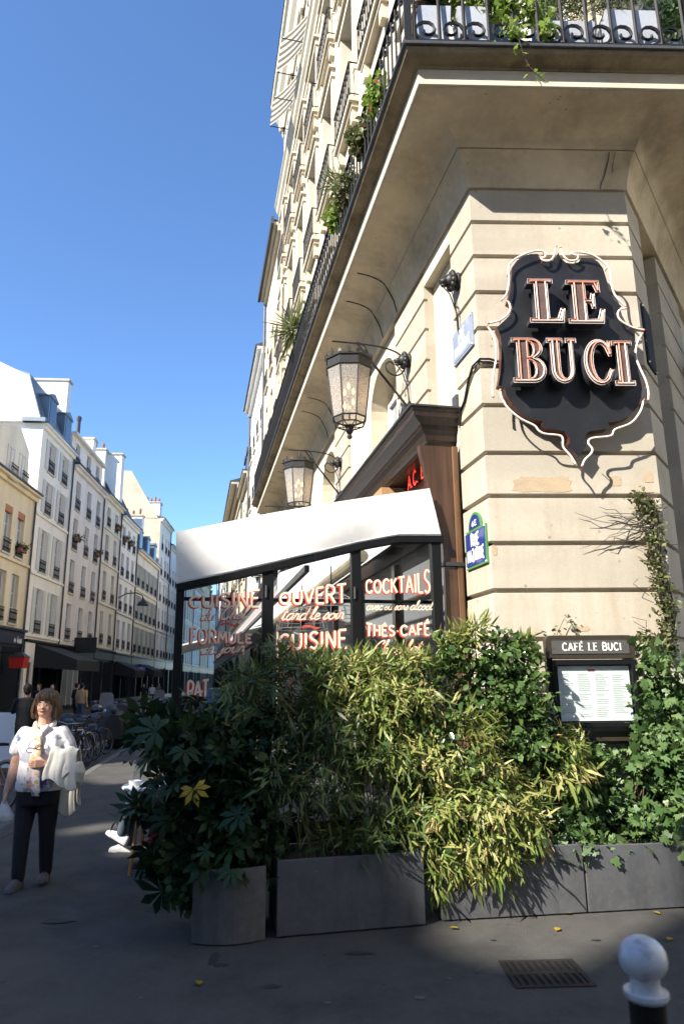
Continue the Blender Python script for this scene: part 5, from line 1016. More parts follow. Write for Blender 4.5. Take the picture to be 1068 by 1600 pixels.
# ------------------------------------------------------------------ houses of the street
mat('plaster_yellow', (.77, .645, .43), .9, var=.1, vscale=.6, bump=.1, bscale=8, stain=(.42, .34, .2), stain_amt=.4, stain_scale=.25, streak=True)
mat('plaster_white', (.88, .83, .72), .9, var=.08, vscale=.6, bump=.1, bscale=8, stain=(.52, .48, .40), stain_amt=.4, stain_scale=.3, streak=True)
mat('plaster_pink', (.84, .765, .665), .9, var=.1, vscale=.6, bump=.1, bscale=8, stain=(.42, .37, .32), stain_amt=.45, stain_scale=.3, streak=True)
mat('plaster_cream', (.84, .76, .59), .9, var=.1, vscale=.6, bump=.1, bscale=8, stain=(.45, .38, .27), stain_amt=.4, stain_scale=.3, streak=True)
mat('plaster_grey', (.80, .77, .69), .9, var=.1, vscale=.6, stain=(.36, .34, .31), stain_amt=.4, stain_scale=.3, streak=True)
mat('gable_white', (.80, .79, .76), .9, var=.06, vscale=.4, stain=(.62, .6, .55), stain_amt=.35, stain_scale=.2, streak=True)
mat('gable_stone', (.50, .44, .33), .9, var=.2, vscale=1.2, stain=(.3, .25, .18), stain_amt=.6, stain_scale=.5, bump=.2)
mat('shutter_grey', (.30, .32, .29), .7, var=.1); mat('shutter_white', (.62, .61, .55), .7, var=.06); mat('shop_dark', (.012, .013, .016), .4, var=.3, vscale=2); mat('shop_navy', (.012, .016, .035), .35); mat('awning_dark', (.018, .018, .019), .85, var=.2); mat('pot_red', (.26, .11, .07), .8)
mat('sign_white', (.75, .75, .75), .6); mat('sign_blue', (.03, .04, .25), .5); mat('sign_red', (.55, .03, .02), .5); mat('brown_door', (.12, .055, .02), .5); mat('shop_glass', (.02, .024, .028), .5, spec=.0); mat('shop_pale', (.25, .27, .26), .3, var=.3, vscale=1.5)
leafmat('pot_plant', [(.03, .06, .02), (.09, .11, .03), (.3, .08, .05)])
def far_window(par, fr, c, z, w, h, shut=None, rail=True, pane='pane'):
    key = ('far', fr is FS, round(w, 2), round(h, 2), shut, rail, pane); M = fr.M(c, 0, z)
    if key in PR: return part_copy(PR[key], M, par)
    f, p = french_window(w, h); F2 = MB(); F2.v = [(v[0], v[1] - .2, v[2]) for v in f.v]; F2.f = f.f; F2.m = f.m; o = F2.build('window', 'window_white', par, M=M)
    q = MB(); q.v = [(v[0], v[1] - .2, v[2]) for v in p.v]; q.f = p.f; q.m = p.m; q.build('pane', pane, o, M=M)
    sl = MB(); sl.box(W0, -w / 2 - .08, w / 2 + .08, .001, .09, -.12, -.01); sl.build('sill', 'stone_up', o, M=M)
    if rail:
        r = MB(); rail_panel(r, W0, -w / 2 + .01, w / 2 - .01, .07, -.01, .75, 7, r=.013); r.build('railing', 'iron', o, M=M)
    if shut:
        for e in (-1, 1):
            s = MB(); a = e * (w / 2 + .02 + w * .26); a0, a1 = a - w * .25, a + w * .25; s.box(W0, a0, a1, .012, .05, 0, h)
            for k in range(int(h / .14)): s.box(W0, a0 + .05, a1 - .05, .049, .062, .06 + k * .14, .14 + k * .14)
            s.build('shutter', shut, o, M=M)
    PR[key] = o; return o
def house_row(name, label, fr, s0, s1, eave, wallm, floors, hs, cols, w, shut=None, rail=True, depth=9.0, roofm='slate', ridge=2.8, mans=None, ground=4.0, gm='shop_dark', gable=None, cornice=.35, z00=0.0, pane='pane_pale', courses=(), dormers=0, side=False):
    """a street house: wall with real window holes, windows, string courses, eaves cornice, roof, shop base"""
    t = thing(name, label, 'house', fr(s0, 0, z00), 'houses along the street'); L_ = s1 - s0; cs = [s0 + L_ * (i + .5) / cols for i in range(cols)] if isinstance(cols, int) else [s0 + L_ * c for c in cols]
    holes = [(c - w / 2, c + w / 2, z, z + h) for z, h in zip(floors, hs) for c in cs if z + h < eave - .1]
    mb = MB(); wall_grid(mb, fr, s0 + .01, s1 - .01, ground, eave, holes, 0, .26)
    mb.poly([fr(s0 + .01, 0, ground), fr(s1 - .01, 0, ground), fr(s1 - .01, -1.0, ground), fr(s0 + .01, -1.0, ground)]); mb.build('wall', wallm, t, recalc=False)
    mb = MB(); G = gable or wallm
    for s in (s0 + .011, s1 - .011): mb.poly([fr(s, 0, z00), fr(s, -depth, z00), fr(s, -depth, eave), fr(s, 0, eave)])
    mb.poly([fr(s0 + .01, -depth, z00), fr(s1 - .01, -depth, z00), fr(s1 - .01, -depth, eave), fr(s0 + .01, -depth, eave)]); mb.build('side_wall', G, t, recalc=False)
    mb = MB(); mb.box(fr, s0 + .005, s1 - .005, .001, cornice * .5, eave - .35, eave - .12); mb.box(fr, s0, s1, .0, cornice, eave - .12, eave)
    mb.build('cornice', wallm, t)
    for z in courses: mb = MB(); mb.box(fr, s0 + .012, s1 - .012, .001, .12, z, z + .16); mb.build('string_course', wallm, t)
    mb = MB()
    if mans: pr = [(cornice + .05, eave), (cornice + .05, eave + .12), (.0, eave + .13), (-mans[0], eave + mans[1]), (-depth * .5, eave + mans[1] + ridge * .5), (-depth, eave + .05), (-depth, eave)]
    else: pr = [(cornice + .08, eave), (cornice + .08, eave + .1), (-depth * .5, eave + ridge), (-depth, eave + .1), (-depth, eave)]
    mb.loft([[fr(s, b, z) for b, z in pr] for s in (s0 + .02, s1 - .02)]); rf = mb.build('roof', roofm, t)
    if mans:
        for k in range(dormers):
            c = s0 + L_ * (k + .5) / dormers; mb = MB(); mb.box(fr, c - .75, c + .75, -mans[0] - .5, -.05, eave + .35, eave + 2.1); mb.prism([fr(c - .85, .02, eave + 2.1), fr(c + .85, .02, eave + 2.1), fr(c + .85, .02, eave + 2.2), fr(c, .02, eave + 2.5), fr(c - .85, .02, eave + 2.2)], -fr.n * (mans[0] + 1.0)); d_ = mb.build('dormer', roofm, rf)
            mb = MB(); mb.box(fr, c - .5, c + .5, -.049, -.03, eave + .5, eave + 2.0); mb.build('dormer_window', 'pane', d_)
    for z, h in zip(floors, hs):
        if z + h >= eave - .1: continue
        for c in cs: far_window(t, fr, c, z, w, h, shut, rail, pane)
    mb = MB(); mb.box(fr, s0 + .03, s1 - .03, -.6, .04, z00, ground - .02); mb.box(fr, s0 + .015, s1 - .015, .041, .14, ground - .75, ground - .05); mb.box(fr, s0 + .01, s1 - .01, .0, .3, ground - .05, ground + .08); sh = mb.build('shopfront', gm, t)
    mb = MB(); nsh = max(2, int(L_ / 2.6))
    for k in range(nsh): a = s0 + L_ * k / nsh + .25; mb.box(fr, a, a + L_ / nsh - .5, .041, .06, z00 + .45, ground - .9)
    mb.build('shop_window', 'shop_glass', sh); mb = MB(); mb.tube([fr(s1 - .12, .1, eave - .2), fr(s1 - .12, .1, .2)], .06, 6); mb.build('downpipe', 'iron_grey', t); return t
def chimney(par, fr, s0, s1, b0, b1, z0, z1, m='gable_white', pots=0):
    mb = MB(); mb.box(fr, s0, s1, b0, b1, z0, z1); o = mb.build('chimney', m, par); mb = MB(); mb.box(fr, s0 - .1, s1 + .1, b0 - .1, b1 + .1, z1, z1 + .14); mb.build('chimney_cap', 'gable_stone', o)
    if pots:
        mb = MB()
        for k in range(pots): b = b0 + (b1 - b0) * (k + .5) / pots; mb.lathe(fr((s0 + s1) / 2, b, z1 + .14), [(.14, 0), (.12, .3), (.15, .33), (.13, .55 + .2 * (k % 2))], 8)
        mb.build('chimney_pot', 'pot_red', o)
    return o
def house_pots(par, fr, spots, label):
    for k, (c, z) in enumerate(spots):
        t = thing('window_box', label[k], 'plant pot', fr(c, .2, z)); mb = MB(); mb.box(fr, c - .4, c + .4, .1, .3, z - .02, z + .18); mb.build('box', 'pot_red', t); me = link('plants', leaf_mesh('leaf', 'pot_plant', *OVAL, np.array([list(fr(c, .2, z + .25))]) + RNG.normal(size=(160, 3)) * np.array([.2, .14, .12]), RNG.normal(size=(160, 3)), RNG.normal(size=(160, 3)), np.full(160, .12), RNG.random(160), np.full(160, .8)), t)
h1 = house_row('yellow_house', 'pale yellow plastered house with a dark blue tea shop at the left picture edge', FS, 22, 39.9, 12.35, 'plaster_yellow', [4.9, 8.45], [2.6, 2.5], [.06, .19, .32, .45, .58, .70, .80, .90], 1.05, None, True, 9, 'slate', 3.5, None, 4.55, 'shop_navy', None, .4, courses=(8.1,))
PT = [on(FS, x, y, .05) for x, y in ((-8, 728), (42, 772), (46, 706), (33, 667), (-8, 662))]
mb = MB(); mb.prism([FS(a_, .05, z_) for a_, z_ in PT], -nS * 3.2); at_ = mb.build('attic_storey', 'plaster_cream', h1)
for x_, y_ in ((13.5, 747), (31, 758)): a_, z_ = on(FS, x_, y_, .05); far_window(h1, Frame(FS.o + nS * .27, dS, nS), a_, z_, .95, 1.75, None, True)
mb = MB(); a_, z_ = PT[0]; mb.prism([FS(30, .1, 12.5), FS(a_ + .3, .1, 12.5), FS(a_ + .3, -1.2, 15.4), FS(30, -1.2, 15.4)], -nS * 2); mb.build('slate_slope', 'slate', h1)
mat('lintel_orange', (.42, .18, .08), .8); mb = MB()
for c in (.70, .80, .90): s = 22 + 17.9 * c; mb.box(FS, s - .5, s + .5, -.2, -.02, 10.6, 10.94)
mb.build('roller_blind', 'lintel_orange', h1)
mb = MB(); lettering(mb, 'n tea', lambda x, y: FS(38.35 + x, .16, 4.0 + y - .1), 1.1, .42, .1, {**LOW, ' ': (.25, [])}, gap=.06); mb.build('shop_sign_lettering', 'sign_white', h1)
h2 = house_row('white_house', 'white house with open white shutters and a blank sunlit gable', FS, 40, 46.2, 17.0, 'plaster_white', [4.6, 8.2, 11.75, 14.4], [2.6, 2.55, 2.0, 1.9], [.31, .73], 1.05, 'shutter_white', True, 9.5, 'zinc_roof', 2.2, (1.1, 3.2), 4.1, 'shop_dark', 'gable_white', .3, courses=(4.35, 7.9, 11.4), dormers=2)
mb = MB(); mb.prism([FS(40.0, -.05, 17.0), FS(40.0, -1.0, 19.9), FS(40.0, -9.4, 24.0), FS(40.0, -9.4, 17.0)], -dS * .3); mb.build('gable', 'gable_white', h2)
mb = MB(); mb.box(FS, 39.68, 40.02, -1.15, .2, 17.0, 17.25); mb.build('gutter', 'zinc_roof', h2)
chimney(h2, FS, 45.6, 46.3, -9, -.6, 17, 22.2)
h3 = house_row('pink_grey_house', 'pinkish grey house with three columns of tall windows and iron window railings', FS, 46.35, 54.6, 16.4, 'plaster_pink', [4.6, 7.7, 10.7, 13.5], [2.35, 2.25, 2.15, 2.0], [.18, .52, .83], 1.05, None, True, 9.5, 'slate', 1.5, None, 4.1, 'shop_dark', None, .4)
mb = MB(); wall_grid(mb, FS, 46.4, 54.5, 16.41, 18.6, [(46.4 + 8.2 * c - .5, 46.4 + 8.2 * c + .5, 16.6, 18.3) for c in (.18, .52, .83)], -.25, .2); mb.box(FS, 46.36, 54.6, -8, .05, 18.6, 18.8); mb.poly([FS(46.4, -.25, 16.4), FS(46.4, -9, 16.4), FS(46.4, -9, 18.6), FS(46.4, -.25, 18.6)]); mb.build('attic_storey', 'plaster_pink', h3, recalc=False)
for c in (.18, .52, .83): far_window(h3, Frame(FS.o - nS * .25, dS, nS), 46.4 + 8.2 * c, 16.6, 1.0, 1.7, None, True)
chimney(h3, FS, 54.0, 54.9, -4.6, -1.0, 18, 20.9); mb = MB(); mb.tube([FS(54.4, -2.4, 21), FS(54.4, -2.4, 22.6)], .16, 8); mb.lathe(FS(54.4, -2.4, 22.6), [(.2, 0), (.22, .25), (.1, .4)], 8); mb.build('metal_flue', 'iron_grey', h3)
h4 = house_row('cream_house', 'cream stone house with two window columns and carved keystones', FS, 54.65, 60.6, 16.6, 'plaster_cream', [4.8, 8.2, 11.4, 14.2], [2.5, 2.3, 2.1, 1.6], [.3, .75], 1.0, None, True, 9, 'slate', 2.5, None, 4.3, 'shop_dark', None, .4, courses=(7.8, 11.0, 13.85))
chimney(h4, FS, 60.0, 60.7, -3.6, -1.6, 16.8, 22.0, pots=3); chimney(h4, FS, 60.72, 61.7, -3.6, -.3, 16.8, 21.8)
h5 = house_row('slate_roofed_house', 'house with a steep slate roof and flower boxes under the top windows', FS, 60.65, 67.6, 16.2, 'plaster_white', [4.7, 8.0, 11.0, 13.7], [2.4, 2.2, 2.0, 1.7], [.2, .5, .8], 1.0, None, True, 9, 'slate', 2.0, (2.2, 4.2), 4.2, 'shop_dark', None, .4, courses=(7.6, 10.7))
chimney(h5, FS, 67.2, 68.2, -6, -2.6, 16, 22.3, 'gable_stone'); chimney(h5, FS, 69.0, 69.8, -6.4, -3.2, 15, 22.5, pots=3)
h6 = house_row('shuttered_house', 'long low house with rows of grey green shutters', FS, 67.65, 79.1, 14.4, 'plaster_cream', [4.6, 7.8, 11.0], [2.4, 2.3, 2.1], 5, 1.1, 'shutter_grey', True, 9, 'zinc_roof', 1.2, (1.2, 2.2), 4.2, 'shop_dark', None, .45, courses=(7.4, 10.5), dormers=3)
chimney(h6, FS, 73.0, 74.0, -3.6, -.8, 14.5, 19.0, pots=4)
h7 = house_row('tall_white_house', 'tall white house rising over its neighbour with a bare stone gable', FS, 79.15, 86.3, 20.2, 'plaster_grey', [4.6, 7.8, 10.9, 13.9, 16.8], [2.4, 2.2, 2.1, 2.0, 1.8], [.25, .6, .85], 1.0, None, True, 10, 'slate', 1.6, None, 4.2, 'shop_dark', 'gable_stone', .4, courses=(7.4, 13.5))
mb = MB(); mb.prism([FS(79.12, -.3, 20.2), FS(79.12, -3.6, 25.8), FS(79.12, -9.9, 26.3), FS(79.12, -9.9, 20.2)], dS * .7); mb.build('gable', 'gable_stone', h7); chimney(h7, FS, 79.9, 80.6, -9.5, -7.2, 20, 26.6, pots=4); chimney(h7, FS, 84.6, 86.0, -3.6, -1.2, 20, 23.4, pots=5)
prevs = 86.35
for k, (L_, e, m_, n_, lab, nm) in enumerate(((6.2, 18.4, 'plaster_grey', 3, 'narrow grey house with close set windows beside the tall white house', 'narrow_grey_house'), (8, 16.5, 'plaster_white', 3, 'pale house far down the street at the black corner post of the screen', 'pale_house'), (9, 18.5, 'plaster_cream', 4, 'cream house seen through the left glass pane, nearest of those behind it', 'cream_house'), (10, 16.5, 'plaster_white', 4, 'white house seen through the left glass pane', 'white_house'), (12, 19.0, 'plaster_yellow', 4, 'yellowish house seen through the left glass pane', 'yellow_house'), (14, 16.5, 'plaster_grey', 5, 'grey house seen through the left glass pane, near the end of the row', 'grey_house'), (25, 18.0, 'plaster_cream', 8, 'last house of the row, seen through the left glass pane where the street ends', 'end_house'))):
    hh = house_row(nm, lab, FS, prevs, prevs + L_, e, m_, [4.6, 7.8, 10.9, 13.7], [2.4, 2.2, 2.1, 1.9], n_, 1.0, None, k < 1, 9, 'slate', 2.0, (1.4, 2.4) if k % 2 else None, 4.2, 'shop_dark', None, .4, courses=(7.4,), dormers=2 if k % 2 else 0); chimney(hh, FS, prevs + L_ - .9, prevs + L_, -4, -1, e, e + 3.6, pots=3); prevs += L_ + .05
house_pots(h3, FS, ((47.9, 11.3), (53.3, 11.2)), ('red flower box on a window railing of the pinkish grey house, nearer one', 'brown flower box on a window railing of the pinkish grey house, farther one'))
house_pots(h5, FS, ((62.1, 14.1), (64.2, 14.1), (59.1, 14.5)), ('green plants at the nearest top window of the slate roofed house', 'green plants at the middle top window of the slate roofed house', 'hanging plant at a top window of the cream house'))
house_pots(h1, FS, ((38.1, 8.75),), ('white flower box at a window of the yellow house',))
# shop awnings, signs
def shop_awning(s0, s1, z, out, drop, label):
    t = thing('shop_awning', label, 'awning', FS(s0, .1, z - 1), 'dark shop awnings'); mb = MB(); mb.prism([FS(s0, .05, z), FS(s0, out, z - drop), FS(s0, out, z - drop - .04), FS(s0, .05, z - .04)], dS * (s1 - s0)); c = mb.build('canvas', 'awning_dark', t); mb = MB(); mb.box(FS, s0, s1, out - .005, out + .02, z - drop - .6, z - drop - .041)
    mb.prism([FS(s0 - .02, .05, z - .04), FS(s0 - .02, out, z - drop - .04), FS(s0 - .02, out, z - drop - .6), FS(s0 - .02, .05, z - drop - .4)], dS * .018); mb.build('valance', 'awning_dark', c); mb = MB()
    for s in (s0 + .3, s1 - .3): mb.tube([FS(s, .05, z - 1.4), FS(s, out - .05, z - drop - .1)], .025, 5)
    mb.build('arm', 'iron', t)
shop_awning(41.6, 46.6, 4.0, 2.6, .95, 'large black awning over the shop of the white house'); shop_awning(61.5, 65.5, 3.6, 1.8, .8, 'black awning over a shop farther along the street'); shop_awning(71, 76, 3.6, 1.6, .7, 'black awning below the shuttered house')
def shop_sign(fr, s, z, w, h, m, label, text=None, tm='sign_white', b0=.15, b1=None):
    t = thing('shop_sign', label, 'sign', fr(s, b0, z), 'shop signs'); mb = MB(); mb.box(fr, s - .05, s + .05, b0, b0 + w, z, z + h); o = mb.build('board', m, t, bevel=.01); mb = MB(); mb.tube([fr(s, 0, z + h * .8), fr(s, b0, z + h * .8)], .02, 5); mb.build('bracket', 'iron', t)
    if text: mb = MB(); lettering(mb, text, lambda x, y: fr(s - .055, b0 + .1 * w + x, z + h * .3 + y), w * .8, h * .42, .05); mb.build('lettering', tm, o)
shop_sign(FS, 69.3, 2.75, 1.0, .62, 'sign_blue', 'blue projecting shop sign with white letters', 'VSI'); shop_sign(FS, 49.2, 3.75, 1.5, 1.05, 'shop_dark', 'black projecting shop sign above the big awning'); shop_sign(FS, 54.4, 2.6, .7, .75, 'shop_dark', 'small black hanging sign at the corner of the pinkish grey house')
t = thing('shop_sign', 'red lantern shaped sign on the tea shop at the left picture edge', 'sign', FS(36.5, .9, 2.7), 'shop signs'); c = FS(37.0, 1.0, 2.5); mb = MB(); fr_ = Frame(c, dS, nS); mb.loft([[fr_(a * q, b * q, z) for a, b in ((-.4, -.4), (.4, -.4), (.4, .4), (-.4, .4))] for q, z in ((.8, .0), (1, .55))]); mb.build('box', 'sign_red', t); mb = MB(); mb.loft([[fr_(a * q, b * q, z) for a, b in ((-.4, -.4), (.4, -.4), (.4, .4), (-.4, .4))] for q, z in ((1.1, .551), (.4, .8))]); mb.build('top', 'shop_dark', t); mb = MB(); mb.tube([c + Z * .75, FS(37.0, 0, 3.3)], .03, 5); mb.build('bracket', 'iron', t)
t = thing('white_pillar', 'pale stone door surround between the tea shop and the black awning', 'doorway', FS(40.7, .1, 0)); mb = MB(); mb.box(FS, 40.05, 40.5, .05, .2, 0, 4.0); mb.box(FS, 41.2, 41.5, .05, .2, 0, 4.0); mb.box(FS, 40.5, 41.2, .05, .19, 2.9, 4.0); mb.build('surround', 'plaster_white', t); mb = MB(); mb.box(FS, 40.5, 41.2, .045, .1, 0, 2.9); mb.build('door', 'brown_door', t)
t = thing('shop_display', 'pale curtained shop window under the end of the black awning', 'shop window', FS(47.5, .1, 0)); mb = MB(); mb.box(FS, 46.9, 50.3, .145, .2, .35, 3.3); mb.build('glazing', 'shop_pale', t); mb = MB(); [mb.box(FS, a, a + .07, .201, .24, .3, 3.35) for a in (46.85, 48.0, 49.2, 50.28)]; mb.build('mullion', 'window_white', t)
t = thing('street_lamp', 'dark bell shaped street lamp on a curved arm fixed to a house front', 'street lamp', FS(63.2, .5, 8.5)); mb = MB(); mb.tube([FS(61.2, .05, 8.9), FS(61.3, .7, 9.3), FS(61.5, 1.5, 9.4), FS(61.6, 2.0, 9.2), FS(61.6, 2.1, 8.9)], .05, 6); mb.build('arm', 'iron_grey', t); mb = MB(); mb.lathe(FS(61.6, 2.1, 8.3), [(.5, 0), (.52, .05), (.38, .28), (.16, .45), (.08, .62)], 14); mb.build('shade', 'iron_grey', t, smooth=True)
t = thing('sandwich_board', 'white pavement board cut by the left picture edge', 'sign', gnd(2, 1190)); p = gnd(-3, 1200); fr_ = Frame(p, Vector((1, 0, 0)), Vector((0, -1, 0))); mb = MB(); mb.prism([fr_(-.35, 0, 0), fr_(.35, 0, 0), fr_(.33, -.2, 1.1), fr_(-.33, -.2, 1.1)], Vector((0, .03, 0))); mb.prism([fr_(-.35, -.45, 0), fr_(.35, -.45, 0), fr_(.33, -.24, 1.1), fr_(-.33, -.24, 1.1)], Vector((0, .03, 0))); mb.build('boards', 'sign_white', t)
# ------------------------------------------------------------------ houses on our side beyond the corner house
def right_house(name, label, s0, s1, eave, m_, floors, hs, n_, **kw): return house_row(name, label, FA, s0, s1, eave, m_, floors, hs, n_, 1.0, None, True, 10, 'slate', kw.get('ridge', 2.0), kw.get('mans'), 4.2, 'shop_dark', None, kw.get('cornice', .45), courses=kw.get('courses', ()), dormers=kw.get('dormers', 0))
FA_ = FA
rh = right_house('cream_house', 'cream house with a dark slate eave next to the corner house, on the sunny side', 18.36, 24.4, 19.6, 'stone_up', [4.8, 8.2, 11.5, 14.6], [2.4, 2.3, 2.2, 2.0], 3, mans=(1.0, 2.2), cornice=.3); mb = MB(); mb.box(FA, 18.3, 24.45, .31, .42, 19.48, 19.8); mb.build('gutter', 'slate', rh)
right_house('white_house', 'white house with a dark gutter, second beyond the corner house', 24.45, 33.0, 17.2, 'gable_white', [4.8, 8.0, 11.0, 13.8], [2.3, 2.2, 2.1, 1.9], 4, cornice=.4)
right_house('dormered_house', 'house with two dormer windows in its roof, third beyond the corner house', 33.05, 39.0, 13.6, 'stone_up', [4.8, 7.8, 10.6], [2.3, 2.2, 1.9], 3, mans=(.8, 2.6), dormers=3, cornice=.4)
right_house('stone_house', 'stone house with a deep bracketed cornice, its edge just above the white canvas panel', 39.05, 58, 14.6, 'stone_up', [4.8, 8.0, 11.0], [2.3, 2.2, 2.0], 7, cornice=.8, courses=(13.6, 14.0))
right_house('pale_house', 'last pale house on the sunny side, seen through the left glass pane', 58.05, 90, 15.5, 'gable_white', [4.8, 8.0, 11.0], [2.3, 2.2, 2.0], 10, cornice=.5)
t = thing('shop_awning', 'pale awning of a farther cafe seen through the left glass pane', 'awning', FA(30, 1, 3)); mb = MB(); mb.prism([FA(22, .1, 3.9), FA(22, 3.4, 3.1), FA(22, 3.4, 2.7), FA(22, 3.36, 2.7), FA(22, 3.36, 3.05), FA(22, .1, 3.85)], dA * 7); mb.build('canvas', 'canvas', t); mb = MB(); mb.tube([FA(22.2, 3.3, 0), FA(22.2, 3.3, 3.0)], .04, 6); mb.tube([FA(28.8, 3.3, 0), FA(28.8, 3.3, 3.0)], .04, 6); mb.build('pole', 'iron', t)
# striped blinds at the attic of the corner house
clothmat('stripe_blind', (.72, .70, .64), .3, col2=(.20, .19, .17), period=.105)
for k, (ia, ib, oa, ob, lab) in enumerate((((485, 15), (479, 60), (440, 40), (436, 85), 'striped window blind under the roof of the corner house, the upper one'), ((469, 110), (464, 137), (425, 140), (425, 161), 'striped window blind under the roof of the corner house, the one nearer the roof end'))):
    z0 = 22.0; mb = MB(); mb.u = []; sA, zA = on(FA, *ia, 0.02); sB, zB = on(FA, *ib, .02); W_ = max(1.0, sB - sA) + .25; t = thing('window_blind', lab, 'blind', FA(sA, .3, zA), 'striped attic blinds'); nn = 14; zA = min(zA, 22.3)
    for j in range(nn + 1):
        s = sA + W_ * j / nn
        for i in range(6): q = i / 5; mb.v.append(tuple(FA(s, .02 + .88 * q, zA - 1.25 * q - .12 * sin(pi * q)))); mb.u.append(j / nn * 1.05)
    for j in range(nn):
        for i in range(5): p = j * 6 + i; mb.f.append((p, p + 1, p + 7, p + 6)); mb.m.append(0)
    mb.build('cloth', 'stripe_blind', t, recalc=False); m2 = MB(); m2.tube([FA(sA, .02, zA - 1.3), FA(sA, .9, zA - 1.26)], .015, 4); m2.tube([FA(sA + W_, .02, zA - 1.3), FA(sA + W_, .9, zA - 1.26)], .015, 4); m2.build('arm', 'iron', t)
# ------------------------------------------------------------------ unseen block behind us: its roofline is shaped to cast the pavement shade
e1 = Vector((cos(SUN_AZ), -sin(SUN_AZ), 0)); hd_ = Vector((-sin(SUN_AZ), -cos(SUN_AZ), 0)); TB = 23.0
FB = Frame(hd_ * TB, e1, -hd_); e2 = SDIR.cross(e1); e2 = e2 if e2.z > 0 else -e2
zb = lambda b: (b + TB * -(hd_.dot(e2))) / e2.z
blk = thing('shade_casting_block', 'unseen block behind the viewpoint, its stepped roofline shaped to throw the pavement shade', 'building', hd_ * TB)
SK = [(-30, 11.0), (-22, 8.6), (-16, 5.8), (-15.4, 5.5), (-15.3, 3.4), (-12.2, 3.5), (-11.8, 4.3), (-9.0, 4.6), (-8.0, 4.75), (-6.15, 4.62), (-5.9, 4.46), (-4.6, 3.86), (-4.25, 3.64), (-3.98, 3.38), (-3.82, 3.06), (-3.66, 2.68), (-3.5, 2.5), (-3.3, 2.44), (-2.95, 2.45), (-2.7, 2.52), (-2.6, 2.6), (-2.57, 4.15), (-1.6, 4.2), (-1.2, 3.6), (14, 3.6)]
LO = 2.22; HI = 2.84
def wall_poly(mb, P, t=.3): mb.prism([FB(a, 0, z) for a, z in P], hd_ * t)
mb = MB()   # skyline wall traced to the wanted shade, with made-up openings for sun slits
zl = zb(LO); zh = zb(HI); mb.box(FB, -30, 14, -.3, 0, 0, zb(1.0))
for (a, b), (c, d) in zip(SK, SK[1:]):
    for lo, hi in ((a, c),):
        cuts = sorted({lo, hi} | {x for x in (-8.9, -8.5, -7.45, -7.1, -6.9, -6.42) if lo < x < hi})
        for x0, x1 in zip(cuts, cuts[1:]):
            f = lambda x: b + (d - b) * (x - a) / (c - a); xm = (x0 + x1) / 2; open_ = (-7.45 < xm < -7.1) or (-6.9 < xm < -6.42) or (-8.9 < xm < -8.5)
            z1 = zb(1.0) + .001
            if open_: wall_poly(mb, [(x0, z1), (x1, z1), (x1, zl), (x0, zl)]); wall_poly(mb, [(x0, zh), (x1, zh), (x1, zb(f(x1))), (x0, zb(f(x0)))])
            else: wall_poly(mb, [(x0, z1), (x1, z1), (x1, zb(f(x1))), (x0, zb(f(x0)))])
mb.build('wall', 'plaster_cream', blk)
mb = MB(); mb.box(FB, -30, 14, -9, -.31, 0, zb(1.0)); mb.build('body', 'plaster_cream', blk)
mb = MB(); [mb.box(FB, -29 + 2.2 * k, -28 + 2.2 * k, .001, .04, 1.0 + 3.3 * j, 3.2 + 3.3 * j) for k in range(20) for j in range(5)]; mb.build('windows', 'pane', blk)
b2 = thing('side_sky_blocker', 'unseen block added across the side street behind the viewpoint to cut sky light', 'building', (22, -6, 0)); FQ = Frame((13.5, 1.0, 0), Vector((sin(radians(150)), cos(radians(150)), 0)), Vector((-.5, -.866, 0))); FQ.n = Vector((FQ.d.y, -FQ.d.x, 0)); mb = MB(); mb.box(FQ, -6, 26, -12, 0, 0, 21); mb.build('wall', 'plaster_cream', b2); mb = MB(); [mb.box(FQ, -5 + 2.4 * k, -3.8 + 2.4 * k, .001, .04, 1.0 + 3.4 * j, 3.3 + 3.4 * j) for k in range(13) for j in range(6)]; mb.build('windows', 'pane', b2); mb = MB(); mb.prism([FQ(-6.3, .3, 21), FQ(26.3, .3, 21), FQ(26, -4, 24), FQ(-6, -4, 24)], FQ.n * -4); mb.build('roof', 'slate', b2)  # unseen block, added to cut sky light from the right

b3 = thing('rear_sky_blocker', 'unseen block added straight behind the viewpoint to cut sky light', 'building', (4, -17, 0)); FZ = Frame((-3, -17, 0), Vector((1, 0, 0)), Vector((0, 1, 0))); mb = MB(); mb.box(FZ, 0, 20, -10, 0, 0, 22); mb.build('wall', 'plaster_grey', b3); mb = MB(); [mb.box(FZ, .8 + 2.4 * k, 2.0 + 2.4 * k, .001, .04, 1.0 + 3.4 * j, 3.3 + 3.4 * j) for k in range(8) for j in range(6)]; mb.build('windows', 'pane', b3); mb = MB(); mb.prism([FZ(-.2, .3, 22), FZ(20.2, .3, 22), FZ(20, -4, 25), FZ(0, -4, 25)], Vector((0, -4, 0))); mb.build('roof', 'slate', b3)  # another unseen block, added to dim the sky fill on the ground
# ------------------------------------------------------------------ people
def fuse(mb, voxel, it=4, fac=.5):
    """closed pieces grown together into one continuous skin"""
    me = bpy.data.meshes.new('tmp'); me.from_pydata([tuple(p) for p in mb.v], [], mb.f); bm = bmesh.new(); bm.from_mesh(me); bmesh.ops.recalc_face_normals(bm, faces=bm.faces); bm.to_mesh(me); bm.free()
    ob = bpy.data.objects.new('tmp', me); COL.objects.link(ob); r = ob.modifiers.new('r', 'REMESH'); r.mode = 'VOXEL'; r.voxel_size = voxel; s = ob.modifiers.new('s', 'SMOOTH'); s.iterations = it; s.factor = fac
    dg = bpy.context.evaluated_depsgraph_get(); out = bpy.data.meshes.new_from_object(ob.evaluated_get(dg)); bpy.data.objects.remove(ob); bpy.data.meshes.remove(me); out.shade_smooth(); return out
def put(name, me, m, parent, M):
    me.materials.clear(); me.materials.append(MATS[m]); o = link(name, me, parent, M); return o
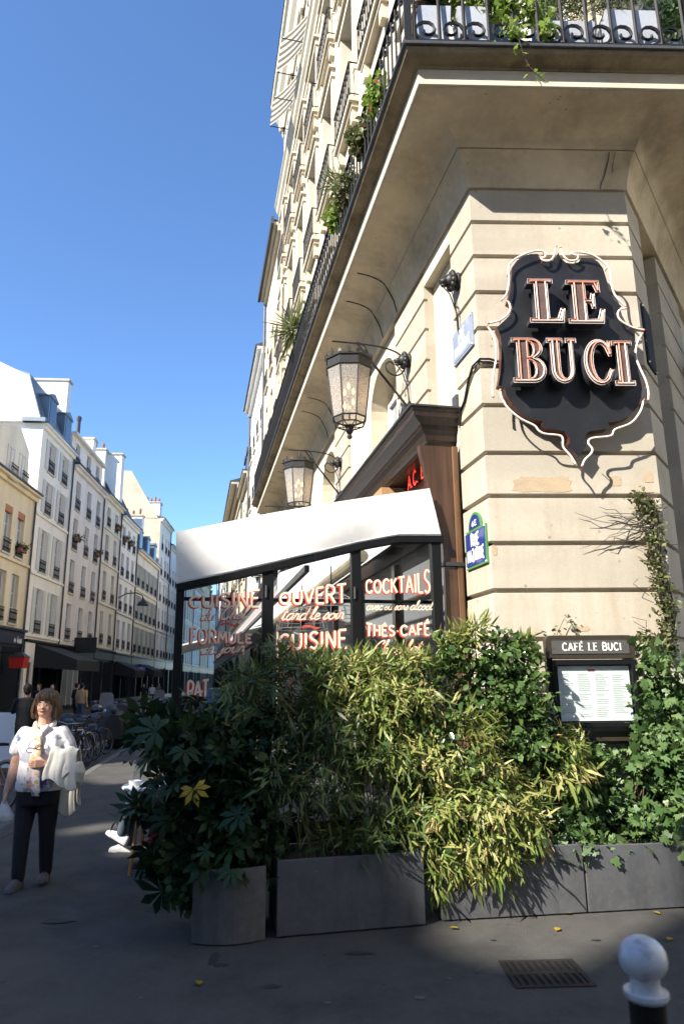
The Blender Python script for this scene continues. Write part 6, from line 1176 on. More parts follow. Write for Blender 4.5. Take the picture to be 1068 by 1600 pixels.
def limb(mb, pts, rs, n=10):
    mb.tube(pts, rs, n)
    for p, r in zip(pts, rs): mb.ball(p, r, 10)
def ring(c, rx, ry, n=16): return [Vector((c[0] + cos(2 * pi * i / n) * rx, c[1] + sin(2 * pi * i / n) * ry, c[2])) for i in range(n)]
def hand(mb, w, d, side, r=.0085, curl=.5, pn=None):
    """palm and five separate fingers from wrist w pointing along d; side = thumb direction; fingers curl towards pn"""
    w, d, side = Vector(w), Vector(d).normalized(), Vector(side).normalized(); pn = Vector(pn).normalized() if pn else d.cross(side).normalized(); side = (side - d * side.dot(d)).normalized()
    mb.loft([[w + d * t + side * (a * sx) + pn * (b * sy) for a, b in ((-1, -1), (1, -1), (1, 1), (-1, 1))] for t, sx, sy in ((-.01, .024, .018), (.03, .036, .016), (.085, .04, .012))])
    for k, (o, L_) in enumerate(((.031, .07), (.011, .08), (-.010, .074), (-.030, .058))):
        p = w + d * .08 + side * o; mid = p + d * L_ * .5 + pn * L_ * curl * .25; tip = mid + d * L_ * .5 * (1 - curl * .5) + pn * L_ * .5 * curl; limb(mb, [p, mid, tip], [r, r * .95, r * .8], 6)
    p = w + d * .02 + side * .03; limb(mb, [p, p + side * .025 + d * .03 + pn * .008, p + side * .028 + d * .062 + pn * .02], [r * 1.25, r * 1.1, r * .85], 6)
for nm, c in (('skin', (.56, .32, .23)), ('skin_dark', (.14, .065, .035)), ('hair_brown', (.095, .05, .026)), ('hair_black', (.012, .01, .01)), ('hair_auburn', (.12, .03, .02)), ('cloth_black', (.008, .008, .01)), ('cloth_navy', (.008, .009, .014)), ('cloth_tan', (.42, .28, .15)), ('cloth_white', (.66, .65, .65)), ('cloth_jeans', (.05, .07, .10)), ('cloth_red', (.24, .02, .035)), ('cloth_grey', (.10, .105, .12)), ('jacket_white', (.60, .58, .52)), ('shoe_grey', (.10, .095, .09)), ('shoe_white', (.66, .66, .66)), ('sole', (.55, .55, .55)), ('lip', (.30, .08, .06)), ('eye_dark', (.02, .014, .01)), ('eye_white', (.30, .24, .21))):
    mat(nm, c, .55 if 'skin' in nm else .8, var=.12, vscale=9, bump=.12 if 'cloth' in nm or 'jacket' in nm else 0, bscale=30)
m = mat('hair_strand', (.15, .09, .05), .45, var=.4, vscale=18); 
def printed(name, base, cols, sc):
    m = mat(name, base, .85, bump=.15, bscale=14); nt = m.node_tree; N = nt.nodes; L = nt.links; b = N['Principled BSDF']; tc = N.new('ShaderNodeTexCoord'); src = None
    for i, (c, lo, s) in enumerate(cols):
        mp = N.new('ShaderNodeMapping'); mp.inputs['Location'].default_value = (i * 3.7, i * 1.9, i * 2.3); L.new(tc.outputs['Object'], mp.inputs[0]); n = N.new('ShaderNodeTexNoise'); n.inputs['Scale'].default_value = s; n.inputs['Detail'].default_value = 3; L.new(mp.outputs[0], n.inputs[0])
        r = N.new('ShaderNodeMapRange'); r.inputs[1].default_value = lo; r.inputs[2].default_value = lo + .03; L.new(n.outputs[0], r.inputs[0]); x = N.new('ShaderNodeMix'); x.data_type = 'RGBA'; L.new(r.outputs[0], x.inputs[0])
        if src: L.new(src, x.inputs[6])
        else: x.inputs[6].default_value = (*base, 1)
        x.inputs[7].default_value = (*c, 1); src = x.outputs[2]
    L.new(src, b.inputs['Base Color'])
printed('print_top', (.66, .65, .66), [((.36, .36, .42), .55, 9), ((.16, .08, .30), .66, 7), ((.55, .36, .42), .66, 11), ((.12, .15, .24), .67, 6)], 8)
printed('print_scarf', (.60, .40, .27), [((.66, .60, .58), .45, 16), ((.42, .36, .12), .60, 13), ((.10, .12, .35), .62, 14), ((.10, .30, .08), .66, 10), ((.5, .2, .45), .62, 17)], 14)
def shoe(mb, x, y, z, L_=.25, yaw=0.0, pitch=0.0):
    R_ = Matrix.Rotation(yaw, 3, 'Z') @ Matrix.Rotation(pitch, 3, 'X'); f = lambda a, b, c: Vector((x, y, z)) + R_ @ Vector((a, b, c))
    mb.loft([[f(sx * w, -l, h * t + .0) for sx, t in ((-1, 0), (1, 0), (.9, .6), (.45, 1), (-.45, 1), (-.9, .6))] for l, w, h in ((-.08, .028, .06), (-.06, .038, .095), (0, .04, .10), (.06, .043, .075), (.12, .046, .055), (.155, .036, .045), (.17, .02, .03))])
# the woman walking towards us
wp = Vector((-2.70, 6.62, 0)); MW = Matrix.Translation(wp) @ Matrix.Rotation(radians(4), 4, 'Z')
wo = thing('person', 'woman in a white printed T-shirt and colourful scarf walking towards us', 'person', wp, rz=radians(4))
b = MB()
b.ball((0, -.005, 1.497), .1, 20, (.74, .90, 1.08)); b.ball((0, -.03, 1.44), .062, 14, (.95, .95, .85)); b.ball((0, -.088, 1.487), .013, 8, (.9, 1, 1.9)); b.ball((0, -.1, 1.474), .0135, 8, (1.15, 1, .8)); b.ball((0, -.074, 1.425), .024, 8, (1, .8, .8))
for e in (-1, 1): b.ball((.032 * e, -.072, 1.468), .026, 8, (1, .6, 1)); b.ball((.03 * e, -.077, 1.522), .022, 8, (1.3, .5, .5)); b.ball((.072 * e, .0, 1.485), .02, 8, (.4, 1, 1.5))
b.ball((0, -.083, 1.446), .02, 8, (1.2, .5, .55))
limb(b, [(0, .0, 1.42), (0, .01, 1.30)], [.055, .062]); b.loft([ring((0, .01, 1.33), .06, .055), ring((0, .01, 1.27), .15, .085), ring((0, .0, 1.15), .165, .11), ring((0, 0, .95), .165, .11), ring((0, 0, .78), .16, .11)])
for e in (-1, 1): limb(b, [(.09 * e, 0, .70), (.088 * e, -.075 if e < 0 else .03, .43), (.082 * e, -.09 if e < 0 else .1, .13)], [.07, .05, .038])
limb(b, [(-.178, .0, 1.235), (-.232, .02, 1.0), (-.245, -.02, .86), (-.262, -.045, .765)], [.046, .045, .040, .028]); hand(b, (-.263, -.048, .755), (-.06, -.12, -1), (.25, -1, 0), curl=.55, pn=(1, .1, 0), r=.0085)
limb(b, [(.178, .0, 1.235), (.235, .03, 1.03), (.17, -.11, 1.0), (.105, -.185, 1.01)], [.046, .045, .038, .028]); hand(b, (.10, -.19, 1.01), (-1, -.25, .05), (0, -.3, 1), curl=.6, pn=(-.1, 1, -.1), r=.0085)
body = put('body', fuse(b, .0062, 3), 'skin', wo, MW)
fm = MB(); [fm.ball((.031 * e, -.0815, 1.499), .0105, 10, (1.1, .4, .27)) for e in (-1, 1)]; fm.build('eyes', 'eye_white', body, M=MW); fm = MB(); [fm.ball((.031 * e, -.0862, 1.499), 0.0055, 8, (1, .5, .6)) for e in (-1, 1)]; [fm.tube([(.014 * e, -.087, 1.519), (.03 * e, -.088, 1.524), (.047 * e, -.078, 1.518)], [.003, .004, .002], 5) for e in (-1, 1)]; fm.build('pupils_and_brows', 'eye_dark', body, M=MW)
fm = MB(); fm.tube([(-.024, -.088, 1.444), (-.01, -.0945, 1.447), (0, -.0955, 1.446), (.01, -.0945, 1.447), (.024, -.088, 1.444)], [.003, .0055, .006, .0055, .003], 6); fm.build('lips', 'lip', body, M=MW)
h = MB(); h.ball((0, .02, 1.535), .114, 18, (.88, .96, .96)); h.ball((0, .055, 1.46), .098, 14, (1.0, .75, 1.05))
for e in (-1, 1): h.ball((.082 * e, .015, 1.49), .05, 12, (.7, 1.05, 1.5)); h.ball((.084 * e, .012, 1.44), .042, 12, (.8, 1.1, 1.15)); h.ball((.05 * e, -.048, 1.58), .036, 10, (1.1, 1, .7)); h.ball((.074 * e, -.035, 1.53), .026, 10, (.6, 1, 1.8)); h.ball((.07 * e, .03, 1.40), .035, 10)
h.ball((-.012, -.07, 1.572), .024, 10, (1.6, .7, .6)); r_ = random.Random(8)
for k in range(46): a = r_.uniform(0, 2 * pi); h.tube([(.07 * cos(a), .03 + .075 * sin(a), 1.57), (.098 * cos(a), .03 + .1 * abs(sin(a)) * (1 if sin(a) > -.2 else .3), 1.50), (.1 * cos(a), .035 + .1 * abs(sin(a)), 1.40 + r_.uniform(-.02, .02))], [.014, .016, .007], 5)
hr = put('hair', fuse(h, .006, 2), 'hair_strand', wo, MW)
h = MB()
for k in range(230):
    a = r_.uniform(-.62, pi + .62); top = Vector((r_.uniform(-.02, .02), .005, 1.642)); ca, sa_ = cos(a), sin(a); q = r_.uniform(.97, 1.06); ln = r_.uniform(-.02, .025)
    h.tube(smooth3([top, Vector((ca * .07 * q, .02 + sa_ * .075 * q, 1.615)), Vector((ca * .108 * q, .022 + sa_ * .112 * q, 1.53)), Vector((ca * .126 * q, .022 + sa_ * .12 * q, 1.45)), Vector((ca * .112 * q + r_.uniform(-.012, .012), .022 + sa_ * .105 * q, 1.395 + ln))], 3), r_.uniform(.0022, .0045), 4)
for k in range(34):
    x = r_.uniform(-.07, .075); h.tube(smooth3([Vector((x * .2 + .01, -.01, 1.642)), Vector((x * .8, -.075, 1.61)), Vector((x * 1.1, -.098, 1.575 - abs(x) * .3)), Vector((x * 1.25 + .004, -.096 + abs(x) * .3, 1.545 - abs(x) * .5 + r_.uniform(-.008, .008)))], 3), r_.uniform(.002, .004), 4)
h.build('strands', 'hair_strand', hr, smooth=True, M=MW)
t = MB(); t.loft([ring((0, .01, 1.318), .085, .07), ring((0, .008, 1.29), .15, .09), ring((0, .0, 1.24), .195, .115), ring((0, -.012, 1.14), .195, .145), ring((0, -.008, 1.02), .185, .14), ring((0, -.01, .90), .195, .15), ring((0, -.005, .80), .205, .155), ring((0, -.005, .775), .203, .153)])
limb(t, [(-.165, .0, 1.255), (-.21, .012, 1.17), (-.23, .018, 1.11)], [.064, .067, .068]); limb(t, [(.165, .0, 1.255), (.21, .015, 1.17), (.23, .025, 1.11)], [.064, .067, .068])
for k in range(9): z = r_.uniform(.8, 1.15); a0 = r_.uniform(-2.6, -.5); t.tube([(.193 * cos(a0 + q), .147 * sin(a0 + q), z + s_) for q, s_ in ((-.25, .03), (0, .0), (.3, -.02))], [.004, .009, .004], 5)
put('t_shirt', fuse(t, .008, 2), 'print_top', wo, MW)
t = MB(); t.loft([ring((0, .0, .83), .185, .135), ring((0, .0, .74), .195, .145), ring((0, .0, .66), .19, .14)])
limb(t, [(-.092, .0, .70), (-.088, -.075, .43), (-.085, -.09, .14), (-.085, -.085, .085)], [.098, .070, .058, .055], 12); limb(t, [(.092, .0, .70), (.088, .03, .43), (.08, .1, .14), (.08, .11, .09)], [.098, .070, .058, .054], 12)
put('trousers', fuse(t, .009, 3), 'cloth_navy', wo, MW)
s = MB(); shoe(s, -.085, -.10, 0.0, yaw=-.1); shoe(s, .08, .10, .01, yaw=.12, pitch=-.08); put('shoes', fuse(s, .007, 2), 'shoe_grey', wo, MW)
s = MB(); s.tube([(.08 * cos(a), .005 + .08 * sin(a) - .01 * sin(a), 1.315 + .03 * (sin(a) + .6) - .03 * (sin(a) < -.7)) for a in [2 * pi * i / 16 for i in range(16)]], .024, 8, closed=True); s.ball((.0, -.115, 1.255), .033, 10, (1, .7, 1.1)); limb(s, [(-.05, -.08, 1.31), (-.015, -.11, 1.26)], [.024, .026]); limb(s, [(.05, -.08, 1.31), (.02, -.11, 1.265)], [.024, .026])
sec = lambda c, wx, wy, rot: [Vector((c[0] + wx * cos(a) * cos(rot), c[1] + wy * sin(a), c[2] + wx * cos(a) * sin(rot))) for a in [2 * pi * i / 10 for i in range(10)]]
s.loft([sec((.0, -.135, 1.25), .03, .02, 0), sec((-.01, -.165, 1.12), .035, .014, .1), sec((-.02, -.175, .97), .04, .012, .1), sec((-.03, -.172, .85), .045, .012, .1), sec((-.035, -.17, .80), .04, .01, .1)]); s.loft([sec((.01, -.135, 1.25), .025, .02, 0), sec((.02, -.168, 1.1), .032, .014, -.1), sec((.025, -.18, .93), .036, .012, -.1), sec((.03, -.175, .79), .042, .012, -.1), sec((.03, -.17, .745), .036, .01, -.1)])
put('scarf', fuse(s, .006, 2), 'print_scarf', wo, MW)
s = MB()
for e in (-1, 1): s.tube([(.036 * e - .01 + .03 * cos(a), -.178 + .004 * cos(a), 1.135 + .02 * sin(a) + .012 * e) for a in [2 * pi * i / 12 for i in range(12)]], .0032, 5, closed=True)
s.tube([(-.02, -.18, 1.135), (.0, -.182, 1.15)], .003, 5); s.tube([(-.075, -.176, 1.12), (-.055, -.172, 1.19), (-.0, -.15, 1.235)], .0025, 5); s.tube([(.058, -.176, 1.15), (.045, -.17, 1.2), (.01, -.15, 1.235)], .0025, 5); s.build('hanging_glasses', 'cloth_black', wo, M=MW)
sec_ = lambda c, rx, ry: ring(c, rx, ry, 12)
jk = thing('folded_jacket', 'off-white jacket hanging folded over the walking woman\'s forearm', 'jacket', MW @ Vector((.26, -.08, 1.0)), rz=radians(4)); s = MB()
def drape(x0, x1, top, zf, zb_, amp, ph, grow=1.0, nu=30, nv=34):
    # a cloth hung over the forearm: front fall, fold over the arm, back fall, with deep folds running down
    G = []
    for j in range(nv + 1):
        v = j / nv; row = []
        for i in range(nu + 1):
            u = i / nu; x = x0 + (x1 - x0) * u; hang = 0
            if v < .42: t = 1 - v / .42; y = -.205 - .015 * t * grow; z = top - .05 - (top - zf - .05 - .05 * sin(u * 5 + ph)) * t; hang = t
            elif v < .58: t = (v - .42) / .16; y = -.13 - .078 * cos(pi * t); z = top - .05 + .055 * sin(pi * t)
            else: t = (v - .58) / .42; y = -.052 + .02 * t; z = top - .05 - (top - zb_ - .05 - .06 * sin(u * 4 + ph)) * t; hang = t
            f = sin(u * 15 + ph + v * 2.5) + .5 * sin(u * 27 - ph + v * 4); x += .035 * hang * (u - .5) * 2 - .02 * hang * sin(v * 9); sgn = -1 if v < .5 else 1
            row.append(Vector((x, y + sgn * (amp * f * (.25 + .75 * hang) + .05 * hang * sin(pi * u)), z + .012 * sin(u * 11 + ph) * (1 - hang))))
        G.append(row)
    m = MB(); m.v = [tuple(p) for r in G for p in r]; m.f = [(j * (nu + 1) + i, j * (nu + 1) + i + 1, (j + 1) * (nu + 1) + i + 1, (j + 1) * (nu + 1) + i) for j in range(nv) for i in range(nu)]; m.m = [0] * len(m.f); return m
for nm, ar in (('cloth', (.13, .36, 1.13, .84, .70, .016, .6, 1.0)), ('lining', (.16, .31, 1.085, .93, .60, .013, 2.2, .2))):
    o = drape(*ar).build(nm, 'jacket_white', jk, smooth=True, M=MW, recalc=True); sd = o.modifiers.new('thick', 'SOLIDIFY'); sd.thickness = .012; sd.offset = 0; ss = o.modifiers.new('soft', 'SUBSURF'); ss.levels = 1; ss.render_levels = 1
s = MB(); s.loft([sec_((.355, -.16, 1.02), .05, .06), sec_((.375, -.165, .94), .06, .07), sec_((.37, -.16, .86), .05, .055), sec_((.36, -.15, .80), .03, .03)]); put('sleeve', fuse(s, .008, 2), 'jacket_white', jk, MW)

pb = thing('paper_bag', 'crumpled white paper bag in the walking woman\'s lowered hand', 'bag', MW @ Vector((-.24, -.07, .62)), rz=radians(4)); s = MB(); s.loft([ring((-.262, -.075, .70), .02, .015, 8), ring((-.25, -.08, .64), .05, .03, 8), ring((-.235, -.08, .58), .07, .035, 8), ring((-.225, -.075, .53), .055, .025, 8)]); put('paper', fuse(s, .008, 1), 'shoe_white', pb, MW)
# simpler figures farther off
def figure(label, loc, yaw, ht, top, legs, hair, skin='skin', shoes='cloth_black', stride=.12, arm=.0, group='people in the street', hairlen=.0, armpose=None):
    k = ht / 1.7; o = thing('person', label, 'person', loc, group, yaw); M = Matrix.Translation(Vector(loc)) @ Matrix.Rotation(yaw, 4, 'Z') @ Matrix.Scale(k, 4); vx = .014
    b = MB(); b.ball((0, -.005, 1.595), .105, 14, (.74, .9, 1.1)); b.ball((0, -.095, 1.575), .016, 6); b.ball((0, -.03, 1.53), .06, 10); limb(b, [(0, .01, 1.52), (0, .01, 1.40)], [.052, .058]); b.loft([ring((0, 0, 1.40), .14, .08), ring((0, 0, 1.2), .16, .1), ring((0, 0, .9), .15, .1)])
    for e in (-1, 1):
        ap_ = armpose if armpose and e == 1 else [(.19 * e, 0, 1.37), (.235 * e, .03, 1.1), (.24 * e, -.03 - .08 * arm, .86 + .12 * arm)]
        limb(b, ap_, [.05, .042, .03]); hand(b, ap_[-1], Vector(ap_[-1]) - Vector(ap_[-2]), (0, -1, .2), r=.011, curl=.5); limb(b, [(.09 * e, 0, .86), (.085 * e, -stride * e * .5, .48), (.085 * e, -stride * e, .10)], [.075, .055, .04])
    put('body', fuse(b, vx, 2), skin, o, M)
    t = MB(); t.loft([ring((0, .01, 1.44), .08, .065), ring((0, 0, 1.40), .17, .1), ring((0, 0, 1.25), .2, .125), ring((0, 0, 1.05), .18, .12), ring((0, 0, .88), .19, .13)])
    for e in (-1, 1): ap_ = armpose if armpose and e == 1 else [(.19 * e, 0, 1.37), (.235 * e, .03, 1.1)]; q = Vector(ap_[0]).lerp(Vector(ap_[1]), .9); limb(t, [ap_[0], q], [.068, .06])
    put('shirt', fuse(t, vx, 2), top, o, M); t = MB(); t.loft([ring((0, 0, .95), .175, .12), ring((0, 0, .82), .185, .13), ring((0, 0, .78), .18, .125)])
    for e in (-1, 1): limb(t, [(.092 * e, 0, .82), (.088 * e, -stride * e * .5, .48), (.085 * e, -stride * e, .10)], [.095, .07, .058])
    put('trousers', fuse(t, vx, 2), legs, o, M); s = MB(); [shoe(s, .085 * e, -stride * e - .01, 0) for e in (-1, 1)]; put('shoes', fuse(s, .014, 1), shoes, o, M)
    h = MB(); h.ball((0, .025, 1.63), .11, 12, (.82, .95, .9)); h.ball((0, .05, 1.57 - hairlen * .5), .085, 10, (.95, .8, 1 + hairlen * 5)); put('hair', fuse(h, .014, 1), hair, o, M); return o
def at_y(px_, y_): d = ray(px_, 1075); return Vector((d.x * y_ / d.y, y_, 0))
figure('dark clad passer-by half hidden behind the walking woman, one bare forearm raised', at_y(44, 15.0) + Z * 0, radians(200), 1.68, 'cloth_black', 'cloth_black', 'hair_black', arm=.9, armpose=[(.19, 0, 1.37), (.25, -.06, 1.14), (.2, -.26, 1.3)])
figure('man in a tan shirt seen from behind beside the pale shop window', at_y(129, 33) - Z * .1, radians(170), 1.80, 'cloth_tan', 'cloth_jeans', 'hair_black', group='people in the street')
figure('man in dark clothes just left of the man in the tan shirt', at_y(121, 34) - Z * .1, radians(150), 1.82, 'cloth_black', 'cloth_navy', 'hair_black')
figure('woman with auburn hair in a white top under the black awning', at_y(82, 31), radians(10), 1.66, 'cloth_white', 'cloth_jeans', 'hair_auburn', hairlen=.12)
figure('person with a pink face in dark clothes right above the walking woman\'s hair', at_y(61, 32), radians(-20), 1.68, 'cloth_black', 'cloth_navy', 'hair_auburn')
figure('person in a white shirt far down the street', at_y(238, 62) - Z * .1, radians(20), 1.72, 'cloth_white', 'cloth_navy', 'hair_black'); figure('person in dark clothes far down the street, left of the white shirt', at_y(225, 60) - Z * .1, 0, 1.74, 'cloth_black', 'cloth_black', 'hair_black'); figure('second person in dark clothes far down the street, right of the white shirt', at_y(248, 64) - Z * .1, 1, 1.75, 'cloth_grey', 'cloth_black', 'hair_black')
# customers seated at the edge of the terrace, mostly behind the shrub
mat('rattan', (.45, .20, .07), .5, var=.3, vscale=12)
def seated(label, loc, yaw, top, legs, hair, shoes, group='customers on the terrace', cross=False):
    o = thing('person', label, 'person', loc, group, yaw); M = Matrix.Translation(Vector(loc)) @ Matrix.Rotation(yaw, 4, 'Z'); b = MB(); b.ball((0, -.02, 1.22), .105, 14, (.74, .9, 1.1)); b.ball((0, -.115, 1.20), .016, 6); limb(b, [(0, 0, 1.15), (0, 0, 1.03)], [.052, .058]); b.loft([ring((0, 0, 1.03), .14, .08), ring((0, 0, .8), .15, .1), ring((0, 0, .5), .16, .11)])
    L_ = [[(-.09, -.05, .5), (-.1, -.44, .5), (-.1, -.52 if cross else -.40, .1)], [(.09, -.05, .5), (.06, -.46, .56), (-.02, -.58, .20)] if cross else [(.09, -.05, .5), (.1, -.44, .5), (.1, -.46, .1)]]
    for q in L_: limb(b, q, [.07, .05, .038])
    for e in (-1, 1): q = [(.19 * e, 0, 1.0), (.24 * e, -.06, .74), (.14 * e, -.28, .66)]; limb(b, q, [.048, .04, .03]); hand(b, q[-1], (-.3 * e, -1, -.1), (-e, 0, .3), r=.01)
    put('body', fuse(b, .012, 2), 'skin', o, M); t = MB(); t.loft([ring((0, 0, 1.08), .08, .065), ring((0, 0, 1.03), .17, .1), ring((0, 0, .8), .185, .125), ring((0, 0, .48), .18, .14)])
    for e in (-1, 1): limb(t, [(.19 * e, 0, 1.0), (.238 * e, -.055, .76)], [.066, .058])
    put('shirt', fuse(t, .012, 2), top, o, M); t = MB(); t.ball((0, -.02, .5), .16, 12, (1.15, 1, .7))
    for q in L_: limb(t, q, [.09, .07, .055])
    put('trousers', fuse(t, .012, 2), legs, o, M); s = MB(); shoe(s, -.1, -.56 if cross else -.42, 0); shoe(s, -.02 if cross else .1, -.60 if cross else -.47, .11 if cross else 0, pitch=-.5 if cross else 0); put('shoes', fuse(s, .008, 2), shoes, o, M); h = MB(); h.ball((0, .01, 1.255), .11, 12, (.82, .95, .9)); h.ball((0, .04, 1.19), .085, 10); put('hair', fuse(h, .012, 1), hair, o, M)
def chair(loc, yaw, label):
    o = thing('cafe_chair', label, 'chair', loc, 'wooden terrace chairs', yaw); M = Matrix.Translation(Vector(loc)) @ Matrix.Rotation(yaw, 4, 'Z'); s = MB(); s.lathe((0, 0, .43), [(.2, 0), (.21, .015), (.2, .03)], 16); s.build('seat', 'rattan', o, M=M)
    for x, y in ((-.16, -.15), (.16, -.15)): s = MB(); s.tube([(x, y, .44), (x * 1.15, y * 1.2, 0)], .015, 6); s.build('leg', 'rattan', o, M=M)
    for x in (-.16, .16): s = MB(); s.tube([(x * 1.15, .2, 0), (x, .17, .44), (x * .95, .24, .86)], .015, 6); s.build('leg', 'rattan', o, M=M)
    s = MB(); s.tube([(-.15, .24, .86), (0, .27, .9), (.15, .24, .86)], .016, 6); s.tube([(-.16, .2, .6), (0, .23, .6), (.16, .2, .6)], .012, 6); [s.tube([(x, .21, .6), (x, .26, .88)], .008, 5) for x in (-.08, 0, .08)]; s.build('backrest', 'rattan', o, M=M); s = MB(); s.tube([(.17 * cos(a), .17 * sin(a), .2) for a in [2 * pi * i / 16 for i in range(16)]], .01, 5, closed=True); s.build('stretcher', 'rattan', o, M=M)
seat1 = Vector((-1.70, 7.72, 0)); seat2 = Vector((-1.36, 7.30, 0))
seated('customer in white trainers, one foot raised, sitting behind the broad leaved shrub', seat1, radians(-92), 'cloth_grey', 'cloth_jeans', 'hair_brown', 'shoe_white', cross=True); seated('customer in dark red trousers sitting nearest us behind the broad leaved shrub', seat2, radians(-88), 'cloth_black', 'cloth_red', 'hair_black', 'cloth_black')
chair(seat1, radians(-92), 'wooden cafe chair under the customer in white trainers'); chair(seat2, radians(-88), 'wooden cafe chair under the customer in red trousers')
tb = thing('cafe_table', 'small round white topped cafe table at the terrace edge', 'table', (-1.84, 7.08, 0)); s = MB(); s.lathe((-1.84, 7.08, .72), [(.25, 0), (.26, .01), (.26, .022), (.25, .03)], 24); s.build('tabletop', 'sign_white', tb)
for k in range(3): a = 2 * pi * k / 3; s = MB(); s.tube([(-1.84 + .1 * cos(a), 7.08 + .1 * sin(a), .72), (-1.84 + .2 * cos(a), 7.08 + .2 * sin(a), 0)], .02, 6); s.build('leg', 'rattan', tb)
bt = thing('glass_bottle', 'clear glass bottle standing on the small white cafe table', 'bottle', (-1.98, 7.14, .75)); s = MB(); s.lathe((-1.98, 7.14, .75), [(.036, 0), (.038, .12), (.03, .16), (.014, .2), (.014, .27)], 14); s.build('glass', 'glass', bt, smooth=True)
ah = thing('ashtray', 'white ashtray on the small cafe table beside the bottle', 'ashtray', (-1.96, 7.0, .75)); s = MB(); s.lathe((-1.96, 7.0, .7505), [(.05, 0), (.06, .045), (.05, .045), (.042, .012)], 16); s.build('bowl', 'sign_white', ah)
# ------------------------------------------------------------------ bicycles, motorcycles, a car
mat('tyre', (.012, .012, .012), .8); mat('chrome', (.22, .22, .22), .3, metal=1.0); mat('frame_white', (.65, .65, .65), .35, coat=.5); mat('frame_blue', (.02, .06, .25), .35, coat=.5); mat('frame_dark', (.015, .015, .018), .35, coat=.5); mat('frame_orange', (.40, .13, .05), .4); mat('cover_blue', (.035, .042, .056), .75, var=.3, vscale=3, bump=.4, bscale=6); mat('cover_dark', (.020, .021, .023), .7, var=.3, vscale=3, bump=.4, bscale=6); mat('cover_grey', (.07, .07, .08), .75, var=.3, vscale=3, bump=.4, bscale=6); mat('screen_pale', (.30, .30, .29), .2); mat('headlight', (.7, .72, .75), .1, coat=1); mat('car_blue', (.02, .05, .16), .25, coat=1)
RZ = -.125
def bicycle(loc, yaw, fm, label, lean=.06, basket=False):
    o = thing('bicycle', label, 'bicycle', loc, 'bicycles parked along the kerb', yaw); M = Matrix.Translation(Vector(loc)) @ Matrix.Rotation(yaw, 4, 'Z') @ Matrix.Rotation(lean, 4, 'X'); R = .335
    for x in (-.52, .53):
        w = MB(); c = Vector((x, 0, R)); w.tube([c + Vector((cos(a) * R, 0, sin(a) * R)) for a in [2 * pi * i / 28 for i in range(28)]], .017, 6, closed=True); wo_ = w.build('wheel', 'tyre', o, M=M); w = MB(); w.tube([c + Vector((cos(a) * (R - .022), 0, sin(a) * (R - .022))) for a in [2 * pi * i / 28 for i in range(28)]], .009, 5, closed=True)
        for i in range(14): a = 2 * pi * i / 14; w.tube([c + Vector((cos(a) * .02, .02 * (-1) ** i, sin(a) * .02)), c + Vector((cos(a + .2) * (R - .02), 0, sin(a + .2) * (R - .02)))], .0016, 3)
        w.tube([c + Vector((0, -.04, 0)), c + Vector((0, .04, 0))], .018, 8); w.build('rim', 'chrome', wo_, M=M)
    f = MB(); bb = (-.06, 0, .28); st = (-.2, 0, .78); hd = (.36, 0, .80); hd2 = (.39, 0, .66); fw = (.53, 0, R); rw = (-.52, 0, R)
    for a, b_ in ((bb, st), (bb, hd2), (st, hd)): f.tube([a, b_], .016, 7)
    f.tube([hd, hd2], .02, 7)
    for y in (-.05, .05): f.tube([(-.06, y * .6, .28), (-.52, y, R)], .009, 5); f.tube([(-.2, y * .4, .74), (-.52, y, R)], .008, 5); f.tube([(.39, y * .5, .66), (.44, y, .6), (.53, y, R)], .011, 5)
    f.build('frame', fm, o, M=M); f = MB()
    for x in (-.52, .53): f.tube([Vector((x, 0, R)) + Vector((cos(a) * (R + .035), 0, sin(a) * (R + .035))) for a in [radians(20 + 140 * i / 10) for i in range(11)]], .014, 5)
    f.build('mudguards', fm if fm != 'frame_dark' else 'tyre', o, M=M); f = MB(); f.tube([(.35, 0, .8), (.33, 0, 1.0)], .013, 6); f.tube([(.2, -.3, 1.02), (.32, -.24, 1.04), (.36, 0, 1.0), (.32, .24, 1.04), (.2, .3, 1.02)], .011, 6); hb = f.build('handlebar', 'chrome', o, M=M); f = MB(); f.tube([(.2, -.3, 1.02), (.28, -.27, 1.035)], .017, 6); f.tube([(.2, .3, 1.02), (.28, .27, 1.035)], .017, 6); f.build('grips', 'tyre', hb, M=M)
    f = MB(); f.tube([(-.2, 0, .76), (-.235, 0, .9)], .013, 6); f.loft([[(-.38, -.09, .9), (-.38, .09, .9), (-.38, .08, .94), (-.38, -.08, .94)], [(-.25, -.07, .91), (-.25, .07, .91), (-.25, .06, .945), (-.25, -.06, .945)], [(-.08, -.02, .92), (-.08, .02, .92), (-.08, .015, .94), (-.08, -.015, .94)]]); f.build('saddle', 'tyre', o, M=M)
    f = MB(); f.tube([Vector((-.06, .05, .28)) + Vector((cos(a) * .09, 0, sin(a) * .09)) for a in [2 * pi * i / 14 for i in range(14)]], .008, 5, closed=True); f.tube([(-.06, .05, .28), (.02, .08, .14)], .01, 5); f.tube([(-.06, -.05, .28), (-.14, -.08, .42)], .01, 5); f.box(W0, .0, .04, .08, .16, .12, .145); f.box(W0, -.16, -.12, -.16, -.08, .41, .435); f.build('crank', 'chrome', o, M=M)
    if basket:
        f = MB()
        for z in (.85, .95, 1.05): f.tube([(.42, -.16, z), (.70, -.18, z), (.70, .18, z), (.42, .16, z)], .006, 4, closed=True)
        for x, y in ((.42, -.16), (.5, -.17), (.6, -.175), (.70, -.18), (.70, -.06), (.70, .06), (.70, .18), (.6, .175), (.5, .17), (.42, .16)): f.tube([(x, y, .82), (x, y, 1.05)], .005, 4)
        f.build('basket', 'iron', o, M=M)
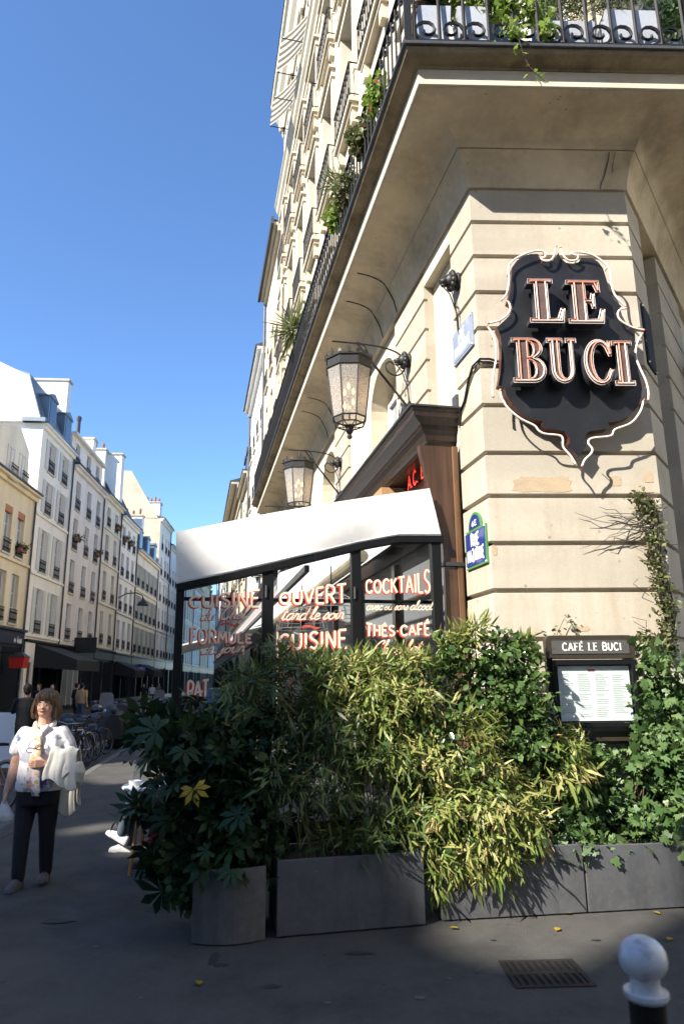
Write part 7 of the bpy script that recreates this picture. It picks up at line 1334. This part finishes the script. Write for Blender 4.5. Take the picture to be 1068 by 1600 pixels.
BK = [(-.1, .62, 75, 'frame_dark', 'dark bicycle nearest us in the parked row, behind the walking woman\'s jacket', False), (.45, .6, 60, 'frame_dark', 'dark bicycle with a basket in the parked row', True), (1.0, .6, 70, 'frame_white', 'bicycle with a white frame and white mudguards in the parked row', False), (1.75, .6, 66, 'frame_dark', 'dark bicycle just beyond the white framed one', False), (2.7, .6, 72, 'frame_blue', 'blue bicycle in the parked row', False), (3.3, .6, 62, 'frame_dark', 'dark bicycle at the far end of the parked row, beside the covered motorcycle', True)]
for a, b_, yw, fm, lab, bs in BK: p = FK(a, b_, RZ); bicycle(p, radians(yw + 195), fm, lab, random.uniform(-.12, .12), bs)
p = gnd(-32, 1262, RZ); bicycle(p, radians(150), 'frame_orange', 'orange bicycle cut by the left picture edge', .05, True)
def motorcycle(loc, yaw, cover, label, screen_=False):
    o = thing('motorcycle', label, 'motorcycle', loc, 'motorcycles parked along the kerb', yaw); M = Matrix.Translation(Vector(loc)) @ Matrix.Rotation(yaw, 4, 'Z') @ Matrix.Rotation(.06, 4, 'X'); R = .29
    for x in (-.62, .68):
        w = MB(); c = Vector((x, 0, R)); w.tube([c + Vector((cos(a) * (R - .05), 0, sin(a) * (R - .05))) for a in [2 * pi * i / 24 for i in range(24)]], .055, 8, closed=True); q = w.build('wheel', 'tyre', o, smooth=True, M=M); w = MB(); w.lathe(c - Vector((0, .04, 0)), [(.18, 0), (.18, .08)], 14, ax=(0, 1, 0)); w.build('rim', 'iron_grey', q, M=M)
    if cover:
        s = MB(); s.ball((-.35, 0, .7), .4, 14, (1.15, .55, .65)); s.ball((.2, 0, .78), .36, 14, (1.2, .6, .7)); s.ball((.5, 0, .95), .25, 12, (.8, 1.2, .85)); s.ball((-.7, 0, .82), .25, 12, (.9, .9, .85)); limb(s, [(.45, -.36, 1.08), (.5, 0, 1.12), (.45, .36, 1.08)], [.07, .12, .07]); r_ = random.Random(len(label) * 7)
        s.loft([[(x, y * q, z) for x, y in ((-.95, -.22), (-.5, -.34), (.2, -.36), (.7, -.3), (.9, 0), (.7, .3), (.2, .36), (-.5, .34), (-.95, .22))] for z, q in ((.28, 1.15), (.55, 1.05), (.8, .85), (.95, .5))])
        for k in range(18): x = r_.uniform(-.9, .8); y = r_.choice((-1, 1)); s.tube([(x, y * .27, .85), (x + r_.uniform(-.1, .1), y * .36, .55), (x + r_.uniform(-.15, .15), y * .42, .28)], [.012, .03, .035], 6)
        put('cover', fuse(s, .022, 2), cover, o, M)
    else:
        s = MB(); s.loft([ring((x, 0, z), a, w, 10) for x, z, a, w in ((.2, .35, .3, .15), (.15, .5, .34, .17), (.12, .62, .34, .16), (.2, .8, .22, .13), (.22, .88, .1, .08))]); s.ball((-.35, 0, .72), .25, 12, (1.5, .55, .4)); limb(s, [(-.2, 0, .6), (-.62, 0, .6)], [.12, .08]); put('bodywork', fuse(s, .022, 2), 'frame_dark', o, M)
        s = MB(); s.loft([ring((-.75, 0, .78), .1, .12, 8), ring((-.3, 0, .79), .1, .14, 8)]) if False else s.box(W0, -.78, .0, -.13, .13, .78, .86); s.build('seat', 'tyre', o, M=M, bevel=.03); s = MB(); s.tube([(.68, .08, R), (.42, .08, .95)], .03, 7); s.tube([(.68, -.08, R), (.42, -.08, .95)], .03, 7); s.tube([(.3, -.36, 1.02), (.4, -.12, 1.0), (.4, .12, 1.0), (.3, .36, 1.02)], .016, 6); s.build('fork_and_bars', 'chrome', o, M=M); s = MB(); s.ball((.55, 0, .88), .1, 12, (.7, 1, 1)); s.build('headlight', 'headlight', o, M=M, smooth=True); s = MB()
        for e in (-1, 1): s.tube([(.34, .3 * e, 1.02), (.38, .34 * e, 1.18)], .007, 4); s.ball((.38, .35 * e, 1.2), .06, 8, (.3, 1.1, .7))
        s.build('mirrors', 'chrome', o, M=M); s = MB(); s.ball((-.78, 0, 1.0), .2, 12, (1, 1, .8)); s.build('top_case', 'frame_dark', o, M=M)
    if screen_: s = MB(); s.loft([[(x + .0, y, z) for x, y in ((.56 - dx, -w), (.60 - dx, 0), (.56 - dx, w), (.545 - dx, w), (.585 - dx, 0), (.545 - dx, -w))] for z, w, dx in ((.95, .2, 0), (1.2, .24, .06), (1.45, .22, .14), (1.52, .14, .16))]); s.build('windscreen', 'screen_pale', o, M=M)
MK = [(6.0, .55, 200, 'cover_dark', 'motorcycle under a big dark grey cover, nearest of the parked row', False), (7.9, .05, 205, 'cover_grey', 'motorcycle under a wrinkled pale grey cover at the edge of the shrub', False), (8.8, 1.5, 195, None, 'dark scooter with a pale windscreen', True), (10.4, .6, 200, None, 'dark motorcycle with a bright headlamp beyond the pale windscreen', False), (12.0, .3, 205, None, 'dark motorcycle farther along the row', False), (13.6, .6, 200, 'cover_dark', 'far covered motorcycle in the row', False), (15.2, .4, 198, None, 'dark motorcycle, third uncovered one from the end of the row', False), (17.2, .5, 205, None, 'dark motorcycle, second from the end of the row', True), (19.4, .4, 200, None, 'last dark motorcycle of the row', False), (11.2, 1.6, 190, None, 'dark motorcycle on the road side of the row, beside the pale windscreen', False), (14.4, 1.6, 205, 'cover_dark', 'covered motorcycle on the road side of the row', False)]
for a, b_, yw, cv, lab, sc_ in MK: motorcycle(FK(a, b_, RZ), radians(yw - 100), cv, lab, sc_)
p = at_y(150, 21) ; motorcycle(Vector((p.x, 21, RZ)), radians(30), 'cover_blue', 'motorcycle under a blue grey cover in front of the man in the tan shirt', False)
p = at_y(342, 47); cp_ = Vector((p.x, 47, RZ)); car = thing('parked_car', 'blue car far down the street, seen low through the left glass pane', 'car', cp_); Mc = Matrix.Translation(cp_) @ Matrix.Rotation(radians(10), 4, 'Z')
s = MB(); s.loft([[(x, y, z) for x, z in P_] for y, P_ in ((-2.1, [(-.8, .3), (.8, .3), (.82, .7), (-.82, .7)]), (-1.9, [(-.88, .25), (.88, .25), (.88, .85), (-.88, .85)]), (0, [(-.9, .25), (.9, .25), (.9, .95), (-.9, .95)]), (1.9, [(-.88, .25), (.88, .25), (.88, .9), (-.88, .9)]), (2.1, [(-.8, .3), (.8, .3), (.8, .75), (-.8, .75)]))]); s.loft([[(-.8, -1.2, .9), (.8, -1.2, .9), (.85, 1.6, .9), (-.85, 1.6, .9)], [(-.68, -.6, 1.42), (.68, -.6, 1.42), (.68, 1.2, 1.45), (-.68, 1.2, 1.45)]]); s.build('body', 'car_blue', car, M=Mc, bevel=.06)
s = MB(); s.poly([(-.72, -1.14, .97), (.72, -1.14, .97), (.62, -.68, 1.38), (-.62, -.68, 1.38)]); s.poly([(-.845, -.9, .97), (-.845, 1.4, .97), (-.71, 1.1, 1.38), (-.71, -.5, 1.38)]); s.poly([(.845, -.9, .97), (.845, 1.4, .97), (.71, 1.1, 1.38), (.71, -.5, 1.38)]); s.build('windows', 'pane', car, M=Mc)
for x in (-.82, .82):
    for y in (-1.35, 1.35): s = MB(); s.lathe((x - .1, y, .31), [(.28, 0), (.31, .02), (.31, .18), (.28, .2)], 18, ax=(1, 0, 0)); s.build('wheel', 'tyre', car, M=Mc)
for x in (-.62, .62): s = MB(); s.ball((x, -2.0, .68), .12, 10, (1.3, .6, .8)); s.build('headlight', 'headlight', car, M=Mc)
